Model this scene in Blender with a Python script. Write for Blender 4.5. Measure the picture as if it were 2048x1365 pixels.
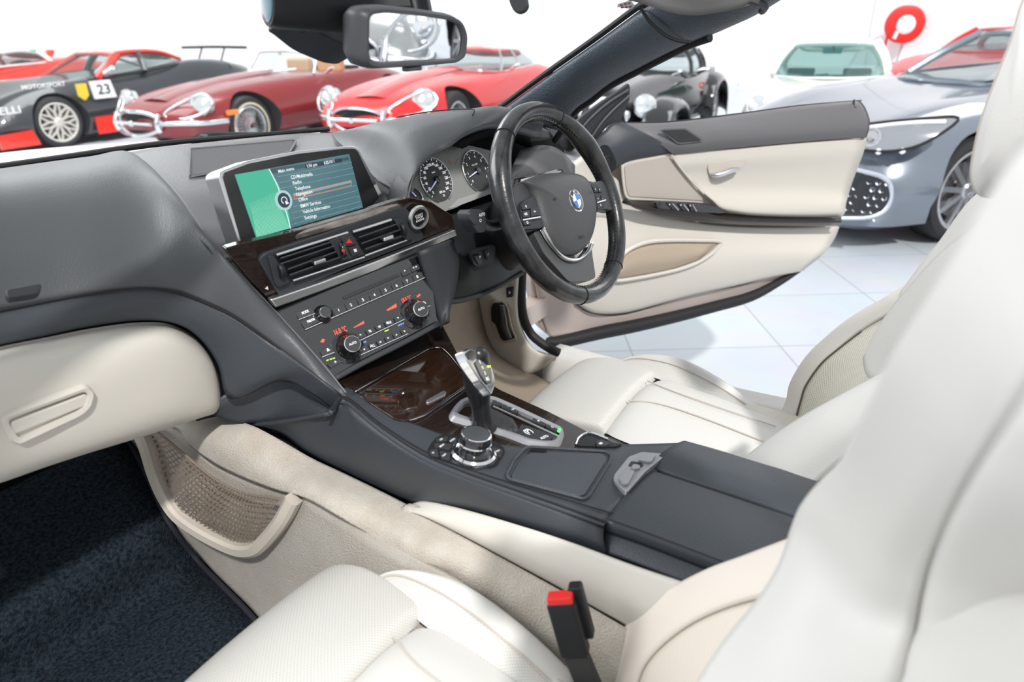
import bpy, bmesh, math, random
from mathutils import Vector, Matrix
for o in list(bpy.data.objects): bpy.data.objects.remove(o, do_unlink=True)
SC = bpy.context.scene
COL = SC.collection
random.seed(4)
# ---------------------------------------------------------------- camera
CAM = Vector((-0.72215213, -0.61807199, 1.44)); FPX = 1375.6
YAW, PIT, ROL = math.radians(55.843), math.radians(25.195), math.radians(-1.385)
_f = Vector((math.sin(YAW)*math.cos(PIT), math.cos(YAW)*math.cos(PIT), -math.sin(PIT)))
_r = Vector((math.cos(YAW), -math.sin(YAW), 0)); _u = _r.cross(_f)
CR = _r*math.cos(ROL)+_u*math.sin(ROL); CU = -_r*math.sin(ROL)+_u*math.cos(ROL); CF = _f
cd = bpy.data.cameras.new('camera'); cam = bpy.data.objects.new('camera', cd); COL.objects.link(cam)
cd.sensor_width = 36; cd.lens = FPX/2048*36; cd.clip_start = 0.02; cd.clip_end = 200
m = Matrix((CR, CU, -CF)).transposed().to_4x4(); m.translation = CAM; cam.matrix_world = m
cd.dof.use_dof = True; cd.dof.focus_distance = 1.25; cd.dof.aperture_fstop = 4.0
SC.camera = cam
# ---------------------------------------------------------------- world, lights, exposure
w = bpy.data.worlds.new('world'); SC.world = w; w.use_nodes = True
w.node_tree.nodes['Background'].inputs[0].default_value = (0.93, 0.97, 1.0, 1)
w.node_tree.nodes['Background'].inputs[1].default_value = 0.68
def light(name, kind, loc, target, energy, size=1, size_y=None, color=(1,1,1), angle=None):
    l = bpy.data.lights.new(name, kind); l.energy = energy; l.color = color
    if kind == 'AREA':
        l.size = size
        if size_y: l.shape = 'RECTANGLE'; l.size_y = size_y
    if angle is not None: l.angle = angle
    o = bpy.data.objects.new(name, l); COL.objects.link(o); o.location = loc
    o.rotation_euler = (Vector(target)-Vector(loc)).to_track_quat('-Z', 'Y').to_euler()
    return o
light('skylight_sun', 'SUN', (-3.0, -4.1, 5.5), (0, 0, 0), 2.6, angle=math.radians(2.5), color=(1, 0.98, 0.95))
light('added_showroom_fill', 'AREA', (4.0, 8.2, 5.5), (4.2, 7.4, 0), 330, 5, 4, color=(0.95, 0.98, 1))  # unseen area fill, added to light the background cars and walls
light('added_showroom_fill', 'AREA', (9.6, -1.8, 5.5), (8.6, -1.2, 0), 170, 4, 4, color=(0.95, 0.98, 1))  # second added fill, for the cars on the right
light('added_front_fill', 'AREA', (-2.5, 4.5, 4.6), (-0.2, -0.3, 1.0), 330, 4.5, 3, color=(0.97, 0.98, 1))  # unseen fill added ahead of the car to brighten seat backs and dash
SC.view_settings.view_transform = 'Standard'; SC.view_settings.look = 'None'
SC.view_settings.exposure = 0.15; SC.view_settings.gamma = 1; SC.view_settings.use_curve_mapping = False
# ---------------------------------------------------------------- pixel -> place
def ray(px, py): return CF + CR*((px-1024)/FPX) - CU*((py-682.5)/FPX)
def at(px, py, ax, v):
    d = ray(px, py); i = 'xyz'.index(ax)
    return CAM + d*((v-CAM[i])/d[i])
def X(px, py, v): return at(px, py, 'x', v)
def Y(px, py, v): return at(px, py, 'y', v)
def Zz(px, py, v): return at(px, py, 'z', v)
class Plane:
    def __init__(s, o, a, b):            # o origin, a along u, b roughly along v (all points)
        s.o = Vector(o); s.u = (Vector(a)-s.o).normalized()
        n = s.u.cross(Vector(b)-s.o).normalized()
        if n.dot(CAM-s.o) < 0: n = -n
        s.n = n; s.v = n.cross(s.u).normalized()
    def hit(s, px, py, off=0.0):
        d = ray(px, py); t = (s.o+s.n*off-CAM).dot(s.n)/d.dot(s.n)
        return CAM+d*t
    def loc(s, p): q = p-s.o; return (q.dot(s.u), q.dot(s.v))
    def pt(s, a, b, c=0.0): return s.o+s.u*a+s.v*b+s.n*c
def zc(ox, oy, sc): return lambda pts: [(ox+x/sc, oy+y/sc) for x, y in pts]
# ---------------------------------------------------------------- materials
MATS = {}
def mat(name, col, rough=0.5, metal=0.0, coat=0.0, bump=None, emit=None, estr=1.0, spec=0.5, var=None, sheen=0, transp=None, trans=0):
    if name in MATS: return MATS[name]
    m = bpy.data.materials.new(name); m.use_nodes = True; nt = m.node_tree; b = nt.nodes['Principled BSDF']
    b.inputs['Base Color'].default_value = (*col, 1); b.inputs['Roughness'].default_value = rough
    b.inputs['Metallic'].default_value = metal; b.inputs['Coat Weight'].default_value = coat
    b.inputs['Coat Roughness'].default_value = 0.04
    b.inputs['Specular IOR Level'].default_value = spec
    b.inputs['Sheen Weight'].default_value = sheen
    if trans: b.inputs['Transmission Weight'].default_value = trans
    if emit: b.inputs['Emission Color'].default_value = (*emit, 1); b.inputs['Emission Strength'].default_value = estr
    tc = nt.nodes.new('ShaderNodeTexCoord')
    if var:     # (scale, other colour, stretch)
        n = nt.nodes.new('ShaderNodeTexNoise'); n.inputs['Scale'].default_value = var[0]; n.inputs['Detail'].default_value = 6
        mp = nt.nodes.new('ShaderNodeMapping'); mp.inputs['Scale'].default_value = var[2] if len(var) > 2 else (1,1,1)
        cr = nt.nodes.new('ShaderNodeValToRGB'); cr.color_ramp.elements[0].position = 0.35; cr.color_ramp.elements[1].position = 0.65
        cr.color_ramp.elements[0].color = (*col, 1); cr.color_ramp.elements[1].color = (*var[1], 1)
        nt.links.new(tc.outputs['Object'], mp.inputs[0]); nt.links.new(mp.outputs[0], n.inputs['Vector'])
        nt.links.new(n.outputs['Fac'], cr.inputs[0]); nt.links.new(cr.outputs[0], b.inputs['Base Color'])
    if bump:    # (kind, scale, strength, distance)
        if bump[0] == 'noise':
            t = nt.nodes.new('ShaderNodeTexNoise'); t.inputs['Scale'].default_value = bump[1]; t.inputs['Detail'].default_value = 3; out = t.outputs['Fac']
        else:
            t = nt.nodes.new('ShaderNodeTexVoronoi'); t.inputs['Scale'].default_value = bump[1]; out = t.outputs['Distance']
        nt.links.new(tc.outputs['Object'], t.inputs['Vector'])
        bp = nt.nodes.new('ShaderNodeBump'); bp.inputs['Strength'].default_value = bump[2]; bp.inputs['Distance'].default_value = bump[3]
        nt.links.new(out, bp.inputs['Height']); nt.links.new(bp.outputs[0], b.inputs['Normal'])
    if transp is not None:
        tr = nt.nodes.new('ShaderNodeBsdfTransparent'); tr.inputs[0].default_value = (*transp[1], 1)
        mx = nt.nodes.new('ShaderNodeMixShader'); mx.inputs[0].default_value = transp[0]
        nt.links.new(tr.outputs[0], mx.inputs[1]); nt.links.new(b.outputs[0], mx.inputs[2])
        nt.links.new(mx.outputs[0], nt.nodes['Material Output'].inputs[0])
    MATS[name] = m; return m
def perforated(name, col, hole, scale):
    """leather with a regular grid of small punched holes, laid out on the surface's own UVs (metres)"""
    m = mat(name, col, 0.5, bump=('voronoi', 600, 0.15, 0.001)); nt = m.node_tree; b = nt.nodes['Principled BSDF']
    uv = nt.nodes.new('ShaderNodeUVMap'); mp = nt.nodes.new('ShaderNodeMapping'); mp.inputs['Scale'].default_value = (scale, scale, scale)
    mp.inputs['Rotation'].default_value = (0, 0, 0.785)
    nt.links.new(uv.outputs[0], mp.inputs[0])
    fr = nt.nodes.new('ShaderNodeVectorMath'); fr.operation = 'FRACTION'; nt.links.new(mp.outputs[0], fr.inputs[0])
    su = nt.nodes.new('ShaderNodeVectorMath'); su.operation = 'SUBTRACT'; su.inputs[1].default_value = (0.5, 0.5, 0); nt.links.new(fr.outputs[0], su.inputs[0])
    ml = nt.nodes.new('ShaderNodeVectorMath'); ml.operation = 'MULTIPLY'; ml.inputs[1].default_value = (1, 1, 0); nt.links.new(su.outputs[0], ml.inputs[0])
    le = nt.nodes.new('ShaderNodeVectorMath'); le.operation = 'LENGTH'; nt.links.new(ml.outputs[0], le.inputs[0])
    lt = nt.nodes.new('ShaderNodeMath'); lt.operation = 'LESS_THAN'; lt.inputs[1].default_value = 0.24; nt.links.new(le.outputs['Value'], lt.inputs[0])
    mx = nt.nodes.new('ShaderNodeMix'); mx.data_type = 'RGBA'; mx.inputs['A'].default_value = (*col, 1); mx.inputs['B'].default_value = (*hole, 1)
    nt.links.new(lt.outputs[0], mx.inputs['Factor']); nt.links.new(mx.outputs['Result'], b.inputs['Base Color'])
    return m
def netting(name, col, scale):
    m = mat(name, col, 0.7); nt = m.node_tree; b = nt.nodes['Principled BSDF']
    uv = nt.nodes.new('ShaderNodeUVMap'); mp = nt.nodes.new('ShaderNodeMapping'); mp.inputs['Scale'].default_value = (scale, scale*0.55, scale)
    nt.links.new(uv.outputs[0], mp.inputs[0])
    v = nt.nodes.new('ShaderNodeTexVoronoi'); v.feature = 'DISTANCE_TO_EDGE'; v.inputs['Randomness'].default_value = 0.25; v.inputs['Scale'].default_value = 1
    v.voronoi_dimensions = '2D'; nt.links.new(mp.outputs[0], v.inputs['Vector'])
    lt = nt.nodes.new('ShaderNodeMath'); lt.operation = 'LESS_THAN'; lt.inputs[1].default_value = 0.17; nt.links.new(v.outputs['Distance'], lt.inputs[0])
    tr = nt.nodes.new('ShaderNodeBsdfTransparent'); mx = nt.nodes.new('ShaderNodeMixShader')
    nt.links.new(lt.outputs[0], mx.inputs[0]); nt.links.new(tr.outputs[0], mx.inputs[1]); nt.links.new(b.outputs[0], mx.inputs[2])
    nt.links.new(mx.outputs[0], nt.nodes['Material Output'].inputs[0]); return m
LEA = mat('black_leather', (0.046, 0.053, 0.063), 0.45, bump=('voronoi', 420, 0.35, 0.0006))
LEAT = mat('lightened_dash_leather', (0.13, 0.127, 0.133), 0.42, bump=('voronoi', 420, 0.35, 0.0006))  # lighter copy of the black leather, grazing light on the dash painted in
LEAD = mat('sun_brightened_leather', (0.078, 0.082, 0.089), 0.42, bump=('voronoi', 420, 0.35, 0.0006))  # black leather made lighter, sunlight on the upper dash put into the colour
PLA = mat('black_plastic', (0.014, 0.015, 0.017), 0.45, spec=.3)
PLG = mat('dark_grey_plastic', (0.033, 0.035, 0.040), 0.5, spec=.35)
BTN = mat('button_grey', (0.036, 0.037, 0.041), 0.5, spec=.35)
GLO = mat('gloss_black', (0.012, 0.012, 0.014), 0.12, coat=1)
VEN = mat('dark_wood_veneer', (0.010, 0.006, 0.005), 0.2, coat=1, spec=.3, var=(30, (0.024, 0.014, 0.010), (1, 14, 14)))
CHR = mat('chrome', (0.85, 0.86, 0.88), 0.1, 1)
ALU = mat('satin_aluminium', (0.78, 0.78, 0.79), 0.32, 1)
SIL = mat('silver_plastic', (0.38, 0.385, 0.41), 0.38, 0.4)
CRE = mat('cream_leather', (0.68, 0.665, 0.635), 0.5, bump=('voronoi', 500, 0.2, 0.0006))
CREL = mat('cream_plastic', (0.65, 0.61, 0.55), 0.5, bump=('voronoi', 500, 0.15, 0.0005))
GRI = mat('beige_grille', (0.50, 0.45, 0.40), 0.7, bump=('voronoi', 900, 0.5, 0.0006))
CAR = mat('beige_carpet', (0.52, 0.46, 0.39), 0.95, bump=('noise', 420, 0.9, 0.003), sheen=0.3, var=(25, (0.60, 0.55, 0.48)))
MATC = mat('navy_mat_carpet', (0.008, 0.012, 0.017), 0.95, bump=('noise', 350, 1.0, 0.004), spec=.1, var=(160, (0.030, 0.042, 0.056)))
PERF = perforated('perforated_cream_leather', (0.67, 0.655, 0.62), (0.50, 0.485, 0.45), 270)
PERD = perforated('perforated_beige_leather', (0.68, 0.65, 0.56), (0.33, 0.30, 0.24), 230)
STI = mat('dark_stitching', (0.012, 0.012, 0.014), 0.8)
STC = mat('beige_stitching', (0.56, 0.50, 0.44), 0.8)
WHT = mat('white_print', (0.85, 0.85, 0.85), 0.6)
WHE = mat('white_lit_symbols', (0.8, 0.8, 0.8), 0.6, emit=(0.9, 0.93, 1), estr=0.55)
RED = mat('red_print', (0.75, 0.03, 0.02), 0.4)
REDL = mat('red_display_light', (0.5, 0.02, 0.01), 0.4, emit=(1, 0.10, 0.05), estr=1.3)
GRNL = mat('green_led', (0.2, 0.5, 0.02), 0.4, emit=(0.55, 1, 0.05), estr=1.2)
BLUL = mat('blue_led', (0.05, 0.1, 0.5), 0.4, emit=(0.12, 0.28, 1), estr=1.5)
RUB = mat('black_rubber', (0.010, 0.010, 0.012), 0.6)
PNT = mat('champagne_paint', (0.55, 0.47, 0.43), 0.45, 0.1, coat=0.15)
GLA = mat('hazed_windscreen_glass', (0.9, 0.95, 0.95), 0.03, transp=(0.06, (0.97, 0.985, 0.98)), coat=0)  # small white share paints a bright haze over the view through the glass
# ---------------------------------------------------------------- mesh helpers
def link(name, bm, m, parent=None, smooth=True, bevel=0, solid=0, angle=40):
    me = bpy.data.meshes.new(name); bm.to_mesh(me); bm.free()
    if m is not None: me.materials.append(m)
    if smooth:
        for p in me.polygons: p.use_smooth = True
        try: me.set_sharp_from_angle(angle=math.radians(angle))
        except Exception: pass
    o = bpy.data.objects.new(name, me); COL.objects.link(o)
    if solid:
        md = o.modifiers.new('solid', 'SOLIDIFY'); md.thickness = solid; md.offset = -1
    if bevel:
        md = o.modifiers.new('bevel', 'BEVEL'); md.width = bevel; md.segments = 2; md.limit_method = 'ANGLE'; md.angle_limit = math.radians(35); md.harden_normals = True
    if parent is not None:
        o.parent = parent; o.matrix_parent_inverse = parent_mat(parent).inverted()
    return o
def parent_mat(p):
    m = Matrix.LocRotScale(p.location, p.rotation_euler, p.scale)
    if p.parent is not None: m = parent_mat(p.parent) @ p.matrix_parent_inverse @ m
    return m
def tag(o, label, cat, group=None, kind=None):
    o['label'] = label; o['category'] = cat
    if group: o['group'] = group
    if kind: o['kind'] = kind
    return o
def thing(name, label, cat, loc=(0,0,0), rz=0, group=None):
    o = bpy.data.objects.new(name, None); COL.objects.link(o); o.location = loc; o.rotation_euler = (0, 0, rz)
    o.empty_display_size = 0.05
    return tag(o, label, cat, group)
def cr(p, t):        # catmull-rom through list p at parameter t in 0..n-1
    n = len(p); i = min(int(t), n-2); f = t-i
    a = p[i-1] if i > 0 else p[0]*2-p[1]; b = p[i]; c = p[i+1]; d = p[i+2] if i+2 < n else p[n-1]*2-p[n-2]
    return 0.5*((2*b)+(c-a)*f+(2*a-5*b+4*c-d)*f*f+(3*b-a-3*c+d)*f*f*f)
def crs(p, k, closed=False):
    p = [Vector(q) for q in p]
    if closed:
        pp = [p[-1]]+p+[p[0], p[1]]; out = []
        for i in range(len(p)):
            for j in range(k):
                a, b, c, d = pp[i], pp[i+1], pp[i+2], pp[i+3]; f = j/k
                out.append(0.5*((2*b)+(c-a)*f+(2*a-5*b+4*c-d)*f*f+(3*b-a-3*c+d)*f*f*f))
        return out
    n = (len(p)-1)*k
    return [cr(p, i/k) for i in range(n+1)]
def patch_bm(rows, ku=6, kv=6, cam_side=True):
    """smooth surface through a grid of points (rows of equal length)"""
    R = [crs(r, ku) for r in rows]; nc = len(R[0])
    cols = [crs([R[i][j] for i in range(len(R))], kv) for j in range(nc)]
    nr = len(cols[0]); bm = bmesh.new()
    V = [[bm.verts.new(cols[j][i]) for j in range(nc)] for i in range(nr)]
    uvl = bm.loops.layers.uv.new('UVMap')
    us = [0.0]; mid = nr//2
    for j in range(1, nc): us.append(us[-1]+(cols[j][mid]-cols[j-1][mid]).length)
    vs = [0.0]; mj = nc//2
    for i in range(1, nr): vs.append(vs[-1]+(cols[mj][i]-cols[mj][i-1]).length)
    acc = Vector()
    for i in range(nr-1):
        for j in range(nc-1):
            try: f = bm.faces.new((V[i][j], V[i][j+1], V[i+1][j+1], V[i+1][j]))
            except ValueError: continue
            for l, (a, b) in zip(f.loops, ((i, j), (i, j+1), (i+1, j+1), (i+1, j))): l[uvl].uv = (us[b], vs[a])
            f.normal_update(); acc += f.normal*f.calc_area() if cam_side is not True else f.normal*f.calc_area()*1.0
    c = sum((v.co for v in bm.verts), Vector())/len(bm.verts)
    if cam_side is True:
        if acc.dot(CAM-c) < 0: bmesh.ops.reverse_faces(bm, faces=bm.faces)
    elif cam_side is not None:
        if acc.dot(Vector(cam_side)) < 0: bmesh.ops.reverse_faces(bm, faces=bm.faces)
    return bm
def patch(name, rows, m, parent=None, ku=6, kv=6, solid=0.004, side=True):
    o = link(name, patch_bm(rows, ku, kv, side), m, parent, solid=solid, angle=60)
    return o
def ruled(top, bot, n=3, bulge=0.0, bn=(0, -1, 0.4)):
    bn = Vector(bn).normalized(); rows = []
    for i in range(n+1):
        t = i/n; k = math.sin(math.pi*t)*bulge
        rows.append([Vector(a).lerp(Vector(b), t)+bn*k for a, b in zip(top, bot)])
    return rows
def fillet(pts, r, seg=4):
    """round the corners of a closed 2D polygon (r in its own units, or list)"""
    out = []; n = len(pts)
    for i in range(n):
        p0, p1, p2 = Vector(pts[i-1]), Vector(pts[i]), Vector(pts[(i+1) % n])
        a = p0-p1; b = p2-p1; rr = r[i] if isinstance(r, (list, tuple)) else r
        d = min(rr, a.length*0.45, b.length*0.45)
        if d < 1e-6: out.append(p1); continue
        A = p1+a.normalized()*d; B = p1+b.normalized()*d
        for k in range(seg+1):
            t = k/seg; out.append(A*(1-t)**2+p1*2*t*(1-t)+B*t*t)
    return out
def add_prism(bm, pts3, ext):
    """closed outline pts3 extruded by vector ext (front face at pts3, back at pts3-ext)"""
    n = len(pts3); a = [bm.verts.new(p) for p in pts3]; b = [bm.verts.new(Vector(p)-ext) for p in pts3]
    fs = [bm.faces.new(a), bm.faces.new(b[::-1])]
    for i in range(n): fs.append(bm.faces.new((a[i], b[i], b[(i+1) % n], a[(i+1) % n])))
    fs[0].normal_update()
    if fs[0].normal.dot(ext) < 0: bmesh.ops.reverse_faces(bm, faces=fs)
    return fs
def plate_bm(pl, px, th, off=0.0, r=0, smooth=0, bm=None):
    """px outline on plane pl, front at off, thickness th behind"""
    own = bm is None
    if own: bm = bmesh.new()
    pts = [pl.loc(pl.hit(x, y, off)) for x, y in px]
    if smooth: pts = [(p.x, p.y) for p in crs([Vector((a, b, 0)) for a, b in pts], smooth, True)]
    elif r: pts = [(p.x, p.y) for p in fillet(pts, r)]
    add_prism(bm, [pl.pt(a, b, off) for a, b in pts], pl.n*th)
    return bm
def plate(name, pl, px, th, m, parent=None, off=0.0, r=0, smooth=0, bevel=0.0008):
    return link(name, plate_bm(pl, px, th, off, r, smooth), m, parent, bevel=bevel)
def add_tube(bm, pts, r, seg=10, closed=False, k=0, caps=True):
    pts = [Vector(p) for p in pts]
    if k:
        if isinstance(r, (list, tuple)):
            rr = [Vector((q, 0, 0)) for q in r]; r = [max(1e-5, v.x) for v in crs(rr, k, closed)]
        pts = crs(pts, k, closed)
    n = len(pts); rings = []; up = None
    for i in range(n):
        if closed: t = pts[(i+1) % n]-pts[i-1]
        else: t = pts[min(i+1, n-1)]-pts[max(i-1, 0)]
        if t.length < 1e-9: t = Vector((0, 0, 1))
        t.normalize()
        if up is None: up = t.orthogonal().normalized()
        up = (up-t*up.dot(t)).normalized(); s = t.cross(up)
        q = r[i] if isinstance(r, (list, tuple)) else r
        rings.append([bm.verts.new(pts[i]+up*q*math.cos(2*math.pi*j/seg)+s*q*math.sin(2*math.pi*j/seg)) for j in range(seg)])
    rng = range(n if closed else n-1)
    for i in rng:
        a, b = rings[i], rings[(i+1) % n]
        if closed and i == n-1:      # find best twist match
            best = min(range(seg), key=lambda k_: (a[0].co-b[k_].co).length); b = b[best:]+b[:best]
        for j in range(seg): bm.faces.new((a[j], a[(j+1) % seg], b[(j+1) % seg], b[j]))
    if caps and not closed: bm.faces.new(rings[0][::-1]); bm.faces.new(rings[-1])
    return bm
def tube(name, pts, r, m, parent=None, seg=10, closed=False, k=4, **kw):
    bm = bmesh.new(); add_tube(bm, pts, r, seg, closed, k); bmesh.ops.recalc_face_normals(bm, faces=bm.faces)
    return link(name, bm, m, parent, **kw)
def add_lathe(bm, o, ax, prof, seg=28, sx=1.0, u=None):
    """prof: (radius, height) pairs round axis ax from point o"""
    ax = Vector(ax).normalized(); u = (Vector(u)-ax*Vector(u).dot(ax)).normalized() if u else ax.orthogonal().normalized(); v = ax.cross(u); R = []
    for r, h in prof:
        if r < 1e-6: R.append([bm.verts.new(Vector(o)+ax*h)]*seg); continue
        R.append([bm.verts.new(Vector(o)+ax*h+u*r*sx*math.cos(2*math.pi*j/seg)+v*r*math.sin(2*math.pi*j/seg)) for j in range(seg)])
    for a, b in zip(R, R[1:]):
        for j in range(seg):
            q = [a[j], a[(j+1) % seg], b[(j+1) % seg], b[j]]; q2 = []
            for x in q:
                if x not in q2: q2.append(x)
            if len(q2) > 2:
                try: bm.faces.new(q2)
                except ValueError: pass
    return bm
def lathe(name, o, ax, prof, m, parent=None, seg=28, **kw):
    bm = bmesh.new(); add_lathe(bm, o, ax, prof, seg); bmesh.ops.recalc_face_normals(bm, faces=bm.faces)
    return link(name, bm, m, parent, **kw)
def add_box(bm, o, u, v, n, a, b, c):
    """box centred at o, half sizes a,b,c along unit vectors u,v,n"""
    vs = [bm.verts.new(o+u*a*i+v*b*j+n*c*k) for i in (-1, 1) for j in (-1, 1) for k in (-1, 1)]
    for q in ((0,1,3,2), (4,6,7,5), (0,4,5,1), (2,3,7,6), (0,2,6,4), (1,5,7,3)): bm.faces.new([vs[i] for i in q])
    return bm
_fc = {}
def glyphs(s, bold=False):
    """mesh of a line of built-in lettering, returned as (verts, faces, width, height)"""
    if s in _fc: return _fc[s]
    c = bpy.data.curves.new('t', 'FONT'); c.body = s; c.size = 1; c.resolution_u = 3; c.offset = 0.012
    o = bpy.data.objects.new('t', c); COL.objects.link(o); bpy.context.view_layer.update()
    me = bpy.data.meshes.new_from_object(o.evaluated_get(bpy.context.evaluated_depsgraph_get()))
    vs = [v.co.copy() for v in me.vertices]; fs = [tuple(p.vertices) for p in me.polygons]
    bpy.data.objects.remove(o, do_unlink=True); bpy.data.curves.remove(c); bpy.data.meshes.remove(me)
    x0 = min(v.x for v in vs); x1 = max(v.x for v in vs)
    _fc[s] = ([Vector((v.x-x0, v.y, 0)) for v in vs], fs, x1-x0, 0.7); return _fc[s]
def add_text(bm, s, pl, a, b, h=None, off=0.0012):
    """lettering whose baseline runs from 2D point a to b on plane pl (local metres)"""
    vs, fs, wd, hh = glyphs(s); a = Vector(a); b = Vector(b); d = b-a; L = d.length; d.normalize(); e = Vector((-d.y, d.x))
    if e.dot(Vector((0, 1))) < 0 and False: e = -e
    sx = L/wd; sy = (h/hh if h else sx)
    if sx > sy*1.25: a = a+d*(L-wd*sy*1.1)/2; sx = sy*1.1
    V = [bm.verts.new(pl.pt(*(a+d*v.x*sx+e*v.y*sy), off)) for v in vs]
    for f in fs:
        try: bm.faces.new([V[i] for i in f])
        except ValueError: pass
def text_px(bm, s, pl, p0, p1, h=None, off=0.0012):
    a = pl.loc(pl.hit(*p0, off)); b = pl.loc(pl.hit(*p1, off)); add_text(bm, s, pl, a, b, h, off)
def flatlink(name, bm, m, parent): return link(name, bm, m, parent, smooth=False)
# ================================================================ DASHBOARD
dash = thing('dashboard', 'black leather dashboard with dark wood trim and a cream glove box door', 'dashboard', (0, 0.35, 0.95))
PX = lambda L: [Y(*p) for p in L]
# passenger side pad
top = [(-120,362,.60),(0,344,.62),(90,330,.63),(180,316,.64),(256,304,.65),(335,372,.43),(400,462,.285),(452,520,.235),(545,617,.212),(640,722,.14),(692,786,.085)]
bot = [(-120,646,.30),(0,622,.31),(90,604,.31),(180,588,.30),(280,577,.285),(350,584,.27),(420,610,.25),(480,641,.225),(570,706,.175),(640,760,.115),(693,800,.083)]
T, B = PX(top), PX(bot); mids = []
amp = [.072,.072,.071,.068,.060,.049,.036,.024,.013,.006,.001]
for t in (0.0,0.14,0.38,0.62,0.84,1.0):
    k = math.sin(math.pi*t)**0.8 if 0 < t < 1 else 0
    mids.append([a.lerp(b, t)+Vector((0,-0.55,0.75)).normalized()*k*q for a, b, q in zip(T, B, amp)])
mids = [[Vector((-.745, r[0].y+.01, r[0].z))]+r for r in mids]
patch('passenger_pad', mids, LEAD, dash, 5, 6, solid=0.01)
# central pad round the screen
rows = [PX([(256,305,.65),(320,294,.66),(400,286,.68),(500,276,.68),(600,267,.68),(668,266,.62)]),
        PX([(295,338,.53),(350,330,.54),(420,322,.55),(510,312,.56),(600,304,.55),(690,290,.50)]),
        PX([(348,392,.40),(420,390,.40),(500,385,.40),(580,375,.38),(650,365,.36),(725,345,.36)]),
        PX([(402,465,.285),(480,470,.31),(560,465,.31),(640,440,.30),(700,420,.28),(770,385,.24)]),
        PX([(453,523,.235),(520,510,.235),(600,480,.23),(690,450,.20),(760,425,.18),(815,402,.17)])]
patch('centre_pad', rows, LEAT, dash, 5, 5)
sp = Plane(Y(380,298,.635), Y(588,281,.645), Y(380,352,.500))
plate('speaker_surround', sp, [(366,292),(592,272),(606,276),(598,306),(372,362),(364,354)], .006, LEAT, dash, off=.004, r=.01)
plate('speaker_grille', sp, [(380,298),(585,280),(592,284),(580,304),(421,346),(380,353)], .004, mat('grey_speaker_grille', (0.10,0.10,0.105), 0.7, bump=('voronoi', 800, 0.8, .001)), dash, off=.010, r=.006)
bm = bmesh.new(); add_tube(bm, [sp.hit(a, b, .010) for a, b in [(380,298),(585,280),(592,284),(580,304),(421,346),(380,353)]], .0022, 6, closed=True); link('grille_rim', bm, mat('grey_seam', (0.20,0.20,0.205), .8), dash)
# lower pad and rounded surround of the glove box
outer = [(-120,646,.30),(0,622,.31),(90,604,.31),(180,588,.30),(280,577,.285),(350,584,.27),(420,610,.25),(480,641,.225),(545,687,.19),(610,738,.135),(655,773,.10),(693,800,.083)]
inner = [(-120,716,.285),(0,690,.29),(90,672,.29),(180,653,.285),(280,641,.28),(352,648,.27),(400,678,.265),(436,730,.26),(462,800,.25),(560,762,.19),(620,786,.14),(670,824,.11)]
patch('lower_pad', [[Vector((-.745, r[0].y, r[0].z))]+r for r in ruled(PX(outer), PX(inner), 3, .008)], LEA, dash, 5, 4)
t = tube('seam', [p+(CAM-p).normalized()*.003 for p in PX(bot)], .0016, STI, dash, 6, k=6)
t = tube('seam', [p+(CAM-p).normalized()*.004 for p in PX(top[4:])], .0012, mat('grey_seam', (0.20,0.20,0.205), .8), dash, 6, k=6)
# knee pad below
patch('knee_pad', [PX([(436,800,.275),(470,778,.265),(506,762,.25),(552,755,.22),(600,770,.18),(640,800,.14),(672,826,.108)]),
                   PX([(438,815,.275),(475,805,.262),(515,798,.245),(560,795,.215),(605,800,.175),(640,815,.14),(672,826,.108)]),
                   PX([(424,830,.29),(470,846,.275),(515,850,.25),(560,846,.215),(610,838,.165),(645,832,.13),(673,827,.108)])], LEA, dash, 5, 4, solid=.01)
pk = Plane(Y(15,575,.30), Y(82,575,.30), Y(15,600,.28))
plate('sensor_cover', pk, [(12,578),(78,566),(84,570),(80,588),(20,597),(12,588)], .008, PLG, dash, off=.045, r=.008, bevel=.002)
# glove box door
G = [[(-120,722,.31),(0,694,.315),(90,676,.315),(180,658,.31),(270,646,.305),(335,648,.30),(385,672,.295),(418,710,.29),(436,750,.285)],
     [(-120,752,.255),(0,722,.262),(90,702,.262),(180,684,.26),(275,671,.257),(345,672,.255),(395,698,.26),(425,730,.268),(439,768,.278)],
     [(-120,800,.232),(0,770,.24),(90,750,.242),(180,730,.242),(275,712,.242),(350,712,.245),(400,735,.252),(430,765,.262),(441,785,.275)],
     [(-120,880,.225),(0,850,.235),(90,826,.24),(180,802,.24),(275,780,.242),(350,768,.245),(402,772,.252),(431,790,.262),(441,800,.275)],
     [(-120,960,.235),(0,930,.245),(90,905,.25),(180,880,.25),(275,850,.25),(350,826,.252),(400,815,.258),(430,812,.265),(440,812,.275)],
     [(-120,1000,.26),(0,965,.27),(90,934,.275),(180,905,.275),(275,876,.275),(350,852,.275),(400,836,.275),(424,829,.28),(434,824,.285)],
     [(-120,995,.34),(0,962,.34),(90,931,.34),(180,902,.34),(275,874,.33),(350,850,.33),(400,834,.32),(424,828,.31),(434,823,.31)]]
gd = patch('glove_box_door', [[Vector((-.735, PX(r)[0].y, PX(r)[0].z))]+PX(r) for r in G], CREL, dash, 5, 4, solid=.004)
gd['label'] = 'cream glove box door'
gh = Plane(Y(20,830,.238), Y(190,780,.24), Y(40,895,.243))
ho = [(2,838),(182,772),(198,786),(190,818),(168,838),(40,898),(26,892),(6,858)]
hi = [(20,842),(172,786),(181,792),(176,814),(162,826),(46,880),(38,876),(24,856)]
bm = bmesh.new(); n = 40
pa = fillet([gh.loc(gh.hit(x, y, .012)) for x, y in ho], .014, 5); pb = fillet([gh.loc(gh.hit(x, y, .012)) for x, y in hi], .010, 5)
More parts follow.
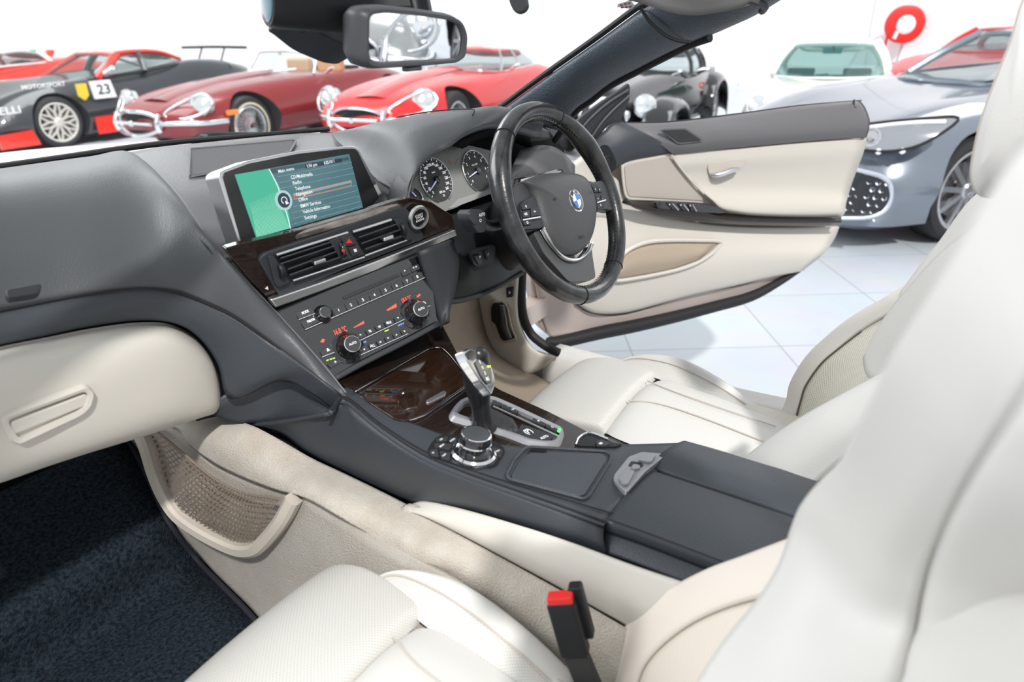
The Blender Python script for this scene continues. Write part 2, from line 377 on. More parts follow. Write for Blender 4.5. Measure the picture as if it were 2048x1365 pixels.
def ring_mesh(bm, pl, A, Bp, offs_in, offs_out, offm):
    n = min(len(A), len(Bp)); r = []
    for L, o_ in ((A, offs_out), ([(Vector(a)*.6+Vector(b)*.4) for a, b in zip(A, Bp)], offm), (Bp, offm-.001), (Bp, offs_in)):
        r.append([bm.verts.new(pl.pt(p[0], p[1], o_)) for p in L[:n]])
    for a, b in zip(r, r[1:]):
        for j in range(n): bm.faces.new((a[j], a[(j+1) % n], b[(j+1) % n], b[j]))
    bmesh.ops.recalc_face_normals(bm, faces=bm.faces)
ring_mesh(bm, gh, pa, pb, -.001, -.002, .009)
hd = link('glove_box_handle', bm, CREL, gd)
plate('recess', gh, hi, .003, CREL, gd, off=.0015, r=.008)
plate('release_bar', gh, [(22,846),(172,789),(178,794),(174,812),(26,872),(22,866)], .006, CREL, gd, off=.007, r=.004, bevel=.002)
# trim face that carries the air vents
VN = Plane(X(520,515,-.145), X(820,420,.115), X(553,600,-.128))
plate('wood_trim', VN, [(448,497),(480,488),(640,452),(790,402),(820,396),(862,404),(905,432),(912,468),(850,492),(700,548),(560,602),(545,606),(500,560)], .012, VEN, dash, off=-.002, r=.006)
wt = [(450,492,.237),(540,470,.21),(650,440,.185),(760,408,.165),(812,392,.16)]
wb = [(462,514,.228),(555,490,.201),(655,462,.177),(768,428,.156),(822,408,.151)]
bz = ruled(PX(wt), PX(wb), 3, .005, (0,-.8,.6))
patch('gloss_trim_band', bz, mat('veneer_with_reflection', (0.42,0.38,0.36), 0.12, .75, coat=1, var=(18,(0.20,0.16,0.14),(1,6,6))), dash, 5, 4, solid=.006)  # pale metallic colour puts a bright reflection into the wood band
cs = [(545,607),(640,575),(760,530),(850,493),(914,466)]
plate('chrome_strip', VN, [(540,600),(640,566),(760,520),(850,485),(912,460),(916,472),(850,500),(760,540),(640,585),(552,617)], .012, ALU, dash, off=.012, bevel=.003)
# vents
vf = plate('vent_frame', VN, [(517,520),(530,507),(660,463),(800,414),(815,418),(848,470),(846,480),(700,535),(565,592),(556,588)], .016, PLG, dash, off=.004, r=.008, bevel=.002)
def vent(ol, slats, chrome, tab, wheel):
    v = plate('air_vent', VN, ol, .02, PLA, dash, off=.0055, r=.004, bevel=.001)
    for a, b in slats:
        A = VN.hit(*a, .004); Bq = VN.hit(*b, .004); bm = bmesh.new()
        d = (Bq-A).normalized(); up = (VN.n*.75+VN.v*.6).normalized(); add_box(bm, (A+Bq)/2+VN.n*.004, d, up, d.cross(up), (Bq-A).length/2, .006, .0009)
        link('slat', bm, PLG, v, smooth=False)
    for a, b in chrome: tube('chrome_edge', [VN.hit(*a, .009), VN.hit(*b, .009)], .0022, ALU, v, 8, k=0)
    A = VN.hit(*tab, .010)
    bm = bmesh.new(); add_box(bm, A+VN.n*.006, VN.u, VN.v, VN.n, .010, .0032, .007); link('direction_tab', bm, ALU, v, bevel=.002)
    plate('end_cheek', VN, wheel[0], .012, PLG, v, off=.010, r=.003)
    c = VN.hit(*wheel[1], .008); bm = bmesh.new(); add_lathe(bm, c-VN.u*.004, VN.u, [(0,0),(.011,0),(.0125,.002),(.0125,.006),(.011,.008),(0,.008)], 20)
    link('thumbwheel', bm, PLA, v)
z4 = zc(400, 270, 4.096)
vent(z4([(600,980),(1050,870),(1075,875),(1155,1040),(740,1210),(640,1240)]),
     [(z4([(640,1060)])[0], z4([(1075,915)])[0]), (z4([(700,1105)])[0], z4([(1095,960)])[0]), (z4([(715,1150)])[0], z4([(1125,1005)])[0]), (z4([(640,1015)])[0], z4([(1040,885)])[0])],
     [(z4([(625,985)])[0], z4([(1210,800)])[0]), (z4([(760,1195)])[0], z4([(1345,1000)])[0])],
     z4([(950,1020)])[0], (z4([(560,1000),(605,990),(740,1210),(650,1250),(620,1230)]), z4([(655,1110)])[0]))
vent(z4([(1255,790),(1565,690),(1600,700),(1700,855),(1360,985),(1325,940)]),
     [(z4([(1280,845)])[0], z4([(1590,735)])[0]), (z4([(1300,895)])[0], z4([(1620,780)])[0]), (z4([(1330,940)])[0], z4([(1650,825)])[0])],
     [(z4([(1250,795)])[0], z4([(1565,695)])[0]), (z4([(1350,990)])[0], z4([(1690,865)])[0])],
     z4([(1510,830)])[0], (z4([(1585,690),(1660,690),(1745,850),(1690,875)]), z4([(1650,775)])[0]))
hb = plate('switch_block', VN, z4([(1060,870),(1240,805),(1350,980),(1165,1040)]), .016, PLG, dash, off=.012, r=.002)
plate('hazard_button', VN, z4([(1155,845),(1240,830),(1280,885),(1270,900),(1200,915),(1175,885)]), .004, BTN, hb, off=.015, r=.003)
bm = bmesh.new(); plate_bm(VN, z4([(1195,890),(1222,850),(1250,885)]), .0008, .016, bm=bm); link('red_triangle', bm, RED, hb, smooth=False)
plate('lock_button', VN, z4([(1215,930),(1295,905),(1318,955),(1310,970),(1250,1000)]), .004, BTN, hb, off=.015, r=.003)
bm = bmesh.new(); plate_bm(VN, z4([(1258,940),(1280,933),(1288,955),(1266,962)]), .0008, .016, bm=bm); link('lock_symbol', bm, WHT, hb, smooth=False)
bm = bmesh.new(); c = VN.hit(*z4([(1155,945)])[0], .010); add_lathe(bm, c-VN.u*.004, VN.u, [(0,0),(.013,0),(.0145,.002),(.0145,.006),(.013,.008),(0,.008)], 22); link('thumbwheel', bm, GLO, hb)
bm = bmesh.new(); plate_bm(VN, z4([(1160,940),(1180,935),(1186,955),(1168,962)]), .0008, .0245, bm=bm); link('red_mark', bm, RED, hb, smooth=False)
bm = bmesh.new(); plate_bm(VN, [(530,578),(535,573),(537,580)], .0006, .0006, bm=bm); plate_bm(VN, [(543,594),(552,590),(553,592),(544,596)], .0006, .0006, bm=bm); link('airbag_print', bm, WHT, dash, smooth=False)
# start button
st = VN.hit(834,434,.004)
lathe('start_button_ring', st, VN.n, [(.019,0),(.021,.004),(.019,.008),(.0155,.008),(.0145,.004)], ALU, dash)
sbn = lathe('start_button', st, VN.n, [(0,.006),(.013,.006),(.0145,.004),(.0145,0)], GLO, dash)
sl = VN.loc(st); bm = bmesh.new()
add_text(bm, 'START', VN, (sl[0]-.009, sl[1]+.003), (sl[0]+.007, sl[1]+.004), .0035, .0115); add_text(bm, 'STOP', VN, (sl[0]-.007, sl[1]-.001), (sl[0]+.007, sl[1]-.0005), .0035, .0115)
add_text(bm, 'ENGINE', VN, (sl[0]-.008, sl[1]-.006), (sl[0]+.009, sl[1]-.005), .0035, .0115); link('button_print', bm, WHT, sbn, smooth=False)
# driver's hood over the instruments
O = [(1090,240,.24),(1000,217,.24),(930,223,.28),(850,233,.36),(770,246,.42),(700,258,.48),(664,270,.55),(700,305,.40),(755,360,.25)]
I = [(1080,268,.17),(997,250,.175),(942,262,.172),(901,289,.170),(862,310,.165),(841,330,.16),(825,360,.155),(817,390,.15),(814,402,.15)]
Oo, Ii = PX(O), PX(I); bul = [.02,.03,.035,.05,.055,.05,.03,.012,.0]
rws = []
for t_ in (0,.2,.45,.7,.9,1):
    k = math.sin(math.pi*t_)**.7 if 0 < t_ < 1 else 0
    rws.append([a.lerp(b, t_)+Vector((0,-.4,.8)).normalized()*k*q*.55 for a, b, q in zip(Oo, Ii, bul)])
rws.append([p+Vector((0,.012,-.010)) for p in Ii]); rws.append([p+Vector((.006,.05,-.014)) for p in Ii])
patch('instrument_hood', rws, LEAD, dash, 5, 5, solid=.004)
tube('seam', [rws[3][2]+Vector((0,-.002,.003)), rws[2][2]+Vector((0,-.002,.003)), rws[1][3]+Vector((0,-.002,.003)), rws[1][4]+Vector((0,-.002,.003))], .0012, STI, dash, 6)
# windscreen side ledge to the right of the hood and the driver-side lower dash
patch('lower_driver_panel', [PX([(852,440,.16),(900,430,.155),(985,402,.15),(1060,380,.15),(1140,365,.15)]),
    PX([(862,500,.16),(930,480,.13),(1000,460,.12),(1070,440,.12),(1140,430,.12)]),
    PX([(880,570,.15),(930,550,.12),(1000,520,.11),(1070,500,.11),(1140,490,.11)]),
    PX([(886,612,.14),(940,598,.13),(1000,572,.12),(1045,546,.12),(1140,520,.12)])], PLA, dash, 5, 5, solid=.03)
tube('lower_lip', PX([(888,606,.135),(930,600,.13),(975,584,.125),(1010,566,.122),(1044,546,.12)]), .005, PLG, dash, 8, k=6)
patch('dash_end', [PX([(1040,300,.20),(1085,290,.20),(1120,300,.22),(1150,330,.26)]), PX([(1020,345,.17),(1060,335,.17),(1110,340,.19),(1150,350,.23)]), PX([(1005,370,.16),(1050,372,.16),(1100,365,.17),(1150,372,.2)])], LEAT, dash, 4, 4)
patch('dash_end_trim', [PX([(1030,358,.15),(1080,348,.15),(1110,340,.16),(1124,338,.17)]), PX([(1030,372,.14),(1080,366,.14),(1118,362,.15),(1134,362,.16)])], VEN, dash, 4, 4)
patch('side_vent', [PX([(1050,258,.22),(1075,252,.22),(1098,262,.23)]), PX([(1055,284,.21),(1080,282,.21),(1100,276,.22)])], PLA, dash, 4, 4)
# cowl strip below the glass
tube('windscreen_seal', [p+Vector((0,.01,.004)) for p in PX([(-120,358,.62),(0,341,.64),(130,322,.65),(265,301,.67),(380,287,.69),(500,277,.70),(620,266,.68),(665,262,.66)])], .0055, RUB, dash, 8, k=5)
# switch pods
pod = Plane(Y(939,493,.115), Y(991,480,.115), Y(945,535,.115))
ps = plate('light_switch_pod', pod, zc(780,200,3.152)([(500,965),(520,945),(655,912),(668,930),(655,1020),(560,1056),(530,1040)]), .006, PLG, dash, off=.010, r=.006)
plate('rocker', pod, zc(780,200,3.152)([(530,985),(575,975),(595,1030),(560,1040)]), .004, BTN, ps, off=.014, r=.002)
plate('rocker', pod, zc(780,200,3.152)([(595,955),(625,948),(645,1000),(615,1010)]), .004, BTN, ps, off=.014, r=.002)
bm = bmesh.new(); text_px(bm, '+', pod, (957,519), (963,517), .008, .0155); text_px(bm, 'o', pod, (974,512), (979,510), .006, .0155); link('pod_symbols', bm, WHT, ps, smooth=False)
# ================================================================ INFOTAINMENT SCREEN
scr = thing('display_screen', 'wide silver framed display showing a green and blue menu on the dashboard', 'screen', (0, .25, 1.15))
SP = Plane(X(430,345,-.15), X(712,295,.12), X(475,485,-.15))
plate('frame', SP, z4([(150,345),(158,312),(190,288),(400,208),(800,130),(1190,92),(1262,90),(1300,112),(1332,180),(1530,550),(1400,620),(330,900),(320,880)]), .034, ALU, scr, r=.004, bevel=.004)
plate('bezel', SP, z4([(190,340),(200,310),(400,235),(800,155),(1180,112),(1270,112),(1295,135),(1492,560),(1400,605),(350,885),(342,870)]), .002, mat('dark_bezel', (0.035,0.034,0.033), 0.4), scr, off=.0015, r=.004)
DW = [(284,325),(1222,155),(1336,596),(462,845)]
S2 = zc(400,270,4.096)
def em(name, c, s=1.0): return mat(name, (0.02,0.02,0.02), 0.15, emit=c, estr=s)
disp = plate('display', SP, S2(DW), .002, em('screen_teal', (0.075,0.165,0.19), 1.0), scr, off=.0025, bevel=0)
plate('green_field', SP, S2([(288,326),(566,278),(640,400),(700,530),(735,680),(742,765),(464,840)]), .0006, em('screen_green', (0.06,0.50,0.32), 0.85), disp, off=.0031, bevel=0)
bm = bmesh.new()
for i in range(24):
    f_ = i/23; a = (735-f_*25, 690-f_*150); m_ = (650-f_*60, 745-f_*150); e_ = (735-f_*265+10, 766+f_*72 if f_ < 1 else 838)
    q_ = S2([(400+f_*240, 560-f_*100), (430+f_*215, 640-f_*60), (470+f_*262, 838-f_*72)])
    A, M_, Bq = [SP.hit(*p, .0038) for p in q_]
    for p0_, p1_, w_ in ((A, M_, .00025), (M_, Bq, .0005)):
        d = (p1_-p0_).normalized(); s_ = SP.n.cross(d); bm.faces.new([bm.verts.new(q) for q in (p0_-s_*w_*.4, p0_+s_*w_*.4, p1_+s_*w_, p1_-s_*w_)])
link('fan_lines', bm, em('screen_mint', (0.45,0.95,0.72), .8), disp, smooth=False)
bm = bmesh.new(); pts = S2([(566,280),(600,345),(640,430),(668,520),(690,590),(712,650),(730,720),(742,768)])
add_tube(bm, [SP.hit(*p, .0036) for p in pts], .0008, 6, k=3); link('divider_line', bm, em('screen_white', (0.75,0.95,0.95), .9), disp)
plate('header_bar', SP, S2([(570,280),(860,235),(1160,190),(1215,180),(1222,205),(870,268),(600,318)]), .0004, em('screen_dark', (0.04,0.085,0.10), 1), disp, off=.0033, bevel=0)
plate('clock_box', SP, S2([(862,240),(1158,192),(1164,222),(866,276)]), .0004, em('screen_darker', (0.015,0.03,0.045), 1), disp, off=.0036, bevel=0)
bm = bmesh.new()
for a, b in (((632,345),(1245,222)),((640,393),(1255,268)),((655,440),(1262,314)),((700,545),(1280,415)),((765,590),(1292,455)),((745,640),(1302,500)),((750,690),(1314,545)),((750,735),(1322,585))):
    A, Bq = [SP.hit(*p, .0036) for p in S2([a, b])]; add_tube(bm, [A, Bq], .00022, 4)
link('menu_lines', bm, em('screen_line', (0.30,0.45,0.50), .9), disp, smooth=False)
plate('highlight_bar', SP, S2([(760,482),(1238,372),(1242,392),(770,505)]), .0003, em('screen_hi', (0.20,0.35,0.38), 1), disp, off=.0036, bevel=0)
bm = bmesh.new(); add_tube(bm, [SP.hit(*p, .0040) for p in S2([(775,525),(770,490),(1238,374),(1243,414)])], .0005, 5, closed=True); link('orange_outline', bm, em('screen_orange', (0.95,0.25,0.08), .9), disp, smooth=False)
bm = bmesh.new()
for s, a, b, h in (('Main menu',(645,312),(772,286),.0046),('1:56 pm',(880,268),(962,252),.0050),('KIIS1011',(1020,244),(1102,226),.0050),('CD/Multimedia',(748,362),(924,332),.0053),('Radio',(764,408),(834,395),.0053),
    ('Telephone',(782,456),(906,434),.0053),('Navigation',(794,504),(922,476),.0053),('Office',(812,548),(884,532),.0053),('BMW Services',(828,598),(994,562),.0053),('Vehicle Information',(845,646),(1068,596),.0053),('Settings',(860,695),(958,672),.0053)):
    p, q = S2([a, b]); text_px(bm, s, SP, p, q, h, .0046)
link('menu_text', bm, em('screen_text', (0.85,0.92,0.95), 1), disp, smooth=False)
c = SP.hit(*S2([(683,537)])[0], .003)
lathe('controller_icon_ring', c, SP.n, [(.0150,0),(.0150,.0016),(.0112,.0016),(.0112,0)], em('screen_ring', (0.50,0.72,0.72), .8), disp)
lathe('controller_icon', c, SP.n, [(0,.0014),(.0112,.0014),(.0112,0)], em('screen_navy', (0.012,0.03,0.06), 1), disp)
bm = bmesh.new(); l0 = SP.loc(c)
add_tube(bm, [SP.pt(l0[0]+.005*math.cos(a_), l0[1]+.005*math.sin(a_), .0052) for a_ in [math.radians(q) for q in range(-40, 260, 20)]], .0006, 5)
add_prism(bm, [SP.pt(l0[0]+a_, l0[1]+b_, .0052) for a_, b_ in ((.001,-.001),(.0075,-.0055),(.0015,-.007))], SP.n*.0003)
link('arrow_symbol', bm, em('screen_text', (0.85,0.92,0.95), 1), disp, smooth=False)
# ================================================================ INSTRUMENT CLUSTER
clu = thing('instrument_cluster', 'instrument cluster with speedometer and rev counter dials behind the steering wheel', 'instrument cluster', (.33, .2, 1.05))
CP = Plane(Y(830,400,.205), Y(830,400,.205)+Vector((1,0,0)), Y(830,400,.205)+Vector((0,.42,1)))
z5 = zc(780,200,3.152)
hs = plate('face', CP, z5([(118,590),(130,540),(180,450),(240,370),(330,300),(430,282),(520,290),(640,320),(720,400),(760,480),(700,560),(560,600),(420,680),(300,718),(230,712),(160,668)]), .006, mat('cluster_face', (0.30,0.30,0.29), 0.45), clu, r=.01)
plate('housing', CP, [(880,262),(960,248),(1080,240),(1130,300),(1120,400),(1060,440),(860,440),(800,410),(815,340)], .01, mat('matt_black', (0.008,0.008,0.009), .8, spec=.1), clu, off=-.035, r=.01)
bm = bmesh.new(); plate_bm(CP, z5([(430,625),(640,560),(640,590),(400,680),(370,685)]), .001, .0008, bm=bm); link('lower_reflector', bm, mat('pale_cluster_strip', (0.42,0.42,0.41), 0.4), clu, smooth=False)
def dial(c, R, nums, a0, a1, needle, name, minor=5, heavy=None):
    C0 = CP.hit(*z5([c])[0], .001); l = CP.loc(C0)
    g = lathe('dial', C0, CP.n, [(0,.0008),(R*.97,.0008),(R*.97,0)], mat('dial_face', (0.05,0.05,0.05), 0.5), clu, 40)
    bm = bmesh.new(); add_tube(bm, [CP.pt(l[0]+R*math.cos(math.radians(t)), l[1]+R*math.sin(math.radians(t)), .003) for t in [a0+25-(a0-a1+50)*i/40 for i in range(41)]], .0012, 6)
    link('ring', bm, ALU, g)
    bm = bmesh.new(); n = len(nums)-1
    for i in range(n*minor+1):
        a = math.radians(a0+(a1-a0)*i/(n*minor)); r1 = R*(.86 if i % minor == 0 else .91); d = Vector((math.cos(a), math.sin(a))); e = Vector((-d.y, d.x))*(.0006 if i % minor == 0 else .0003)
        L = Vector(l); bm.faces.new([bm.verts.new(CP.pt(*(L+d*q+e*s), .0026)) for q, s in ((r1,1),(r1,-1),(R*.95,-1),(R*.95,1))])
    for i, s in enumerate(nums):
        if not s: continue
        a = math.radians(a0+(a1-a0)*i/n); wd = .0028*len(s)*1.15; p = Vector(l)+Vector((math.cos(a), math.sin(a)))*R*.70
        add_text(bm, s, CP, (p.x-wd/2, p.y-.0022), (p.x+wd/2, p.y-.0022), .0050, .0026)
    link('numerals', bm, WHE, g, smooth=False)
    a = math.radians(needle); d = Vector((math.cos(a), math.sin(a))); e = Vector((-d.y, d.x)); L = Vector(l); bm = bmesh.new()
    add_prism(bm, [CP.pt(*(L+d*q+e*s), .006) for q, s in ((-R*.12,.0016),(-R*.12,-.0016),(R*.85,-.0006),(R*.85,.0006))], CP.n*.001)
    link('needle', bm, mat('blue_white_needle', (0.7,0.75,0.95), 0.4, emit=(0.5,0.6,1), estr=.35), g, smooth=False)
    lathe('needle_cap', C0, CP.n, [(0,.007),(R*.14,.0065),(R*.16,.002)], GLO, g)
    return g, l
g, l = dial((288,505), .0415, ['0','20','40','60','80','100','120','140','160','180','200','220','240','260'], 225, -45, 208, 'speed', 2)
bm = bmesh.new(); add_text(bm, 'km/h', CP, (l[0]-.006, l[1]+.013), (l[0]+.006, l[1]+.013), .003, .0026); add_text(bm, '183 km', CP, (l[0]-.004, l[1]-.026), (l[0]+.012, l[1]-.026), .0045, .0026); add_text(bm, '20', CP, (l[0]+.002, l[1]-.033), (l[0]+.007, l[1]-.033), .004, .0026); link('dial_print', bm, WHE, g, smooth=False)
g, l = dial((545,450), .0415, ['0','1','2','3','4','5','6','7'], 215, -35, 192, 'rev', 2)
bm = bmesh.new(); add_text(bm, '1/min x1000', CP, (l[0]-.009, l[1]+.012), (l[0]+.009, l[1]+.012), .003, .0026); link('dial_print', bm, WHE, g, smooth=False)
dial((160,620), .0165, ['','',''], 200, -20, 120, 'fuel', 2)
bm = bmesh.new(); text_px(bm, 'Door open', CP, (863,427), (884,422), .006, .002); link('warning_text', bm, WHE, clu, smooth=False)
bm = bmesh.new(); plate_bm(CP, z5([(222,660),(236,652),(246,664),(250,708),(228,704)]), .0006, .0012, bm=bm); link('car_symbol', bm, WHT, clu, smooth=False)
bm = bmesh.new()
for a, b in (((375,378),(385,405)),((415,405),(430,370))): add_tube(bm, [CP.hit(*p, .002) for p in z5([a, b])], .0006, 5)
link('orange_marks', bm, mat('orange_print', (0.8,0.2,0.05), .5), clu, smooth=False)
patch('cluster_visor', [PX([(905,292,.178),(960,268,.180),(1000,262,.182),(1060,275,.182)]), PX([(925,298,.215),(960,282,.23),(1010,280,.24),(1065,300,.24)])], mat('matt_black', (0.008,0.008,0.009), .8, spec=.1), clu, 4, 3)
# ================================================================ CENTRE STACK (radio and climate)
stk = thing('audio_climate_panel', 'sloping black radio and climate control panel below the air vents', 'control panel', (0, .12, .95))
ST = Plane(X(545,615,-.13), X(850,500,.125), X(690,760,-.095))
z6 = zc(500,480,4.551)
fp = plate('faceplate', ST, z6([(232,640),(600,500),(1100,300),(1600,105),(1640,300),(1705,735),(1400,900),(1000,1100),(735,1262),(700,1230)]), .03, mat('panel_black_gloss', (0.014,0.015,0.017), 0.14, coat=1, spec=.8), stk, r=.004)
patch('side_cheek', [PX([(840,503,.112),(852,545,.105),(870,603,.094),(880,658,.085)]), PX([(905,480,.10),(918,520,.095),(912,580,.085),(892,640,.075)])], PLG, stk, 4, 3, solid=.01)
patch('lower_edge', [[ST.hit(*p, .004) for p in z6([(735,1255),(1000,1105),(1400,905),(1712,738)])], [ST.hit(*p, .004) for p in z6([(765,1300),(1030,1150),(1430,945),(1740,775)])]], PLG, stk, 4, 3, solid=.01)
def btn(px, sym=None, m=BTN, off=.003, par=None, r=.0015):
    b = plate('button', ST, z6(px), .004, m, stk if par is None else par, off=off, r=r, bevel=.0007)
    if sym:
        bm = bmesh.new(); s, a, b_, h = sym; p, q = z6([a, b_]); text_px(bm, s, ST, p, q, h, off+.0009); link('button_print', bm, WHE, b, smooth=False)
    return b
btn([(415,662),(560,608),(592,665),(445,722)], ('MODE',(478,680),(538,655),.004))
btn([(458,748),(592,695),(640,742),(500,812)], ('FM/AM',(528,758),(592,730),.004))
tubes = [((500,820),(1590,345)), ((445,728),(600,668)), ((985,925),(1420,718)), ((655,1070),(780,1020)), ((985,1060),(1440,855)), ((1560,630),(1640,600))]
for a, b in tubes:
    p, q = z6([a, b]); tube('chrome_line', [ST.hit(*p, .003), ST.hit(*q, .003)], .0009, ALU, stk, 6, k=0)
for i in range(8):
    f0, f1 = i/8.0, (i+1)/8.0
    L = lambda a, b, f: (a[0]+(b[0]-a[0])*f, a[1]+(b[1]-a[1])*f)
    fa, fb = f0*(1.12-.12*f0), f1*(1.12-.12*f1)
    A, Bq = (745,625), (1565,283); Cq, D = (775,695), (1590,338)
    p = [L(A,Bq,fa), L(A,Bq,fb-.006), L(Cq,D,fb-.006), L(Cq,D,fa)]
    c = ((p[0][0]+p[2][0])/2, (p[0][1]+p[2][1])/2)
    btn(p, (str(i+1), (c[0]-8, c[1]+18), (c[0]+7, c[1]+12), .0045))
btn([(1370,290),(1455,255),(1475,300),(1395,335)], ('^',(1405,298),(1425,290),.004))
btn([(1460,252),(1540,215),(1555,262),(1478,298)], ('< >',(1475,272),(1535,246),.004))
cdp = plate('disc_slot', ST, z6([(838,515),(1345,308),(1368,330),(858,545)]), .003, RUB, stk, off=.0015, r=.001)
def knob(base, cap, r1, h, capr, name, text=None):
    b = ST.hit(*z6([base])[0], 0); 
    k = lathe(name, b, ST.n, [(r1*1.15,0),(r1*1.15,.002),(r1*.98,.004),(r1*.86,.006),(r1*.80,h*.6),(capr,h*.85),(capr,h)], GLO, stk, 32)
    lathe('chrome_ring', b, ST.n, [(capr*1.0,h*.93),(capr*1.04,h*.96),(capr*1.02,h),(capr*.93,h+.0006)], ALU, k, 32)
    lathe('cap', b, ST.n, [(0,h+.0006),(capr*.94,h+.0006),(capr*.94,h-.001)], BTN, k, 32)
    if text:
        l = ST.loc(b); bm = bmesh.new(); add_text(bm, text, ST, (l[0]-.006,l[1]-.0015), (l[0]+.006,l[1]-.0015), .0035, h+.0014); link('button_print', bm, WHE, k, smooth=False)
    return k
knob((665,682), None, .0130, .017, .0085, 'volume_knob')
knob((890,985), None, .0225, .031, .0125, 'temperature_knob', 'AUTO')
knob((1500,675), None, .0225, .031, .0125, 'temperature_knob', 'AUTO')
# upper climate row
def row(A, Bq, Cq, D, n, syms, gap=.02):
    for i in range(n):
        L = lambda a, b, f: (a[0]+(b[0]-a[0])*f, a[1]+(b[1]-a[1])*f)
        f0, f1 = i/n, (i+1)/n-gap
        p = [L(A,Bq,f0), L(A,Bq,f1), L(Cq,D,f1), L(Cq,D,f0)]; c = ((p[0][0]+p[2][0])/2, (p[0][1]+p[2][1])/2)
        btn(p, (syms[i], (c[0]-6-6*len(syms[i]), c[1]+17), (c[0]+6+5*len(syms[i]), c[1]+7), .0042))
row((960,862),(1390,672),(990,910),(1415,712),5,['*','%','W','MAX','*'])
row((1000,985),(1440,790),(1030,1035),(1465,835),6,['+','ALL','=','*','+','+'])
btn([(632,1012),(758,958),(782,1010),(662,1066)], ('&',(700,1020),(735,1005),.005))
btn([(698,1132),(815,1082),(848,1108),(735,1170)], ('+',(765,1132),(800,1118),.005))
btn([(1552,578),(1628,545),(1638,585),(1570,618)], ('&',(1580,590),(1605,578),.005))
btn([(1590,695),(1635,655),(1645,690),(1608,722)], ('+',(1603,700),(1620,692),.005))
bm = bmesh.new()
for a in ((695,1095),(725,1086),(753,1077)): plate_bm(ST, z6([a,(a[0]+20,a[1]-7),(a[0]+22,a[1]+2),(a[0]+2,a[1]+9)]), .0006, .0012, bm=bm)
for a in ((1590,645),(1604,638)): plate_bm(ST, z6([a,(a[0]+10,a[1]-5),(a[0]+12,a[1]+3),(a[0]+2,a[1]+8)]), .0006, .0012, bm=bm)
plate_bm(ST, z6([(1225,830),(1262,814),(1264,822),(1228,838)]), .0006, .0012, bm=bm)
link('green_indicators', bm, GRNL, stk, smooth=False)
bm = bmesh.new()
for a in ((1000,945),(1020,936),(1040,927),(1348,775),(1368,766),(1388,757)): plate_bm(ST, z6([a,(a[0]+14,a[1]-6),(a[0]+18,a[1]+4),(a[0]+4,a[1]+11)]), .0006, .0012, bm=bm)
link('blue_indicators', bm, BLUL, stk, smooth=False)
bm = bmesh.new()
for s, a, b, h in (('18.0 °C',(1395,580),(1478,545),.0085),('16.0 °C',(778,868),(888,828),.0085)):
    p, q = z6([a, b]); text_px(bm, s, ST, p, q, h, .001)
for q in ([(1240,640),(1330,580),(1336,612),(1255,645)],[(940,800),(1036,738),(1040,762),(950,800)],[(640,930),(660,900),(682,908),(670,935)],[(1515,515),(1545,490),(1552,505),(1530,525)]): plate_bm(ST, z6(q), .0005, .0008, bm=bm)
link('red_readout', bm, REDL, stk, smooth=False)
# ================================================================ STEERING WHEEL
sw = thing('steering_wheel', 'black leather steering wheel with silver spoke trim and a blue and white badge', 'steering wheel', (.37, 0, 1.13))
TI = .435; WC = Vector((.37, 0, 1.129)); WU = Vector((1,0,0)); WV = Vector((0, math.sin(TI), math.cos(TI))); WN = Vector((0, -math.cos(TI), math.sin(TI)))
WP = Plane(WC, WC+WU, WC+WV)
RR = .174; rt = .0162
bm = bmesh.new(); n = 96
def rimpt(a, dr=0, dn=0): return WC+(WU*math.cos(a)+WV*math.sin(a))*(RR+dr)+WN*dn
seg = 16; rings = []
for i in range(n):
    a = 2*math.pi*i/n; d = WU*math.cos(a)+WV*math.sin(a); deg = math.degrees(a) % 360
    # thumb swellings at ten to two
    sw_ = max(0, 1-min(abs(deg-150), abs(deg-30))/22.0)*.003
    rings.append([bm.verts.new(WC+d*(RR+math.cos(2*math.pi*j/seg)*(rt+sw_))+WN*math.sin(2*math.pi*j/seg)*(rt*1.12+sw_)) for j in range(seg)])
for i in range(n):
    for j in range(seg): bm.faces.new((rings[i][j], rings[(i+1) % n][j], rings[(i+1) % n][(j+1) % seg], rings[i][(j+1) % seg]))
bmesh.ops.recalc_face_normals(bm, faces=bm.faces)
rim = link('rim', bm, mat('worn_black_leather', (0.011,0.011,0.012), 0.3, coat=.5, spec=.4, bump=('noise', 160, 0.2, .002), var=(40,(0.035,0.035,0.037))), sw)
for deg in (125, 62, 250, 300):
    a = math.radians(deg); d = WU*math.cos(a)+WV*math.sin(a)
    tube('seam', [WC+d*(RR+math.cos(t)*(rt+.0006))+WN*math.sin(t)*(rt*1.12+.0006) for t in [2*math.pi*k/16 for k in range(16)]], .0009, STI, rim, 5, closed=True, k=0)
bm = bmesh.new()
for i in range(130):
    a = 2*math.pi*i/130; d = WU*math.cos(a)+WV*math.sin(a); e = -WU*math.sin(a)+WV*math.cos(a)
    p = WC+d*(RR-rt-.0003)+WN*.003; q = p+WN*.006+e*.0035
    add_tube(bm, [p, q], .0006, 4)
    add_tube(bm, [WC+d*(RR-rt-.0003)-WN*.003, WC+d*(RR-rt-.0003)-WN*.003-WN*.006+e*.0035], .0006, 4)
link('stitching', bm, STI, rim, smooth=False)
z7 = zc(1000,200,3.412)
ab = z7([(172,560),(185,540),(300,500),(440,490),(530,500),(590,530),(625,590),(655,680),(662,760),(650,870),(625,950),(580,1020),(520,1055),(450,1058),(400,1030),(340,960),(300,880),(270,780),(240,680),(210,610)])
pts = [WP.loc(WP.hit(x, y, .012)) for x, y in ab]; cx = sum(p[0] for p in pts)/len(pts); cy = sum(p[1] for p in pts)/len(pts)
bm = bmesh.new(); prof = [(1.0,-.014),(1.0,.006),(.97,.013),(.88,.019),(.7,.023),(.45,.026),(.2,.0265)]; R_ = []
sp_ = crs([Vector((a, b, 0)) for a, b in pts], 4, True)
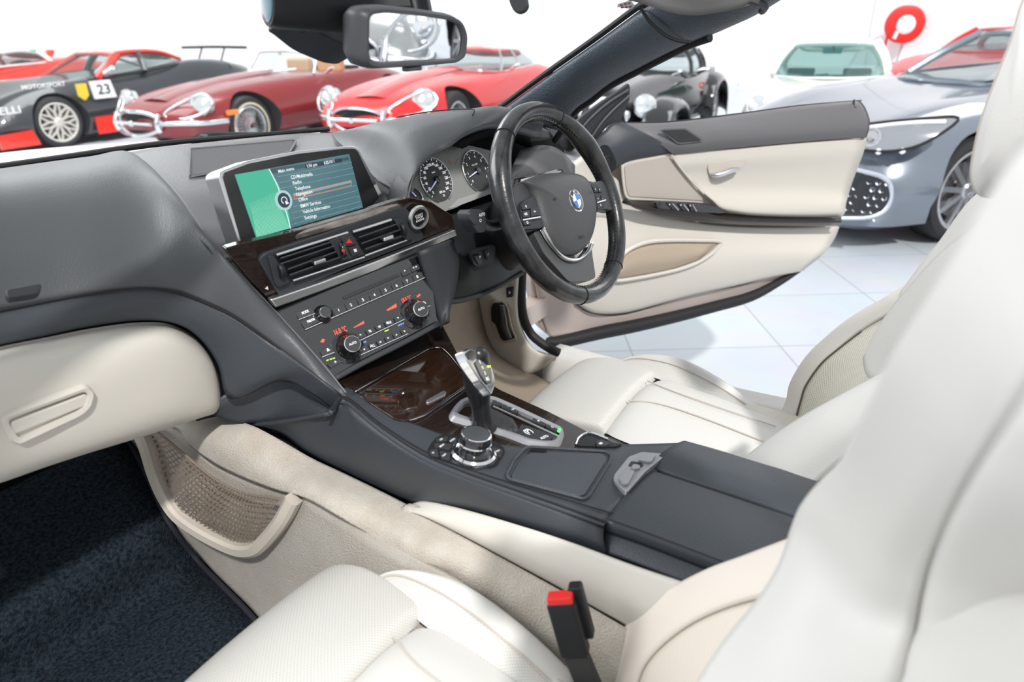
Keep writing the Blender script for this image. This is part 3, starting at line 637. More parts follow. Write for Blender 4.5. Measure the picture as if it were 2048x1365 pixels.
for s_, h_ in prof: R_.append([bm.verts.new(WP.pt(cx+(p.x-cx)*s_, cy+(p.y-cy)*s_, h_)) for p in sp_])
for a, b in zip(R_, R_[1:]):
    for j in range(len(a)): bm.faces.new((a[j], a[(j+1) % len(a)], b[(j+1) % len(a)], b[j]))
bm.faces.new(R_[-1]); bmesh.ops.recalc_face_normals(bm, faces=bm.faces)
air = link('airbag_cover', bm, mat('airbag_leather', (0.055,0.055,0.058), 0.5, bump=('voronoi', 420, 0.35, 0.0006)), sw)
bc = WP.hit(*z7([(507,692)])[0], .022)
bdg = lathe('badge', bc, WN, [(0,.005),(.0185,.005),(.0205,.0045),(.0205,0)], mat('badge_black', (0.012,0.012,0.014), .2, coat=1), sw, 40)
lathe('badge_rim', bc, WN, [(.0205,0),(.0215,.004),(.0205,.0055),(.0193,.0050)], CHR, bdg, 40)
lathe('badge_inner_ring', bc, WN, [(.0125,.0055),(.0133,.0057),(.0133,.005)], CHR, bdg, 32)
for k in range(4):
    bm = bmesh.new(); l = WP.loc(bc); a0 = math.radians(90*k)
    vs = [WP.pt(l[0], l[1], .0278)]+[WP.pt(l[0]+.0124*math.cos(a0+math.radians(t)), l[1]+.0124*math.sin(a0+math.radians(t)), .0278) for t in range(0, 91, 10)]
    bm.faces.new([bm.verts.new(v) for v in vs])
    link('badge_quarter', bm, mat('badge_blue', (0.04,0.20,0.55), .3) if k in (0,2) else mat('badge_white', (0.8,0.82,0.85), .3), bdg, smooth=False)
bm = bmesh.new(); l = WP.loc(bc)
for s, deg in (('B',140),('M',90),('W',40)):
    a = math.radians(deg); p = Vector(l)+Vector((math.cos(a), math.sin(a)))*.0162; t = Vector((math.sin(a), -math.cos(a)))
    add_text(bm, s, WP, p-t*.0025-Vector((-t.y,t.x))*.0022, p+t*.0025-Vector((-t.y,t.x))*.0022, .0045, .0280)
link('badge_lettering', bm, mat('badge_white', (0.8,0.82,0.85), .3), bdg, smooth=False)
bm = bmesh.new()
p, q = z7([(540,948),(578,938)]); text_px(bm, 'AIRBAG', WP, p, q, .005, .0262)
for a, b in (((362,688),(390,680)),((612,640),(634,634))): p, q = z7([a, b]); text_px(bm, '(o)', WP, p, q, .005, .0262)
link('embossed_marks', bm, STI, air, smooth=False)
# spokes
LS = plate('spoke', WP, z7([(60,615),(100,590),(172,560),(215,620),(260,720),(300,860),(300,880),(150,910),(60,720)]), .022, mat('spoke_plastic', (0.045,0.046,0.05), .42), sw, off=.006, r=.01, bevel=.003)
plate('spoke', WP, z7([(600,545),(640,560),(700,545),(770,640),(775,760),(720,745),(660,765),(640,690)]), .022, mat('spoke_plastic', (0.045,0.046,0.05), .42), sw, off=.006, r=.01, bevel=.003)
bm = bmesh.new(); ls = z7([(225,900),(290,885),(340,980),(410,1060),(470,1085),(560,1080),(615,1015),(628,985),(630,1050),(652,1190),(650,1215),(600,1240),(500,1245),(470,1240),(440,1210),(300,1050)])
plate_bm(WP, ls, .018, .004, r=.01, bm=bm); link('lower_spoke', bm, mat('lower_spoke_grey', (0.075,0.075,0.078), .4), sw, bevel=.003)
vt = z7([(285,880),(330,960),(390,1040),(440,1085),(490,1104),(540,1098),(585,1070),(615,1030),(630,970)]); vi = z7([(296,878),(345,960),(405,1030),(450,1066),(495,1080),(540,1076),(580,1052),(608,1015),(625,965)])
bm = patch_bm([[WP.hit(x, y, .0115) for x, y in vt], [WP.hit((x+a)/2, (y+b)/2, .0135) for (x, y), (a, b) in zip(vt, vi)], [WP.hit(x, y, .0115) for x, y in vi]], 5, 3)
link('silver_trim', bm, ALU, sw, solid=.006)
# button pads
pd = plate('button_pad', WP, z7([(140,720),(160,690),(235,652),(260,720),(298,860),(280,875),(165,885),(150,870)]), .012, PLG, sw, off=.013, r=.004)
for q, s in (([(150,725),(205,695),(215,740),(155,750)],'R'), ([(155,765),(200,750),(205,800),(160,805)],'RES'), ([(210,740),(262,730),(272,785),(215,798)],'<>'), ([(160,830),(218,820),(215,850),(168,855)],'O')):
    b = plate('button', WP, z7(q), .004, BTN, pd, off=.0165, r=.0015)
    bm = bmesh.new(); cxx = sum(a for a, _ in q)/4; cyy = sum(a for _, a in q)/4; p1, p2 = z7([(cxx-9, cyy+8), (cxx+9, cyy+4)]); text_px(bm, s, WP, p1, p2, .004, .0176); link('button_print', bm, WHE, b, smooth=False)
p, q = z7([(155,820),(275,800)]); tube('chrome_line', [WP.hit(*p, .0175), WP.hit(*q, .0175)], .0013, ALU, pd, 6, k=0)
pd2 = plate('button_pad', WP, z7([(625,575),(660,575),(705,620),(722,690),(715,740),(665,765),(655,720)]), .012, PLG, sw, off=.013, r=.004)
for q, s in (([(632,590),(660,585),(672,625),(648,630)],'v'), ([(668,592),(690,605),(698,630),(676,628)],'^'), ([(655,655),(680,650),(690,690),(662,695)],'+'), ([(690,650),(712,655),(716,685),(695,690)],'-'), ([(664,712),(716,695),(714,722),(668,745)],'C')):
    b = plate('button', WP, z7(q), .004, BTN, pd2, off=.0165, r=.0015)
    bm = bmesh.new(); cxx = sum(a for a, _ in q)/4; cyy = sum(a for _, a in q)/4; p1, p2 = z7([(cxx-5, cyy+8), (cxx+5, cyy+5)]); text_px(bm, s, WP, p1, p2, .004, .0176); link('button_print', bm, WHE, b, smooth=False)
p, q = z7([(662,702),(720,684)]); tube('chrome_line', [WP.hit(*p, .0175), WP.hit(*q, .0175)], .0013, ALU, pd2, 6, k=0)
# ================================================================ STEERING COLUMN
scl = thing('steering_column', 'black steering column shroud with its left hand stalk, behind the steering wheel', 'steering column', (.37, .12, 1.08))
tube('shroud', [WC-WN*.015, WC-WN*.05, WC-WN*.10+Vector((0,0,-.01)), WC-WN*.17+Vector((0,0,-.02))], [.045,.058,.066,.07], PLA, scl, 20)
tube('column_boot', [WC-WN*.002, WC-WN*.03], [.04,.045], PLA, scl, 20, k=0)
s0 = Y(985,452,.06); s1 = Y(958,440,.045)
tube('stalk', [WC-WN*.05+Vector((-.03,0,0)), s0, s1+Vector((-.002,0,0))], [.009,.010,.010], PLA, scl, 12)
kb = Plane(Y(939,419,.04), Y(973,412,.04), Y(945,463,.035))
kk = plate('stalk_knob', kb, z5([(495,710),(510,690),(580,690),(605,712),(612,800),(600,835),(560,840),(520,790),(498,750)]), .025, PLG, scl, off=.006, r=.006, bevel=.003)
plate('stalk_button', kb, z5([(500,715),(515,708),(540,712),(548,782),(530,785),(505,755)]), .004, BTN, kk, off=.009, r=.003)
bm = bmesh.new(); p, q = z5([(562,738),(575,734)]); text_px(bm, 'AUTO', kb, p, (q[0]+8, q[1]-2), .005, .0078); p, q = z5([(565,772),(578,768)]); text_px(bm, 'O', kb, p, q, .005, .0078); link('stalk_symbols', bm, WHT, kk, smooth=False)
# ================================================================ CENTRE CONSOLE
con = thing('centre_console', 'long black leather centre console with a dark wood panel between the cream seats', 'console', (0, -.1, .75))
CN = Plane(X(690,797,-.13), X(1211,1043,-.105), X(1331,906,.10))
z3 = zc(650,650,2.923)
H = lambda L, o=0: [CN.hit(x, y, o) for x, y in L]
# leather top, left strip up to the armrest
lo = [(668,822),(692,799),(760,853),(842,907),(930,945),(1020,977),(1115,1010),(1212,1045)]
up_ = [(684,775),(706,779),(770,820),(880,864),(985,886),(1090,893),(1220,890),(1372,886)]
L0, U0 = H(lo), H(up_); rr = []
for t_ in (0,.25,.5,.75,1): rr.append([a.lerp(b, t_)+CN.n*(.0012*math.sin(math.pi*t_)) for a, b in zip(L0, U0)])
rr.insert(0, [p-CN.n*.006+Vector((-.004,0,0)) for p in L0])
patch('leather_top', rr, LEA, con, 5, 4, solid=.006)
side_b = [(560,868),(610,905),(690,948),(820,1006),(930,1022),(1050,1056),(1140,1085),(1212,1110)]
sb = [X(a, b, x_) for (a, b), x_ in zip(side_b, (-.165,-.16,-.152,-.145,-.138,-.132,-.128,-.124))]
lo2 = [p-CN.n*.006+Vector((-.004,0,0)) for p in L0]; lo2[0] = X(672,826,-.145)
sidep = [X(520,850,-.175)]+sb
patch('leather_side', ruled([lo2[0]+Vector((-.01,0,0))]+lo2, [X(500,852,-.18)]+sb, 3, .004, (-1,0,.2)), LEA, con, 5, 4, solid=.006)
tube('seam', [p+CN.n*.001+Vector((-.002,0,.001)) for p in L0], .0013, STI, con, 6, k=5)
tube('stitching', [a.lerp(b,.07)+CN.n*.0025 for a, b in zip(L0, U0)], .0009, STI, con, 5, k=5)
# cream side trim
ct = [(818,1010),(850,1003),(930,1020),(1040,1052),(1140,1086),(1250,1128),(1365,1168),(1450,1200)]
cb = [(822,1018),(865,1040),(935,1078),(1030,1130),(1115,1176),(1200,1224),(1262,1258),(1330,1300)]
xs = (-.146,-.147,-.146,-.145,-.145,-.145,-.145,-.145)
A_ = [X(a, b, x_) for (a, b), x_ in zip(ct, xs)]; B_ = [X(a, b, x_-.012) for (a, b), x_ in zip(cb, xs)]
patch('cream_side_trim', ruled(A_, B_, 4, .012, (-1,0,.1)), CREL, con, 5, 4, solid=.01)
# wood panel
wood = [(660,752),(838,645),(885,650),(930,735),(1000,780),(1100,825),(1180,866),(1240,890),(1190,897),(1090,897),(985,890),(880,868),(800,838),(720,792)]
plate('wood_panel', CN, wood, .02, VEN, con, off=.0012, r=.008)
ow = [(722,786),(745,772),(860,700),(880,698),(898,715),(938,762),(934,770),(845,830),(812,842),(790,838),(735,803)]
lidp = plate('cup_holder_lid', CN, ow, .004, mat('gloss_wood_lid', (0.018,0.009,0.006), 0.06, coat=1, var=(25,(0.035,0.016,0.009),(1,12,12))), con, off=.004, r=.012)
bm = bmesh.new(); add_tube(bm, [CN.pt(p[0], p[1], .0045) for p in fillet([CN.loc(CN.hit(x, y, .0045)) for x, y in [(700,790),(722,777),(862,697),(882,695),(900,712),(940,764),(936,771),(845,834),(812,845)]][0:9], .012, 4)[3:-3]], .0012, 6); link('chrome_edge', bm, CHR, lidp)
plate('chrome_latch', CN, [(852,801),(888,781),(893,785),(890,790),(858,806),(852,805)], .003, ALU, lidp, off=.006, r=.002)
# selector bezel and buttons
bzo = z3([(720,520),(745,475),(780,440),(850,410),(990,415),(1100,460),(1395,600),(1405,630),(1380,700),(1300,705),(1180,690),(1050,640),(730,550)])
bzi = z3([(765,520),(785,485),(815,455),(870,440),(985,445),(1085,490),(1365,620),(1375,640),(1345,685),(1290,690),(1190,675),(1060,622),(790,535)])
bm = bmesh.new()
pa = fillet([CN.loc(CN.hit(x, y, .006)) for x, y in bzo], .006, 3); pb = fillet([CN.loc(CN.hit(x, y, .004)) for x, y in bzi], .006, 3)
ring_mesh(bm, CN, pa, pb, -.004, .000, .008)
bez = link('selector_bezel', bm, SIL, con)
plate('bezel_floor', CN, bzi, .003, PLG, bez, off=.001, r=.005)
bm = patch_bm([H(z3([(870,500),(930,480),(1000,500),(1100,550)]), .010), H(z3([(850,540),(920,540),(1010,560),(1130,610)]), .012), H(z3([(900,590),(960,600),(1050,625),(1120,640)]), .006)], 5, 5)
link('selector_gaiter', bm, mat('gaiter', (0.03,0.03,0.032), .5, bump=('noise', 60, .8, .004)), bez, solid=.004)
def cbtn(q, s=None, m=BTN, off=.006, h=.004):
    b = plate('button', CN, z3(q), .005, m, bez, off=off, r=.0015)
    if s:
        cxx = sum(a for a, _ in q)/len(q); cyy = sum(a for _, a in q)/len(q); w_ = 6+9*len(s); bm = bmesh.new(); p1, p2 = z3([(cxx-w_*.5, cyy+8), (cxx+w_*.5, cyy-w_*.25)]); text_px(bm, s, CN, p1, p2, h, off+.0009); link('button_print', bm, WHE, b, smooth=False)
    return b
cbtn([(985,430),(1045,440),(1030,470),(975,460)], '.'); cbtn([(1050,448),(1110,470),(1092,500),(1030,480)], '.'); cbtn([(1100,475),(1145,487),(1125,512),(1080,500)], 'COMF', h=.003)
cbtn([(1225,535),(1310,565),(1285,590),(1205,560)], 'P'); cbtn([(1315,570),(1385,600),(1360,625),(1290,595)], 'C')
cbtn([(1150,580),(1285,625),(1250,680),(1110,640)], '(P)', h=.010); cbtn([(1280,630),(1335,650),(1300,692),(1240,680)], 'AUTO', h=.005)
bm = bmesh.new(); plate_bm(CN, z3([(1365,603),(1382,610),(1372,630),(1357,622)]), .001, .0075, bm=bm); link('green_indicator', bm, mat('green_lamp', (.05,.6,.05), .4, emit=(.1,1,.15), estr=1.2), bez, smooth=False)
p, q = z3([(985,478),(1370,655)]); tube('chrome_line', [CN.hit(*p, .007), CN.hit(*q, .007)], .0016, ALU, bez, 8, k=0)
# gear lever
gl = thing('gear_selector', 'black and chrome gear selector lever standing on the dark wood console panel', 'gear lever', tuple(CN.hit(965,855)))
bx_ = CN.hit(967,856,.006).x
B0 = CN.hit(962,852,.004); T0 = X(946,705,0.0)
path = [CN.hit(966,856,.002), CN.hit(966,850,.018)]
p1 = X(962,820,.005); p2 = X(957,790,bx_-.004); p3 = X(949,755,0); p4 = X(943,725,0); p5 = X(946,704,.0)
fw = Vector((0,1,0))
def loft(bm, secs, seg=20):
    """secs: (centre, axis u * half, axis v * half)"""
    R = []
    for c, a, b in secs: R.append([bm.verts.new(c+a*math.cos(2*math.pi*j/seg)+b*math.sin(2*math.pi*j/seg)) for j in range(seg)])
    for x, y in zip(R, R[1:]):
        for j in range(seg): bm.faces.new((x[j], x[(j+1) % seg], y[(j+1) % seg], y[j]))
    bm.faces.new(R[0][::-1]); bm.faces.new(R[-1]); bmesh.ops.recalc_face_normals(bm, faces=bm.faces)
xx = Vector((1,0,0)); yy = Vector((0,1,0)); vv = Vector((0,.75,-.65))
SE = [(CN.hit(968,856,.006), xx*.017, yy*.019), (X(965,838,bx_), xx*.013, yy*.015), (X(961,812,bx_-.002), xx*.0125, yy*.015), (X(957,790,bx_-.004), xx*.0135, yy*.018), (X(955,765,bx_-.006), xx*.016, yy*.023), (X(953,742,bx_-.008), xx*.018, vv*.026), (X(950,724,bx_-.010), xx*.0175, vv*.026), (X(945,708,bx_-.012), xx*.014, vv*.018), (X(943,702,bx_-.013), xx*.008, vv*.008)]
cp_ = crs([s[0] for s in SE], 4); ca = crs([s[1] for s in SE], 4); cb_ = crs([s[2] for s in SE], 4)
bm = bmesh.new(); loft(bm, list(zip(cp_, ca, cb_)), 22); link('grip', bm, mat('lever_leather', (0.018,0.018,0.02), .3), gl)
LP = Plane(X(932,712,-.004), X(955,700,-.004)+Vector((.02,0,0)), X(985,770,.004)); LP.n = (CAM-LP.o).normalized()
gp = Plane(X(945,705,bx_-.026), X(965,712,bx_+.002), X(985,765,bx_-.004))
ch = plate('chrome_face', gp, [(926,703),(938,696),(954,700),(972,716),(984,735),(991,757),(990,775),(984,790),(974,776),(962,762),(950,745),(935,722)], .014, CHR, gl, off=.004, r=.004, bevel=.003)
plate('lock_button', gp, [(931,707),(941,700),(952,703),(957,710),(948,722),(938,718)], .002, GLO, ch, off=.0055, r=.002)
pn = plate('selector_display', gp, [(950,726),(962,712),(976,728),(984,745),(984,768),(975,770),(962,752)], .002, GLO, ch, off=.0055, r=.003)
bm = bmesh.new()
for s, a, b in (('R',(958,729),(965,727)),('N',(963,740),(970,738)),('D',(968,751),(975,749)),('M/S',(971,763),(982,760))): text_px(bm, s, gp, a, b, .005, .0068)
link('selector_letters', bm, WHE, pn, smooth=False)
plate('green_mark', gp, [(975,731),(981,730),(982,735),(976,736)], .0006, GRNL, pn, off=.0068, bevel=0)
# rotary controller
rot = thing('rotary_controller', 'round black and chrome rotary controller knob ringed by small buttons, on the leather console', 'control knob', tuple(CN.hit(945,910)))
rc = CN.hit(946,912, .002)
rp = plate('button_surround', CN, z3([(597,745),(610,705),(650,655),(700,635),(1000,680),(1050,720),(1055,745),(1010,820),(960,835),(800,825),(620,765)]), .006, PLA, rot, off=.003, r=.008)
for q, s in (([(650,665),(720,650),(715,680),(655,680)],'CD'), ([(728,658),(785,668),(765,690),(725,682)],'RADIO'), ([(640,690),(745,695),(730,730),(640,712)],'MENU'), ([(608,735),(655,722),(668,770),(620,760)],'O'), ([(668,735),(735,745),(730,790),(678,775)],'NAV'), ([(985,710),(1040,730),(1030,770),(980,765)],'OPTION'), ([(930,790),(1015,775),(985,815),(900,820)],'BACK')):
    b = plate('button', CN, z3(q), .004, BTN, rot, off=.0065, r=.002)
    cxx = sum(a for a, _ in q)/4; cyy = sum(a for _, a in q)/4; bm = bmesh.new(); w_ = 8+5*len(s); p1, p2 = z3([(cxx-w_/2*.9, cyy+10), (cxx+w_/2*.8, cyy-w_*.25)]); text_px(bm, s, CN, p1, p2, .0028, .0074); link('button_print', bm, WHE, b, smooth=False)
lathe('chrome_base', rc, CN.n, [(0,.001),(.030,.001),(.031,.006),(.028,.009),(.024,.008),(.022,.006)], CHR, rot, 40)
lathe('knob', rc, CN.n, [(.022,.004),(.021,.010),(.020,.016),(.0215,.022),(.0215,.031),(.020,.034)], GLO, rot, 40)
lathe('chrome_band', rc, CN.n, [(.0214,.020),(.0224,.022),(.0214,.024)], CHR, rot, 40)
lathe('knob_top', rc, CN.n, [(.020,.034),(.019,.0355),(.0165,.036),(0,.0352)], mat('knob_top_grey', (0.06,0.065,0.07), .35), rot, 40)
lathe('chrome_top_ring', rc, CN.n, [(.020,.0335),(.0205,.0355),(.019,.0362)], CHR, rot, 40)
# lidded tray
tr = thing('console_tray_lid', 'square black leather tray lid set flush in the console behind the rotary controller', 'lid', tuple(CN.hit(1120,950)))
bo = z3([(1060,880),(1105,790),(1180,712),(1640,740),(1672,760),(1665,800),(1540,1005),(1510,1020),(1080,905)])
bi = z3([(1088,880),(1130,800),(1195,745),(1290,750),(1310,740),(1620,750),(1645,770),(1640,800),(1520,990),(1490,1000),(1100,900)])
bm = bmesh.new(); add_tube(bm, [CN.pt(p[0], p[1], .0035) for p in fillet([CN.loc(CN.hit(x, y, .0035)) for x, y in bo], .010, 5)], .0022, 8, closed=True); link('rolled_edge', bm, LEA, tr)
plate('lid', CN, bi, .005, LEA, tr, off=.005, r=.008, bevel=.0015)
plate('finger_notch', CN, z3([(1185,742),(1205,722),(1290,728),(1310,736),(1290,752),(1195,748)]), .003, GLO, tr, off=.0045, r=.002)
# auxiliary switch by the driver's seat
au = thing('roof_switch', 'small black switch tray with a chrome rim at the rear end of the wood panel', 'switch', tuple(CN.hit(1190,880)))
plate('tray', CN, z3([(1465,690),(1490,655),(1550,632),(1650,668),(1690,690),(1740,696),(1700,712),(1480,705)]), .004, PLA, au, off=.004, r=.003)
bm = bmesh.new(); add_tube(bm, H(z3([(1465,700),(1490,655),(1550,630),(1655,668)]), .006), .0016, 8, k=4); link('chrome_rim', bm, CHR, au)
plate('switch', CN, z3([(1585,680),(1620,668),(1665,690),(1650,705),(1590,705)]), .004, BTN, au, off=.008, r=.002)
bm = bmesh.new(); plate_bm(CN, z3([(1600,693),(1612,686),(1625,692),(1612,698)]), .0006, .0088, bm=bm); link('switch_symbol', bm, WHT, au, smooth=False)
# armrest
arm = thing('armrest', 'wide black leather armrest box with a split lid behind the silver switch panel', 'armrest', (0, -.5, .75))
AT = Plane(X(1212,1045,-.105), X(1435,1130,-.105), X(1331,906,.10))
def cush(name, a, b, h, sidea=None):
    """padded lid between two pixel lines a (left) and b (right)"""
    A = [AT.hit(*p, .0) for p in a]; Bq = [AT.hit(*p, .0) for p in b]; R = []
    R.append([p-AT.n*.014 for p in A])
    for t_ in (0,.06,.3,.6,.92,1): R.append([p.lerp(q, t_)+AT.n*(h*min(1, math.sin(math.pi*min(max(t_,.0),1))*2.2)) for p, q in zip(A, Bq)])
    R.append([p-AT.n*.014 for p in Bq])
    return patch(name, R, LEA, arm, 5, 3, solid=.004)
l1 = [(1212,1045),(1290,1072),(1380,1106),(1500,1152),(1700,1228)]; l2 = [(1298,940),(1370,964),(1460,994),(1590,1038),(1760,1094)]
cush('left_lid', l1, l2, .006)
l3 = [(1300,936),(1372,961),(1462,990),(1592,1034),(1762,1090)]; l4 = [(1372,886),(1440,905),(1520,930),(1636,964),(1800,1012)]
cush('right_lid', l3, l4, .012)
A_ = [AT.hit(*p, -.010) for p in l1]; B_ = [X(a, b, x_) for (a, b), x_ in zip([(1210,1106),(1285,1133),(1370,1166),(1480,1210),(1680,1290)], (-.122,)*5)]
patch('side', ruled(A_, B_, 3, .004, (-1,0,0)), LEA, arm, 5, 3, solid=.006)
patch('front_edge', [[AT.hit(*p, -.004) for p in [(1211,1047),(1250,1003),(1298,940),(1335,915),(1372,886)]], [AT.hit(*p, -.03) for p in [(1211,1047),(1250,1003),(1298,940),(1335,915),(1372,886)]]], PLA, arm, 4, 2)
patch('stitching', [[AT.hit(a, b, .0062) for a, b in [(1217,1040),(1294,1067),(1384,1101),(1504,1147)]], [AT.hit(a, b, .0062) for a, b in [(1218,1038),(1295,1065),(1385,1099),(1505,1145)]]], STI, arm, 4, 2, solid=.0005)
ws = thing('window_switch_panel', 'curved silver panel with window switches across the front of the armrest', 'switch panel', tuple(CN.hit(1275,945)))
wp = plate('panel', AT, z3([(1685,890),(1695,868),(1775,770),(1850,742),(1985,752),(1975,775),(1870,860),(1765,980),(1740,960),(1690,910)]), .008, SIL, ws, off=.010, r=.004, bevel=.0015)
for q in ([(1715,895),(1755,850),(1810,852),(1770,930),(1745,930)], [(1830,790),(1865,752),(1935,757),(1905,800)]): plate('window_switch', AT, z3(q), .004, SIL, ws, off=.0145, r=.002, bevel=.001)
plate('centre_recess', AT, z3([(1770,825),(1790,795),(1850,805),(1865,825),(1840,840)]), .002, PLG, ws, off=.0105, r=.003)
plate('centre_rocker', AT, z3([(1790,828),(1805,812),(1838,818),(1845,835),(1800,845)]), .004, SIL, ws, off=.014, r=.002)
# ================================================================ CARPETS AND FOOTWELL
tun = [(360,862),(430,834),(494,848),(545,872),(620,915),(690,948),(760,982),(822,1014),(900,1060),(1010,1120),(1115,1178),(1200,1226),(1270,1270),(1350,1330)]
fol = [(330,850),(347,866),(405,912),(457,943),(542,977),(610,996),(680,1035),(750,1077),(826,1121),(905,1165),(990,1230),(1080,1310),(1150,1380),(1200,1430)]
xa = [-.13,-.165,-.185,-.18,-.166,-.160,-.157,-.155,-.160,-.162,-.163,-.163,-.163,-.163]
T_ = [X(a, b, x_) for (a, b), x_ in zip(tun, xa)]; F_ = [X(a, b, (-.2 if i < 2 else -.225 if i < 7 else -.212 if i < 9 else -.195)) for i, (a, b) in enumerate(fol)]
tc_ = patch('tunnel_carpet', ruled(T_, F_, 5, .018, (-.8,0,.6)), CAR, None, 4, 4, solid=.01)
tag(tc_, 'fluffy beige carpet covering the tunnel below the centre console', 'carpet')
low = [(225,880),(262,884),(300,950),(345,1045),(400,1120),(450,1172),(500,1222),(560,1290),(640,1340),(740,1390),(850,1430)]
fo2 = [(300,850),(347,866),(405,912),(457,943),(542,977),(610,996),(680,1035),(750,1077),(826,1121),(905,1165),(990,1230)]
ly = [Y(225,880,.75), Y(262,884,.72), Y(300,950,.62), Y(345,1045,.50)]+[Zz(a, b, .49) for a, b in low[4:]]
top2 = [X(a, b, -.215) for a, b in fo2]
sc_ = patch('footwell_side_carpet', ruled(top2, ly, 4, .008, (-1,0,.4)), mat('ribbed_beige_carpet', (0.50, 0.455, 0.40), 0.95, bump=('noise', 500, 1.0, .003), var=(9, (0.58,0.54,0.49))), None, 4, 4, solid=.01)
tag(sc_, 'flat beige carpet on the side of the passenger footwell, below the tunnel', 'carpet')
ed = [p+Vector((-.003,0,.004)) for p in ly]
mp_ = [[e+Vector((-t_*.62, 0, 0)) for e in ed[:8]] for t_ in (0,.33,.66,1)]
mt = patch('floor_mat', mp_, MATC, None, 4, 3, solid=.012, side=(0,0,1)); tag(mt, 'dark navy carpet mat on the passenger footwell floor', 'floor mat')
bm = bmesh.new(); add_tube(bm, [e+Vector((-.004,0,.004)) for e in ed[:8]], .005, 6, k=6); link('bound_edge', bm, mat('mat_binding', (0.012,0.014,0.022), .8), mt)
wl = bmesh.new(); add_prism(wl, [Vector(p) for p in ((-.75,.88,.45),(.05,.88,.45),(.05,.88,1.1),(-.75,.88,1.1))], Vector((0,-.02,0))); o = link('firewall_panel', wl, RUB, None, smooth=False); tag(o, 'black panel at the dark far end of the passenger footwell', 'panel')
# pocket net
nt_ = thing('storage_net', 'brown mesh storage net in a cream frame on the side of the passenger footwell', 'net pocket', (-.24, .25, .75))
fr = [(272,860),(288,890),(305,945),(325,992),(352,1032),(392,1062),(440,1088),(478,1102),(508,1100),(530,1082),(560,1045),(585,1000)]
frx = [-.222,-.226,-.23,-.234,-.238,-.243,-.248,-.252,-.253,-.25,-.243,-.232]
P_ = [X(a, b, x_) for (a, b), x_ in zip(fr, frx)]
bm = bmesh.new(); Q = crs(P_, 6); rings = []
for i, p in enumerate(Q):
    t = (Q[min(i+1, len(Q)-1)]-Q[max(i-1, 0)]).normalized(); o_ = Vector((-1, -.3, .25)).normalized(); s = t.cross(o_).normalized()
    rings.append([bm.verts.new(p+s*a_+o_*b_) for a_, b_ in ((-.011,-.012),(-.011,.004),(-.006,.009),(.006,.009),(.011,.004),(.011,-.012))])
for a, b in zip(rings, rings[1:]):
    for j in range(6): bm.faces.new((a[j], a[(j+1) % 6], b[(j+1) % 6], b[j]))
bm.faces.new(rings[0][::-1]); bm.faces.new(rings[-1]); bmesh.ops.recalc_face_normals(bm, faces=bm.faces)
link('frame', bm, mat('beige_frame_plastic', (0.62,0.56,0.49), .5), nt_)
nti = [(292,862),(306,895),(318,935),(338,985),(362,1020),(400,1048),(442,1072),(470,1085),(500,1085),(520,1066)]
nto = [(312,862),(340,885),(372,912),(402,938),(432,960),(465,978),(490,988),(515,993),(540,996),(560,1000)]
patch('net', ruled([X(a, b, -.244) for a, b in nto], [X(a, b, -.246) for a, b in nti], 4, .006, (-1,0,0)), netting('brown_netting', (0.26,0.20,0.155), 105), nt_, 4, 4, solid=0)
tube('net_hem', [X(a, b, -.246) for a, b in nto], .002, mat('net_hem', (0.24,0.19,0.15), .8), nt_, 6, k=5)
# driver side footwell
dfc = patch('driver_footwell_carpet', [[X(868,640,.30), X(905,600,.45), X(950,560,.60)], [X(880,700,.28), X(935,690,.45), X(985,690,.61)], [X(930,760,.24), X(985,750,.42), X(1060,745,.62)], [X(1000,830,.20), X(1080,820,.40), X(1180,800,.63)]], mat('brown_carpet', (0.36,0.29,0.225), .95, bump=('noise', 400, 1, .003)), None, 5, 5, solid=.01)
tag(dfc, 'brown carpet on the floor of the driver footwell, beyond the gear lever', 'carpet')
kp = patch('kick_panel', [[X(900,560,.60), X(960,550,.60), X(1010,545,.605), X(1034,530,.612), X(1040,540,.625)],
    [X(910,620,.60), X(942,610,.60), X(985,600,.603), X(1028,600,.610), X(1036,610,.625)],
    [X(925,690,.60), X(950,670,.60), X(990,665,.603), X(1032,650,.61), X(1044,655,.625)],
    [X(960,725,.60), X(985,712,.60), X(1030,700,.605), X(1056,692,.612), X(1070,700,.625)],
    [X(1010,765,.60), X(1045,752,.60), X(1080,740,.605), X(1098,722,.612), X(1108,712,.625)]], CREL, None, 5, 5, solid=.01)
tag(kp, 'cream plastic kick panel in the driver footwell, in front of the door opening', 'panel')
KP = Plane(X(980,610,.60), X(1035,600,.605), X(1000,690,.60))
z9 = zc(850,500,3.9)
rl = thing('bonnet_release', 'black bonnet release lever recessed in the cream kick panel', 'lever', tuple(KP.hit(1005,645)))
plate('recess', KP, z9([(500,430),(525,400),(620,410),(640,440),(680,620),(720,710),(620,735),(560,700),(510,560)]), .004, mat('beige_recess', (0.52,0.45,0.37), .6), rl, off=.005, r=.01, bevel=.001)
plate('lever_plate', KP, z9([(512,450),(530,415),(600,410),(635,470),(650,600),(698,690),(620,715),(590,700),(545,580),(515,560)]), .006, RUB, rl, off=.010, r=.006, bevel=.002)
tube('lever_handle', [KP.hit(*p, .016) for p in z9([(600,430),(612,520),(622,600),(660,690)])], [.007,.009,.010,.008], GLO, rl, 10, k=5)
bsw = thing('boot_release_button', 'small square black button high on the cream kick panel', 'button', tuple(KP.hit(1018,585)))
plate('frame', KP, z9([(632,298),(688,290),(682,368),(634,374)]), .005, RUB, bsw, off=.010, r=.002); plate('button', KP, z9([(640,306),(680,300),(675,360),(642,366)]), .004, BTN, bsw, off=.012, r=.002)
bm = bmesh.new(); plate_bm(KP, z9([(652,345),(654,325),(664,322),(666,342)]), .0006, .0127, bm=bm); link('button_print', bm, WHT, bsw, smooth=False)
pdl = thing('brake_pedal', 'black ribbed pedal in the dark driver footwell, right of the climate panel', 'pedal', tuple(X(890,710,.22)))
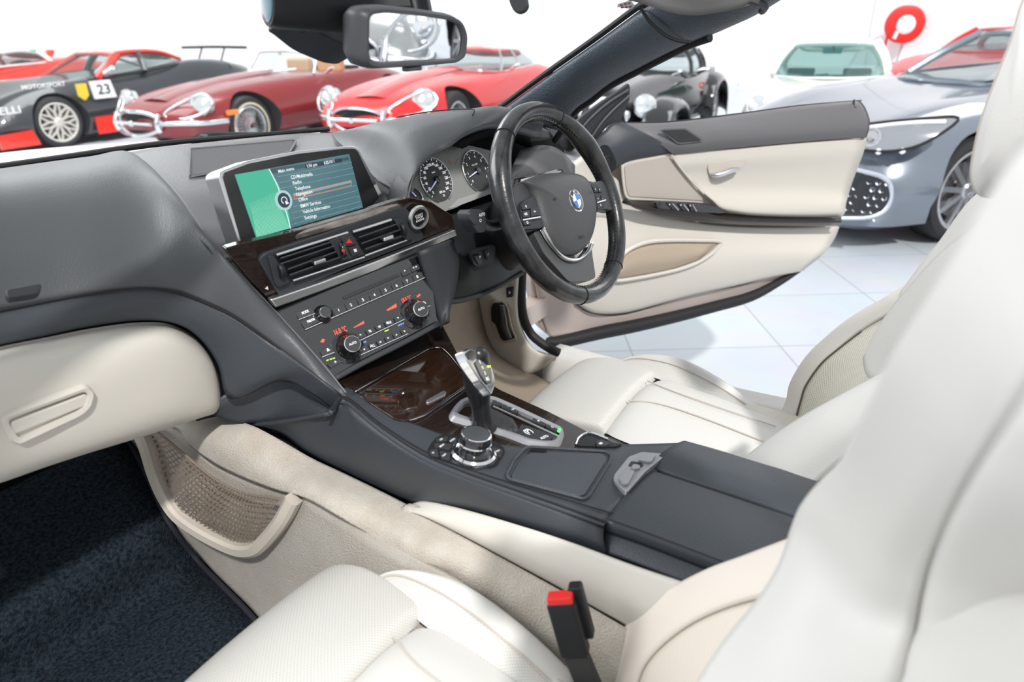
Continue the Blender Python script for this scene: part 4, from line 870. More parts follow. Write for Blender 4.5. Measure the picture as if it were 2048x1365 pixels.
PP = Plane(X(875,650,.2), X(895,650,.22), X(895,760,.2))
plate('pad', PP, [(868,660),(886,650),(906,752),(888,772)], .01, RUB, pdl, off=0, r=.004)
bm = bmesh.new()
for i in range(5): add_tube(bm, [PP.hit(871+i*3.6,664-i*1.5,.003), PP.hit(889+i*3.6,762-i*1.5,.003)], .0012, 6)
link('ribs', bm, PLG, pdl)
# sill and seals
sil_t = [(1117,690),(1200,712),(1300,738),(1400,762),(1500,785),(1600,806),(1700,830)]; sil_b = [(1104,722),(1185,745),(1290,775),(1400,800),(1500,830),(1600,850),(1700,875)]
st_ = [X(a, b, .73) for a, b in sil_t]; sm_ = [p+Vector((-.06,0,-.004)) for p in st_]; sb_ = [p+Vector((-.085,0,-.06)) for p in st_]; sb2 = [p+Vector((-.09,0,-.25)) for p in st_]
o = patch('door_sill', [[p+Vector((.02,0,-.06)) for p in st_], [p+Vector((.015,0,-.008)) for p in st_], st_, [p.lerp(q,.5)+Vector((0,0,.003)) for p, q in zip(st_, sm_)], sm_, sb_, sb2], CRE, None, 4, 3, solid=.01, side=(0,0,1)); tag(o, 'cream leather door sill cover beside the driver seat', 'sill')
sl_ = [(1046,510),(1043,560),(1043,610),(1049,642),(1062,668),(1082,686),(1104,700),(1118,706)]
sx_ = [.635,.635,.635,.635,.638,.642,.65,.66]
o = tube('door_seal', [X(a, b, x_) for (a, b), x_ in zip(sl_, sx_)], .012, RUB, None, 10, k=6); tag(o, 'thick black rubber seal round the driver door opening', 'seal')
# belt buckle
bk = thing('seat_belt_buckle', 'black seat belt buckle with a red release button, beside the passenger seat', 'seat belt buckle', tuple(X(1165,1320,-.195)))
Tb = X(1122,1200,-.222); Bb = X(1152,1308,-.222); ax_ = (Tb-Bb).normalized(); wd = (CR-ax_*CR.dot(ax_)).normalized(); wd = Vector((.35,-.93,0)); wd = (wd-ax_*wd.dot(ax_)).normalized(); dp = ax_.cross(wd); dp = dp if dp.dot(CAM-Tb) > 0 else -dp
bm = bmesh.new(); add_box(bm, (Tb+Bb)/2, wd, ax_, dp, .0165, (Tb-Bb).length/2, .010); link('body', bm, PLA, bk, bevel=.004)
bm = bmesh.new(); add_box(bm, Tb+ax_*.002, wd, dp, ax_, .0145, .008, .005); rb = link('red_button', bm, mat('buckle_red', (0.80,0.02,0.015), .35), bk, bevel=.002)
bm = bmesh.new(); add_box(bm, (Tb+Bb)/2+wd*.016-dp*.012+ax_*.012, wd, ax_, dp, .008, .035, .008); link('tongue_slot', bm, PLA, bk, bevel=.003)
bm = bmesh.new(); Sb = X(1190,1400,-.222); add_box(bm, (Bb+Sb)/2, wd, (Sb-Bb).normalized(), dp, .0145, (Sb-Bb).length/2+.004, .006); link('stalk_sleeve', bm, mat('sleeve_rubber', (0.035,0.035,0.036), .6), bk, bevel=.002)
# ================================================================ SEATS
def seat_cushion(root, dx):
    """cushion parts drawn from the driver seat, dx shifts them to another seat"""
    D = Vector((dx, 0, 0)); dr_ = -.045
    def S(L): return [Vector(p)+D for p in L]
    # local metres, seat centre x=.37
    def G(rows): return [S(r) for r in rows]
    c = .37
    # thigh support pad
    def padrow(y, hw, z, drop, bul):
        hl = hw*1.26; return [(c-hl-.002,y,z-drop),(c-hl,y,z-drop*.35),(c-hl*.9,y,z-.002),(c-hl*.5,y,z+bul*.6),(c,y,z+bul),(c+hw*.5,y,z+bul*.6),(c+hw*.9,y,z-.002),(c+hw,y,z-drop*.35),(c+hw+.002,y,z-drop)]
    R = [padrow(.012,.070,.700,.02,0), padrow(.022,.085,.735,.02,.002), padrow(.008,.105,.762,.02,.004), padrow(-.035,.118,.776,.022,.006), padrow(-.09,.118,.781,.024,.007), padrow(-.14,.112,.782,.026,.007), padrow(-.158,.108,.779,.026,.005), padrow(-.166,.106,.765,.02,.002)]
    patch('thigh_support', G(R), PERF, root, 4, 4, solid=0, side=(0,0,1))
    # centre cushion
    R = []
    for y, hw, z in ((-.160,.075,.755),(-.170,.080,.772),(-.20,.088,.778),(-.28,.088,.772),(-.36,.082,.765),(-.44,.08,.758),(-.52,.08,.755)):
        R.append([(c-hw*1.75,y,z-.008),(c-hw*.8,y,z+.004),(c,y,z+.008),(c+hw*.55,y,z+.004),(c+hw,y,z-.006)])
    patch('centre_cushion', G(R), CRE, root, 4, 4, solid=0, side=(0,0,1))
    tube('seam', S([(c-.045,-.168,.784),(c-.030,-.22,.786),(c-.026,-.30,.781),(c-.030,-.42,.770)]), .0012, STC, root, 6)
    tube('seam', S([(c+.045,-.168,.784),(c+.030,-.22,.786),(c+.026,-.30,.781),(c+.030,-.42,.770)]), .0012, STC, root, 6)
    for sg in (-1, 1):
        P_, Q_ = [], []; lz = dr_ if sg < 0 else 0
        for y, xi, xm, xo, zi, zm, zt in ((-.075,.100,.112,.122,.765,.772,.772),(-.10,.100,.122,.136,.768,.781,.785),(-.14,.094,.124,.148,.770,.788,.795),(-.20,.086,.122,.154,.768,.789,.799),(-.28,.084,.118,.156,.760,.772,.776),(-.36,.080,.114,.154,.748,.742,.738),(-.45,.078,.108,.150,.732,.712,.69),(-.52,.078,.104,.148,.72,.69,.66)):
            xs = [xi, (xi+xm)/2, xm]; zi, zm, zt = zi+lz*.3, zm+lz, zt+lz; P_.append([(c+sg*xi,y,zi),(c+sg*(xi+xm)/2,y,(zi+zm)/2+.002),(c+sg*xm,y,zm)])
            Q_.append([(c+sg*xm,y,zm),(c+sg*(xm*.55+xo*.45),y,zt+.001),(c+sg*(xo-.006),y,zt-.004),(c+sg*xo,y,zt-.022),(c+sg*(xo+.004),y,zt-.07),(c+sg*xo,y,.62)])
        patch('bolster_insert', G(P_), PERF, root, 3, 4, solid=0, side=(0,0,1))
        # front cap row so that the bolster closes
        if sg < 0: Q_ = Q_
        Q_.insert(0, [(c+sg*.105,-.068,.760),(c+sg*.112,-.066,.755),(c+sg*.118,-.064,.745),(c+sg*.12,-.062,.735),(c+sg*.122,-.060,.70),(c+sg*.12,-.06,.62)])
        patch('side_bolster', G(Q_), CRE, root, 4, 4, solid=0, side=(sg*.3,0,1))
        if sg > 0: tube('seam', S([(c+sg*.112,-.078,.774),(c+sg*.122,-.10,.783),(c+sg*.124,-.14,.790),(c+sg*.122,-.20,.791),(c+sg*.118,-.28,.774),(c+sg*.114,-.36,.744),(c+sg*.108,-.45,.714)]), .0012, STC, root, 6)
    bm = bmesh.new(); add_box(bm, Vector((c,-.24,.69))+D, Vector((1,0,0)), Vector((0,1,0)), Vector((0,0,1)), .13, .22, .06); link('seat_base', bm, CREL, root, bevel=.01)
DX = -.737
ds = thing('bucket_seat', 'cream perforated leather driver seat facing the steering wheel', 'car seat', (.37,-.25,.6))
seat_cushion(ds, 0)
def PXX(L): return [X(*p) for p in L]
# driver backrest: near bolster, centre, far bolster
nb = [[(1440,955,.20),(1520,890,.19),(1600,835,.18),(1680,790,.17),(1770,742,.165),(1850,700,.16)],
      [(1470,975,.165),(1545,905,.16),(1625,845,.155),(1700,800,.15),(1780,752,.145),(1850,712,.14)],
      [(1500,1010,.145),(1580,940,.14),(1660,880,.135),(1730,840,.13),(1800,795,.125),(1860,765,.12)],
      [(1540,1040,.14),(1620,975,.135),(1690,915,.13),(1760,870,.125),(1830,830,.12),(1880,800,.115)]]
# surface: y follows from x
patch('near_bolster', [PXX(r) for r in nb], CRE, ds, 5, 5, solid=.01)
cp2 = [[(1530,1030,.165),(1610,965,.16),(1680,905,.155),(1750,860,.15),(1820,820,.14),(1875,790,.13)],
       [(1600,1070,.165),(1680,1000,.16),(1750,950,.126),(1820,900,.122),(1880,860,.118),(1930,830,.114)],
       [(1680,1100,.130),(1760,1040,.128),(1830,980,.124),(1900,940,.12),(1950,900,.116),(1990,880,.112)]]
patch('side_panel', [PXX(r) for r in cp2], CRE, ds, 5, 4, solid=.006)
tube('stitching', [p+(CAM-p).normalized()*.002 for p in PXX([(1470,945,.190),(1535,888,.186),(1605,842,.178),(1680,798,.168),(1768,752,.162)])], .0010, STC, ds, 5, k=6)
tube('stitching', [p+(CAM-p).normalized()*.002 for p in PXX([(1478,952,.182),(1543,893,.180),(1611,847,.173),(1686,803,.164),(1770,758,.160)])], .0010, STC, ds, 5, k=6)
fb = [[(1560,830,.53),(1572,800,.535),(1580,765,.54),(1610,715,.545),(1650,675,.55),(1700,635,.55),(1760,600,.55),(1830,560,.54)],
      [(1570,835,.52),(1582,805,.525),(1592,770,.53),(1622,722,.535),(1662,684,.54),(1710,645,.54),(1765,612,.54),(1835,575,.53)],
      [(1590,840,.505),(1602,800,.51),(1612,770,.515),(1642,728,.52),(1680,695,.525),(1722,662,.53),(1770,632,.53),(1840,595,.52)]]
patch('far_bolster', [PXX(r) for r in fb], mat('beige_bolster', (0.70,0.67,0.60), .5, bump=('voronoi',500,.2,.0006)), ds, 5, 4, solid=.03)
fi = [[(1590,842,.506),(1601,802,.511),(1611,772,.516),(1641,729,.521),(1679,696,.526),(1722,663,.531),(1780,630,.53)],
      [(1640,850,.45),(1650,810,.46),(1660,780,.47),(1690,740,.475),(1720,710,.48),(1760,685,.48),(1810,655,.47)],
      [(1700,850,.36),(1710,810,.37),(1720,790,.38),(1745,760,.39),(1770,740,.40),(1800,715,.40),(1850,690,.39)]]
patch('bolster_insert', [PXX(r) for r in fi], PERD, ds, 5, 4, solid=.004)
tube('seam', [p+(CAM-p).normalized()*.002 for p in PXX([(1590,842,.506),(1601,802,.511),(1611,772,.516),(1641,729,.521),(1679,696,.526),(1722,663,.531)])], .0014, STI if False else mat('brown_seam', (0.16,0.12,0.09), .7), ds, 6, k=5)
# middle of the backrest rising to the shoulders
mb = [[(1725,715,.34),(1765,640,.34),(1820,570,.345),(1880,505,.35),(1935,460,.35),(1975,425,.35),(2060,360,.35)],
      [(1727,735,.31),(1772,665,.30),(1832,590,.30),(1895,525,.30),(1950,480,.29),(1995,440,.28),(2070,380,.27)],
      [(1735,755,.28),(1790,690,.27),(1855,620,.26),(1920,550,.25),(1975,505,.24),(2020,470,.23),(2090,420,.22)],
      [(1760,765,.25),(1830,720,.24),(1890,660,.22),(1950,600,.2),(2010,550,.19),(2060,510,.18),(2120,470,.17)]]
patch('backrest_centre', [PXX(r) for r in mb], PERF, ds, 5, 5, solid=.02)
sh = [[(1800,585,.50),(1840,530,.50),(1880,480,.49),(1915,430,.47),(1945,395,.45),(2000,350,.42)],
      [(1790,640,.44),(1840,575,.44),(1885,520,.43),(1930,470,.41),(1965,430,.40),(2020,390,.38)],
      [(1800,700,.38),(1860,620,.37),(1910,560,.36),(1955,510,.35),(2000,465,.34),(2060,420,.33)]]
patch('shoulder', [PXX(r) for r in sh], CRE, ds, 5, 4, solid=.02)
bm = bmesh.new(); hk = Y(1755,722,-.555); add_lathe(bm, hk, (.2,-.6,.5), [(.012,0),(.012,.014),(.009,.016),(.009,.004)], 18); bmesh.ops.recalc_face_normals(bm, faces=bm.faces); link('belt_guide', bm, CREL, ds)
# headrest
hr = [[(1985,170,.30),(1962,230,.30),(1946,300,.30),(1944,350,.30),(1955,378,.30)],
      [(2020,150,.22),(1985,220,.22),(1965,300,.22),(1960,355,.22),(1962,385,.22)],
      [(2070,150,.18),(2030,220,.18),(1995,300,.18),(1980,355,.18),(1975,388,.18)],
      [(2130,170,.16),(2080,240,.16),(2035,310,.16),(2005,360,.16),(1990,385,.16)]]
hh = thing('driver_headrest', 'cream leather headrest above the driver seat, at the right edge', 'headrest', tuple(X(1990,300,.2)))
hsil = [(2065,-20),(2020,90),(1992,160),(1968,225),(1952,290),(1945,340),(1952,372),(1970,386),(2000,380),(2060,330)]
hcen = X(2060,240,.22)
# a cushion: outline at x=.22, swelling outwards both ways
ol = [X(a, b, .24) for a, b in hsil]+[X(2150,250,.24), X(2170,60,.24)]
cen = sum(ol, Vector())/len(ol); bm = bmesh.new(); q = crs(ol, 5, True); rings = []
for s_, d_ in ((.25,.050),(.7,.046),(.92,.036),(1.0,.015),(1.0,-.015),(.92,-.036),(.7,-.046),(.25,-.05)): rings.append([bm.verts.new(cen+(p-cen)*s_+Vector((-d_*1.2,0,0))) for p in q])
for a, b in zip(rings, rings[1:]):
    for j in range(len(a)): bm.faces.new((a[j], a[(j+1) % len(a)], b[(j+1) % len(a)], b[j]))
bm.faces.new(rings[0]); bm.faces.new(rings[-1][::-1]); bmesh.ops.recalc_face_normals(bm, faces=bm.faces); link('cushion', bm, CRE, hh)
tube('piping', [cen+(p-cen)*1.0+Vector((-.017,0,0)) for p in q], .0018, STC, hh, 6, closed=True, k=0)
# passenger seat
pseat = thing('bucket_seat', 'cream perforated passenger seat in the foreground with a blurred backrest', 'car seat', (-.367,-.25,.6))
seat_cushion(pseat, DX)
b1 = [[(1190,1400,-.17),(1205,1340,-.165),(1228,1285,-.16),(1272,1228,-.155),(1335,1180,-.15),(1410,1140,-.147),(1490,1110,-.145),(1580,1076,-.143),(1680,1040,-.14)],
      [(1215,1420,-.20),(1232,1350,-.19),(1255,1295,-.18),(1298,1243,-.175),(1360,1198,-.17),(1430,1160,-.165),(1505,1135,-.163),(1590,1105,-.16),(1690,1070,-.16)],
      [(1262,1440,-.22),(1272,1380,-.215),(1290,1330,-.21),(1330,1285,-.205),(1385,1245,-.2),(1450,1215,-.197),(1520,1195,-.194),(1600,1180,-.19),(1700,1150,-.19)]]
patch('inner_bolster', [PXX(r) for r in b1], mat('warm_cream_leather', (0.74,0.665,0.59), .5, bump=('voronoi',500,.2,.0006)), pseat, 5, 4, solid=.03)
b2 = [b1[2], [(1330,1460,-.25),(1340,1410,-.245),(1355,1370,-.24),(1390,1330,-.235),(1440,1300,-.23),(1500,1275,-.225),(1560,1260,-.22),(1630,1250,-.22),(1710,1240,-.21)],
      [(1430,1500,-.28),(1440,1450,-.275),(1450,1420,-.27),(1480,1400,-.265),(1520,1380,-.26),(1560,1360,-.25),(1610,1350,-.245),(1670,1340,-.24),(1740,1330,-.235)]]
patch('bolster_insert', [PXX(r) for r in b2], perforated('perforated_warm_leather', (0.70,0.625,0.545), (0.63,0.56,0.485), 290), pseat, 5, 4, solid=.004)
tube('seam', [p+(CAM-p).normalized()*.002 for p in PXX(b1[2])], .0014, STC, pseat, 6, k=5)
B = [[(2090,250,.26),(2030,312,.245),(1979,387,.235),(1930,470,.225),(1880,555,.22),(1825,640,.215),(1779,715,.21),(1745,790,.205),(1715,850,.20),(1682,919,.19),(1636,966,.18),(1600,1012,.17),(1580,1060,.165),(1560,1120,.165),(1520,1190,.17),(1440,1290,.18),(1370,1400,.19)],
     [(2110,300,.30),(2060,370,.29),(2012,450,.28),(1965,530,.27),(1915,610,.265),(1865,690,.26),(1825,760,.255),(1790,830,.25),(1755,890,.245),(1722,950,.235),(1685,1000,.225),(1655,1050,.215),(1635,1100,.21),(1610,1160,.21),(1570,1230,.215),(1500,1320,.225),(1440,1420,.235)],
     [(2140,430,.36),(2100,500,.35),(2060,570,.34),(2015,640,.335),(1975,720,.33),(1930,800,.32),(1890,870,.315),(1850,935,.31),(1815,990,.30),(1785,1050,.295),(1760,1100,.285),(1740,1150,.275),(1720,1200,.27),(1690,1250,.27),(1650,1310,.275),(1590,1380,.28),(1540,1450,.285)],
     [(2180,560,.40),(2150,640,.395),(2110,700,.385),(2065,745,.375),(2025,810,.37),(1985,870,.365),(1950,925,.36),(1915,985,.355),(1888,1040,.35),(1868,1090,.345),(1850,1140,.34),(1838,1190,.335),(1828,1240,.33),(1815,1290,.33),(1800,1340,.33),(1780,1390,.335),(1760,1450,.34)]]
v0 = [.46,.46,.455,.45,.44,.42,.40,.37,.335,.295,.265,.25,.24,.25,.27,.295,.32]
Bn = [[X(a, b, -(v_+dv)) for (a, b, v), v_ in zip(r, v0)] for r, dv in zip(B, (0,.025,.05,.06))]
patch('backrest_side', Bn, CRE, pseat, 3, 5, solid=.02)
B2 = [[p+(p-CAM).normalized()*.012 for p in Bn[3]]]+[[X(a, b, -(v_+dv)) for (a, b, v), v_ in zip(r, v0)] for dv, r in zip((.075,.10), (
     [(2215,600,.39),(2180,680,.39),(2140,740,.385),(2100,800,.38),(2060,860,.375),(2025,915,.37),(1990,965,.365),(1960,1020,.36),(1935,1070,.355),(1915,1120,.35),(1900,1165,.345),(1888,1210,.34),(1878,1260,.335),(1868,1310,.335),(1855,1360,.335),(1840,1410,.34),(1825,1460,.345)],
     [(2400,800,.44),(2360,860,.43),(2330,900,.43),(2300,950,.42),(2270,1000,.42),(2240,1050,.41),(2210,1090,.41),(2190,1130,.40),(2170,1170,.40),(2150,1210,.39),(2140,1250,.39),(2130,1290,.38),(2120,1330,.38),(2110,1370,.38),(2100,1410,.38),(2090,1450,.38),(2080,1500,.38)]))]
patch('backrest_centre', B2, CRE, pseat, 3, 5, solid=.02)
# solid backrests behind the visible faces
def seat_back(root, cx, prof, hw, m, thick=.13):
    """prof: (front y, z, half width factor)"""
    R = []
    for y, z, k in prof:
        h = hw*k
        loop = [(-h,-.02),(-h*.97,.012),(-h*.72,.018),(-h*.45,-.004),(0,-.010),(h*.45,-.004),(h*.72,.018),(h*.97,.012),(h,-.02),(h*.98,-thick*.75),(h*.75,-thick),(0,-thick*1.08),(-h*.75,-thick),(-h*.98,-thick*.75)]
        R.append(crs([Vector((cx+a, y+b, z)) for a, b in loop], 3, True))
    n = len(R[0]); cols = [crs([r[j] for r in R], 4) for j in range(n)]; bm = bmesh.new()
    V = [[bm.verts.new(cols[j][i]) for j in range(n)] for i in range(len(cols[0]))]
    for a, b in zip(V, V[1:]):
        for j in range(n): bm.faces.new((a[j], a[(j+1) % n], b[(j+1) % n], b[j]))
    bm.faces.new(V[0][::-1]); bm.faces.new(V[-1]); bmesh.ops.recalc_face_normals(bm, faces=bm.faces)
    return link('backrest', bm, m, root, angle=60)
seat_back(pseat, -.367, [(-.55,.62,.90),(-.56,.75,.98),(-.60,.92,1),(-.655,1.10,.96),(-.685,1.24,.86),(-.70,1.31,.74),(-.715,1.335,.55)], .235, CRE)
seat_back(ds, .365, [(-.52,.62,.90),(-.56,.75,.94),(-.61,.92,.94),(-.65,1.08,.90),(-.69,1.18,.80),(-.71,1.22,.66),(-.72,1.235,.5)], .22, CRE)
ph = thing('passenger_headrest', 'cream leather headrest above the passenger seat, just outside the right edge', 'headrest', (-.367,-.78,1.40))
bm = bmesh.new()
for i in range(9):
    pass
add_lathe(bm, Vector((-.367,-.80,1.45)), (1,0,0), [(0,-.13),(.045,-.125),(.075,-.10),(.085,-.05),(.087,0),(.085,.05),(.075,.10),(.045,.125),(0,.13)], 24)
for v in bm.verts: v.co.y = -.80+(v.co.y+.80)*.6
bmesh.ops.recalc_face_normals(bm, faces=bm.faces); link('cushion', bm, CRE, ph)
for sg in (-1,1): tube('post', [Vector((-.367+sg*.05,-.79,1.30)), Vector((-.367+sg*.05,-.80,1.42))], .007, CHR, ph, 8, k=0)
for sg in (-1,1): tube('post', [Vector((.30+sg*.05,-.76,1.18)), cen+Vector((sg*.04,-.02,-.06))], .007, CHR, hh, 8, k=0)
# ================================================================ DRIVER DOOR (open)
dr = thing('car_door', 'open cream driver door with a grey top and dark wood strip, over the tiles', 'car door', (1.4, .1, .8))
hg = Vector((.88, .40, 0)); dd = Vector((.87, -.50, 0)).normalized()
DP = Plane(hg, hg+dd, hg+Vector((0, 0, 1)))
def D(L, o=0): return [DP.hit(x, y, o) for x, y in L]
z8 = zc(1200,0,2.415); zA = zc(1000,200,3.412); zB = zc(880,500,2.556)
# metal shell with its rubber seal
plate('door_shell', DP, [(1060,560),(1110,430),(1190,330),(1250,262),(1480,240),(1725,212),(1733,275),(1700,385),(1684,440),(1655,500),(1605,545),(1430,616),(1270,652),(1115,686),(1078,655)], .05, PNT, dr, off=-.012, r=.03, bevel=.006)
shl = [(1075,655),(1085,610),(1095,540),(1130,500),(1200,520),(1300,560),(1450,560),(1600,520)]
patch('lower_shell', [D([(1070,560),(1130,590),(1175,625),(1250,630),(1389,590),(1500,568),(1600,525)], .006),
                      D([(1078,610),(1125,630),(1185,645),(1250,640),(1389,602),(1510,572),(1606,530)], .0),
                      D([(1090,650),(1120,655),(1190,657),(1271,645),(1400,612),(1530,570),(1610,530)], -.004),
                      D([(1100,678),(1150,668),(1200,660),(1271,648),(1400,615),(1540,568),(1612,530)], -.004)], PNT, dr, 5, 4)
tube('lower_seal', D([(1095,684),(1122,684),(1200,666),(1271,652),(1350,634),(1428,614),(1500,594),(1556,566),(1602,540)], .006), [.014,.02,.022,.022,.021,.020,.019,.014,.006], RUB, dr, 10, k=5)
# cream lower panel
lp = [[(1150,355),(1225,352),(1256,396),(1300,425),(1360,440),(1450,452),(1560,455),(1679,454)],
      [(1150,430),(1215,430),(1250,450),(1300,470),(1370,470),(1450,470),(1555,478),(1668,480)],
      [(1150,520),(1200,520),(1260,530),(1320,532),(1390,530),(1470,520),(1550,512),(1645,510)],
      [(1154,600),(1190,618),(1250,618),(1320,602),(1389,585),(1470,568),(1540,552),(1608,540)],
      [(1157,612),(1193,626),(1252,624),(1322,606),(1390,589),(1472,571),(1541,555),(1610,541)]]
lo_ = [[.010]*8, [.022]*8, [.045]*8, [.030]*8, [.000]*8]
patch('lower_panel', [[DP.hit(a, b, o) for (a, b), o in zip(r, q)] for r, q in zip(lp, lo_)], CREL, dr, 5, 5)
# pocket
pk_ = [(1222,540),(1240,515),(1262,497),(1293,485),(1330,481),(1400,481),(1440,483),(1435,495),(1422,508),(1393,526),(1360,538),(1322,547),(1275,556),(1228,561)]
pkt = plate('map_pocket', DP, pk_, .004, mat('pocket_shade_brown', (0.42,0.34,0.26), .7), dr, off=.0475, smooth=3)
bm = bmesh.new(); add_tube(bm, [DP.hit(a, b, .050) for a, b in pk_], .007, 8, closed=True, k=3); link('pocket_rim', bm, CREL, dr)
# shade inside the pocket is put into the brown of its curved wall
patch('pocket_wall', [D([(1225,545),(1260,503),(1330,487),(1432,487)], .0485), D([(1228,552),(1270,530),(1340,520),(1415,505)], .060), D([(1230,559),(1280,553),(1340,541),(1400,520)], .052)], mat('pocket_shade_brown', (0.42,0.34,0.26), .7), dr, 5, 4)
# wood strip with switches
wd_t = [(1247,400),(1262,401),(1290,403),(1330,403),(1400,408),(1450,426),(1560,433),(1683,434)]; wd_b = [(1249,404),(1270,417),(1310,430),(1350,438),(1420,446),(1490,450),(1580,452),(1680,452)]
patch('wood_strip', [[DP.hit(a, b, .045) for a, b in wd_t], [DP.hit(a, b*.5+d*.5, .068) for (a, b), (c, d) in zip(wd_t, wd_b)], [DP.hit(a, b, .052) for a, b in wd_b]], mat('grey_brown_wood', (0.024,0.016,0.013), .35, coat=.3, spec=.3, var=(20,(0.012,0.007,0.006),(1,8,8))), dr, 5, 4, solid=.008)
pan = zA([(1050,700),(1100,692),(1330,712),(1480,730),(1540,770),(1500,775),(1340,765),(1150,750),(1075,735)])
sp_ = plate('switch_plate', DP, pan, .004, GLO, dr, off=.066, r=.004)
c = DP.hit(*zA([(1080,712)])[0], .069); lathe('mirror_dial', c, DP.n, [(0,.004),(.008,.004),(.010,.002),(.010,0)], BTN, sp_)
for q in ([(1140,708),(1175,705),(1215,750),(1180,750)], [(1218,712),(1250,710),(1285,755),(1248,755)], [(1285,715),(1312,712),(1338,758),(1308,760)]):
    plate('window_switch', DP, zA(q), .005, BTN, sp_, off=.071, r=.002)
    a, b = zA([(q[1][0]+3, q[1][1]+4), (q[2][0]+3, q[2][1]+2)]); tube('chrome_tip', [DP.hit(*a, .072), DP.hit(*b, .072)], .0015, CHR, sp_, 6, k=0)
    a = zA([((q[0][0]+q[1][0])/2, q[0][1]+6)])[0]; bm = bmesh.new(); p = DP.loc(DP.hit(*a, .0716)); add_prism(bm, [DP.pt(p[0]+x, p[1]+y, .0717) for x, y in ((-.002,-.002),(.002,-.002),(.002,.002),(-.002,.002))], DP.n*.0004); link('switch_mark', bm, WHT, sp_, smooth=False)
# speaker
plate('speaker_frame', DP, [(1243,326),(1262,322),(1341,306),(1352,318),(1425,408),(1340,403),(1252,400),(1246,370)], .006, CREL, dr, off=.030, r=.02, bevel=.002)
plate('speaker_grille', DP, [(1249,332),(1262,327),(1337,313),(1346,320),(1411,402),(1340,398),(1257,393),(1252,370)], .004, GRI, dr, off=.033, r=.012, bevel=.001)
# padded upper panel
up = [[(1343,309),(1400,302),(1480,297),(1600,286),(1733,277)],
      [(1352,330),(1405,325),(1485,320),(1600,312),(1728,303)],
      [(1368,350),(1420,350),(1500,350),(1600,345),(1712,345)],
      [(1395,375),(1450,380),(1520,382),(1610,380),(1698,385)],
      [(1425,400),(1475,408),(1540,410),(1620,408),(1692,408)],
      [(1440,416),(1490,424),(1550,427),(1620,427),(1690,425)],
      [(1452,424),(1495,431),(1555,434),(1625,435),(1684,434)]]
uo = [.030,.036,.030,.034,.060,.066,.050]
patch('padded_panel', [D(r, o) for r, o in zip(up, uo)], mat('cream_door_leather', (0.60,0.56,0.50), .5, bump=('voronoi',500,.2,.0006)), dr, 5, 5)
tube('piping', D([(1343,311),(1360,335),(1385,365),(1412,392),(1440,414)], .040), .0035, CREL, dr, 8, k=4)
rc_ = plate('handle_recess', DP, zA([(1420,440),(1500,425),(1690,405),(1640,470),(1600,510),(1500,545),(1445,535)]), .004, mat('shaded_recess_cream', (0.56,0.51,0.45), .6), dr, off=.037, smooth=3)  # door cream darkened, shade of the hollow is in the colour
hb_ = zA([(1445,510),(1480,512),(1530,500),(1580,480),(1628,472)])
tube('door_handle', [DP.hit(a, b, o) for (a, b), o in zip(hb_, (.040,.050,.056,.056,.050))], [.005,.0075,.008,.0085,.006], ALU, dr, 10, k=5)
# grey top
gt = [[(1245,246),(1300,246),(1345,244),(1410,237),(1480,228),(1600,212),(1700,203),(1718,203)],
      [(1255,252),(1302,252),(1346,249),(1412,243),(1482,236),(1602,222),(1705,212),(1728,216)],
      [(1290,268),(1320,272),(1360,272),(1425,262),(1490,258),(1605,248),(1710,240),(1737,240)],
      [(1310,282),(1340,288),(1375,290),(1432,282),(1492,277),(1605,268),(1708,260),(1736,258)],
      [(1341,306),(1355,304),(1385,302),(1435,296),(1493,290),(1605,280),(1706,273),(1731,274)],
      [(1343,310),(1357,308),(1387,306),(1437,300),(1494,295),(1606,285),(1706,277),(1729,278)]]
go = [.0,.014,.040,.050,.042,.028]
patch('upper_trim', [D(r, o) for r, o in zip(gt, go)], LEAT, dr, 5, 5, solid=.006)
patch('trim_end', [D([(1718,203),(1728,216),(1737,240),(1736,258),(1731,275)], 0) , [DP.hit(a, b, -.04) for a, b in [(1716,203),(1724,216),(1732,240),(1732,258),(1728,275)]]], LEAT, dr, 4, 3)
tube('glass_seal', D([(1250,246),(1345,243),(1480,227),(1600,211),(1723,201)], -.004), .0022, RUB, dr, 6, k=4)
c = DP.hit(1706,213,.008); lathe('lock_pin', c, (0,0,1), [(.006,-.004),(.006,.002),(.004,.008),(.0025,.022),(0,.023)], RUB, dr, 14); lathe('pin_collar', c, (0,0,1), [(.010,-.004),(.010,0),(.006,.001)], PLA, dr, 16)
tw = plate('tweeter_frame', DP, zA([(1095,205),(1110,195),(1265,190),(1285,198),(1390,268),(1380,285),(1225,303),(1205,295)]), .006, LEAT, dr, off=.054, r=.01, bevel=.002)
plate('tweeter_grille', DP, zA([(1110,208),(1265,202),(1372,272),(1365,280),(1230,290),(1215,285)]), .004, mat('tweeter_mesh', (0.03,0.03,0.032), .7, bump=('voronoi',900,.6,.0006)), dr, off=.056, r=.006)
# front corner: dark cap with the vent and the sail panel
fc = [[(1185,284),(1208,262),(1225,246),(1246,244)], [(1190,300),(1230,290),(1270,270),(1290,266)], [(1200,330),(1240,310),(1290,295),(1325,286)], [(1215,352),(1252,325),(1300,314),(1343,307)]]
patch('front_cap', [D(fc[0], .02), D(fc[1], .05), D(fc[2], .05), D(fc[3], .032)], LEA, dr, 5, 5, solid=.006)
plate('vent_cover', DP, zA([(660,340),(705,305),(740,310),(775,370),(800,430),(785,480),(740,505),(720,480)]), .004, PLA, dr, off=.058, r=.01, bevel=.001)
c = DP.hit(*zA([(732,418)])[0], .0585); lathe('vent_hole', c, DP.n, [(0,.001),(.013,.001),(.014,.003),(.016,.001)], RUB, dr, 20)
sail = [(1150,246),(1170,228),(1205,203),(1240,180),(1258,167),(1261,176),(1259,200),(1250,222),(1242,244),(1222,248),(1205,264),(1188,288),(1170,300),(1150,290)]
plate('sail_panel', DP, sail, .012, PLG, dr, off=.012, r=.004, bevel=.002)
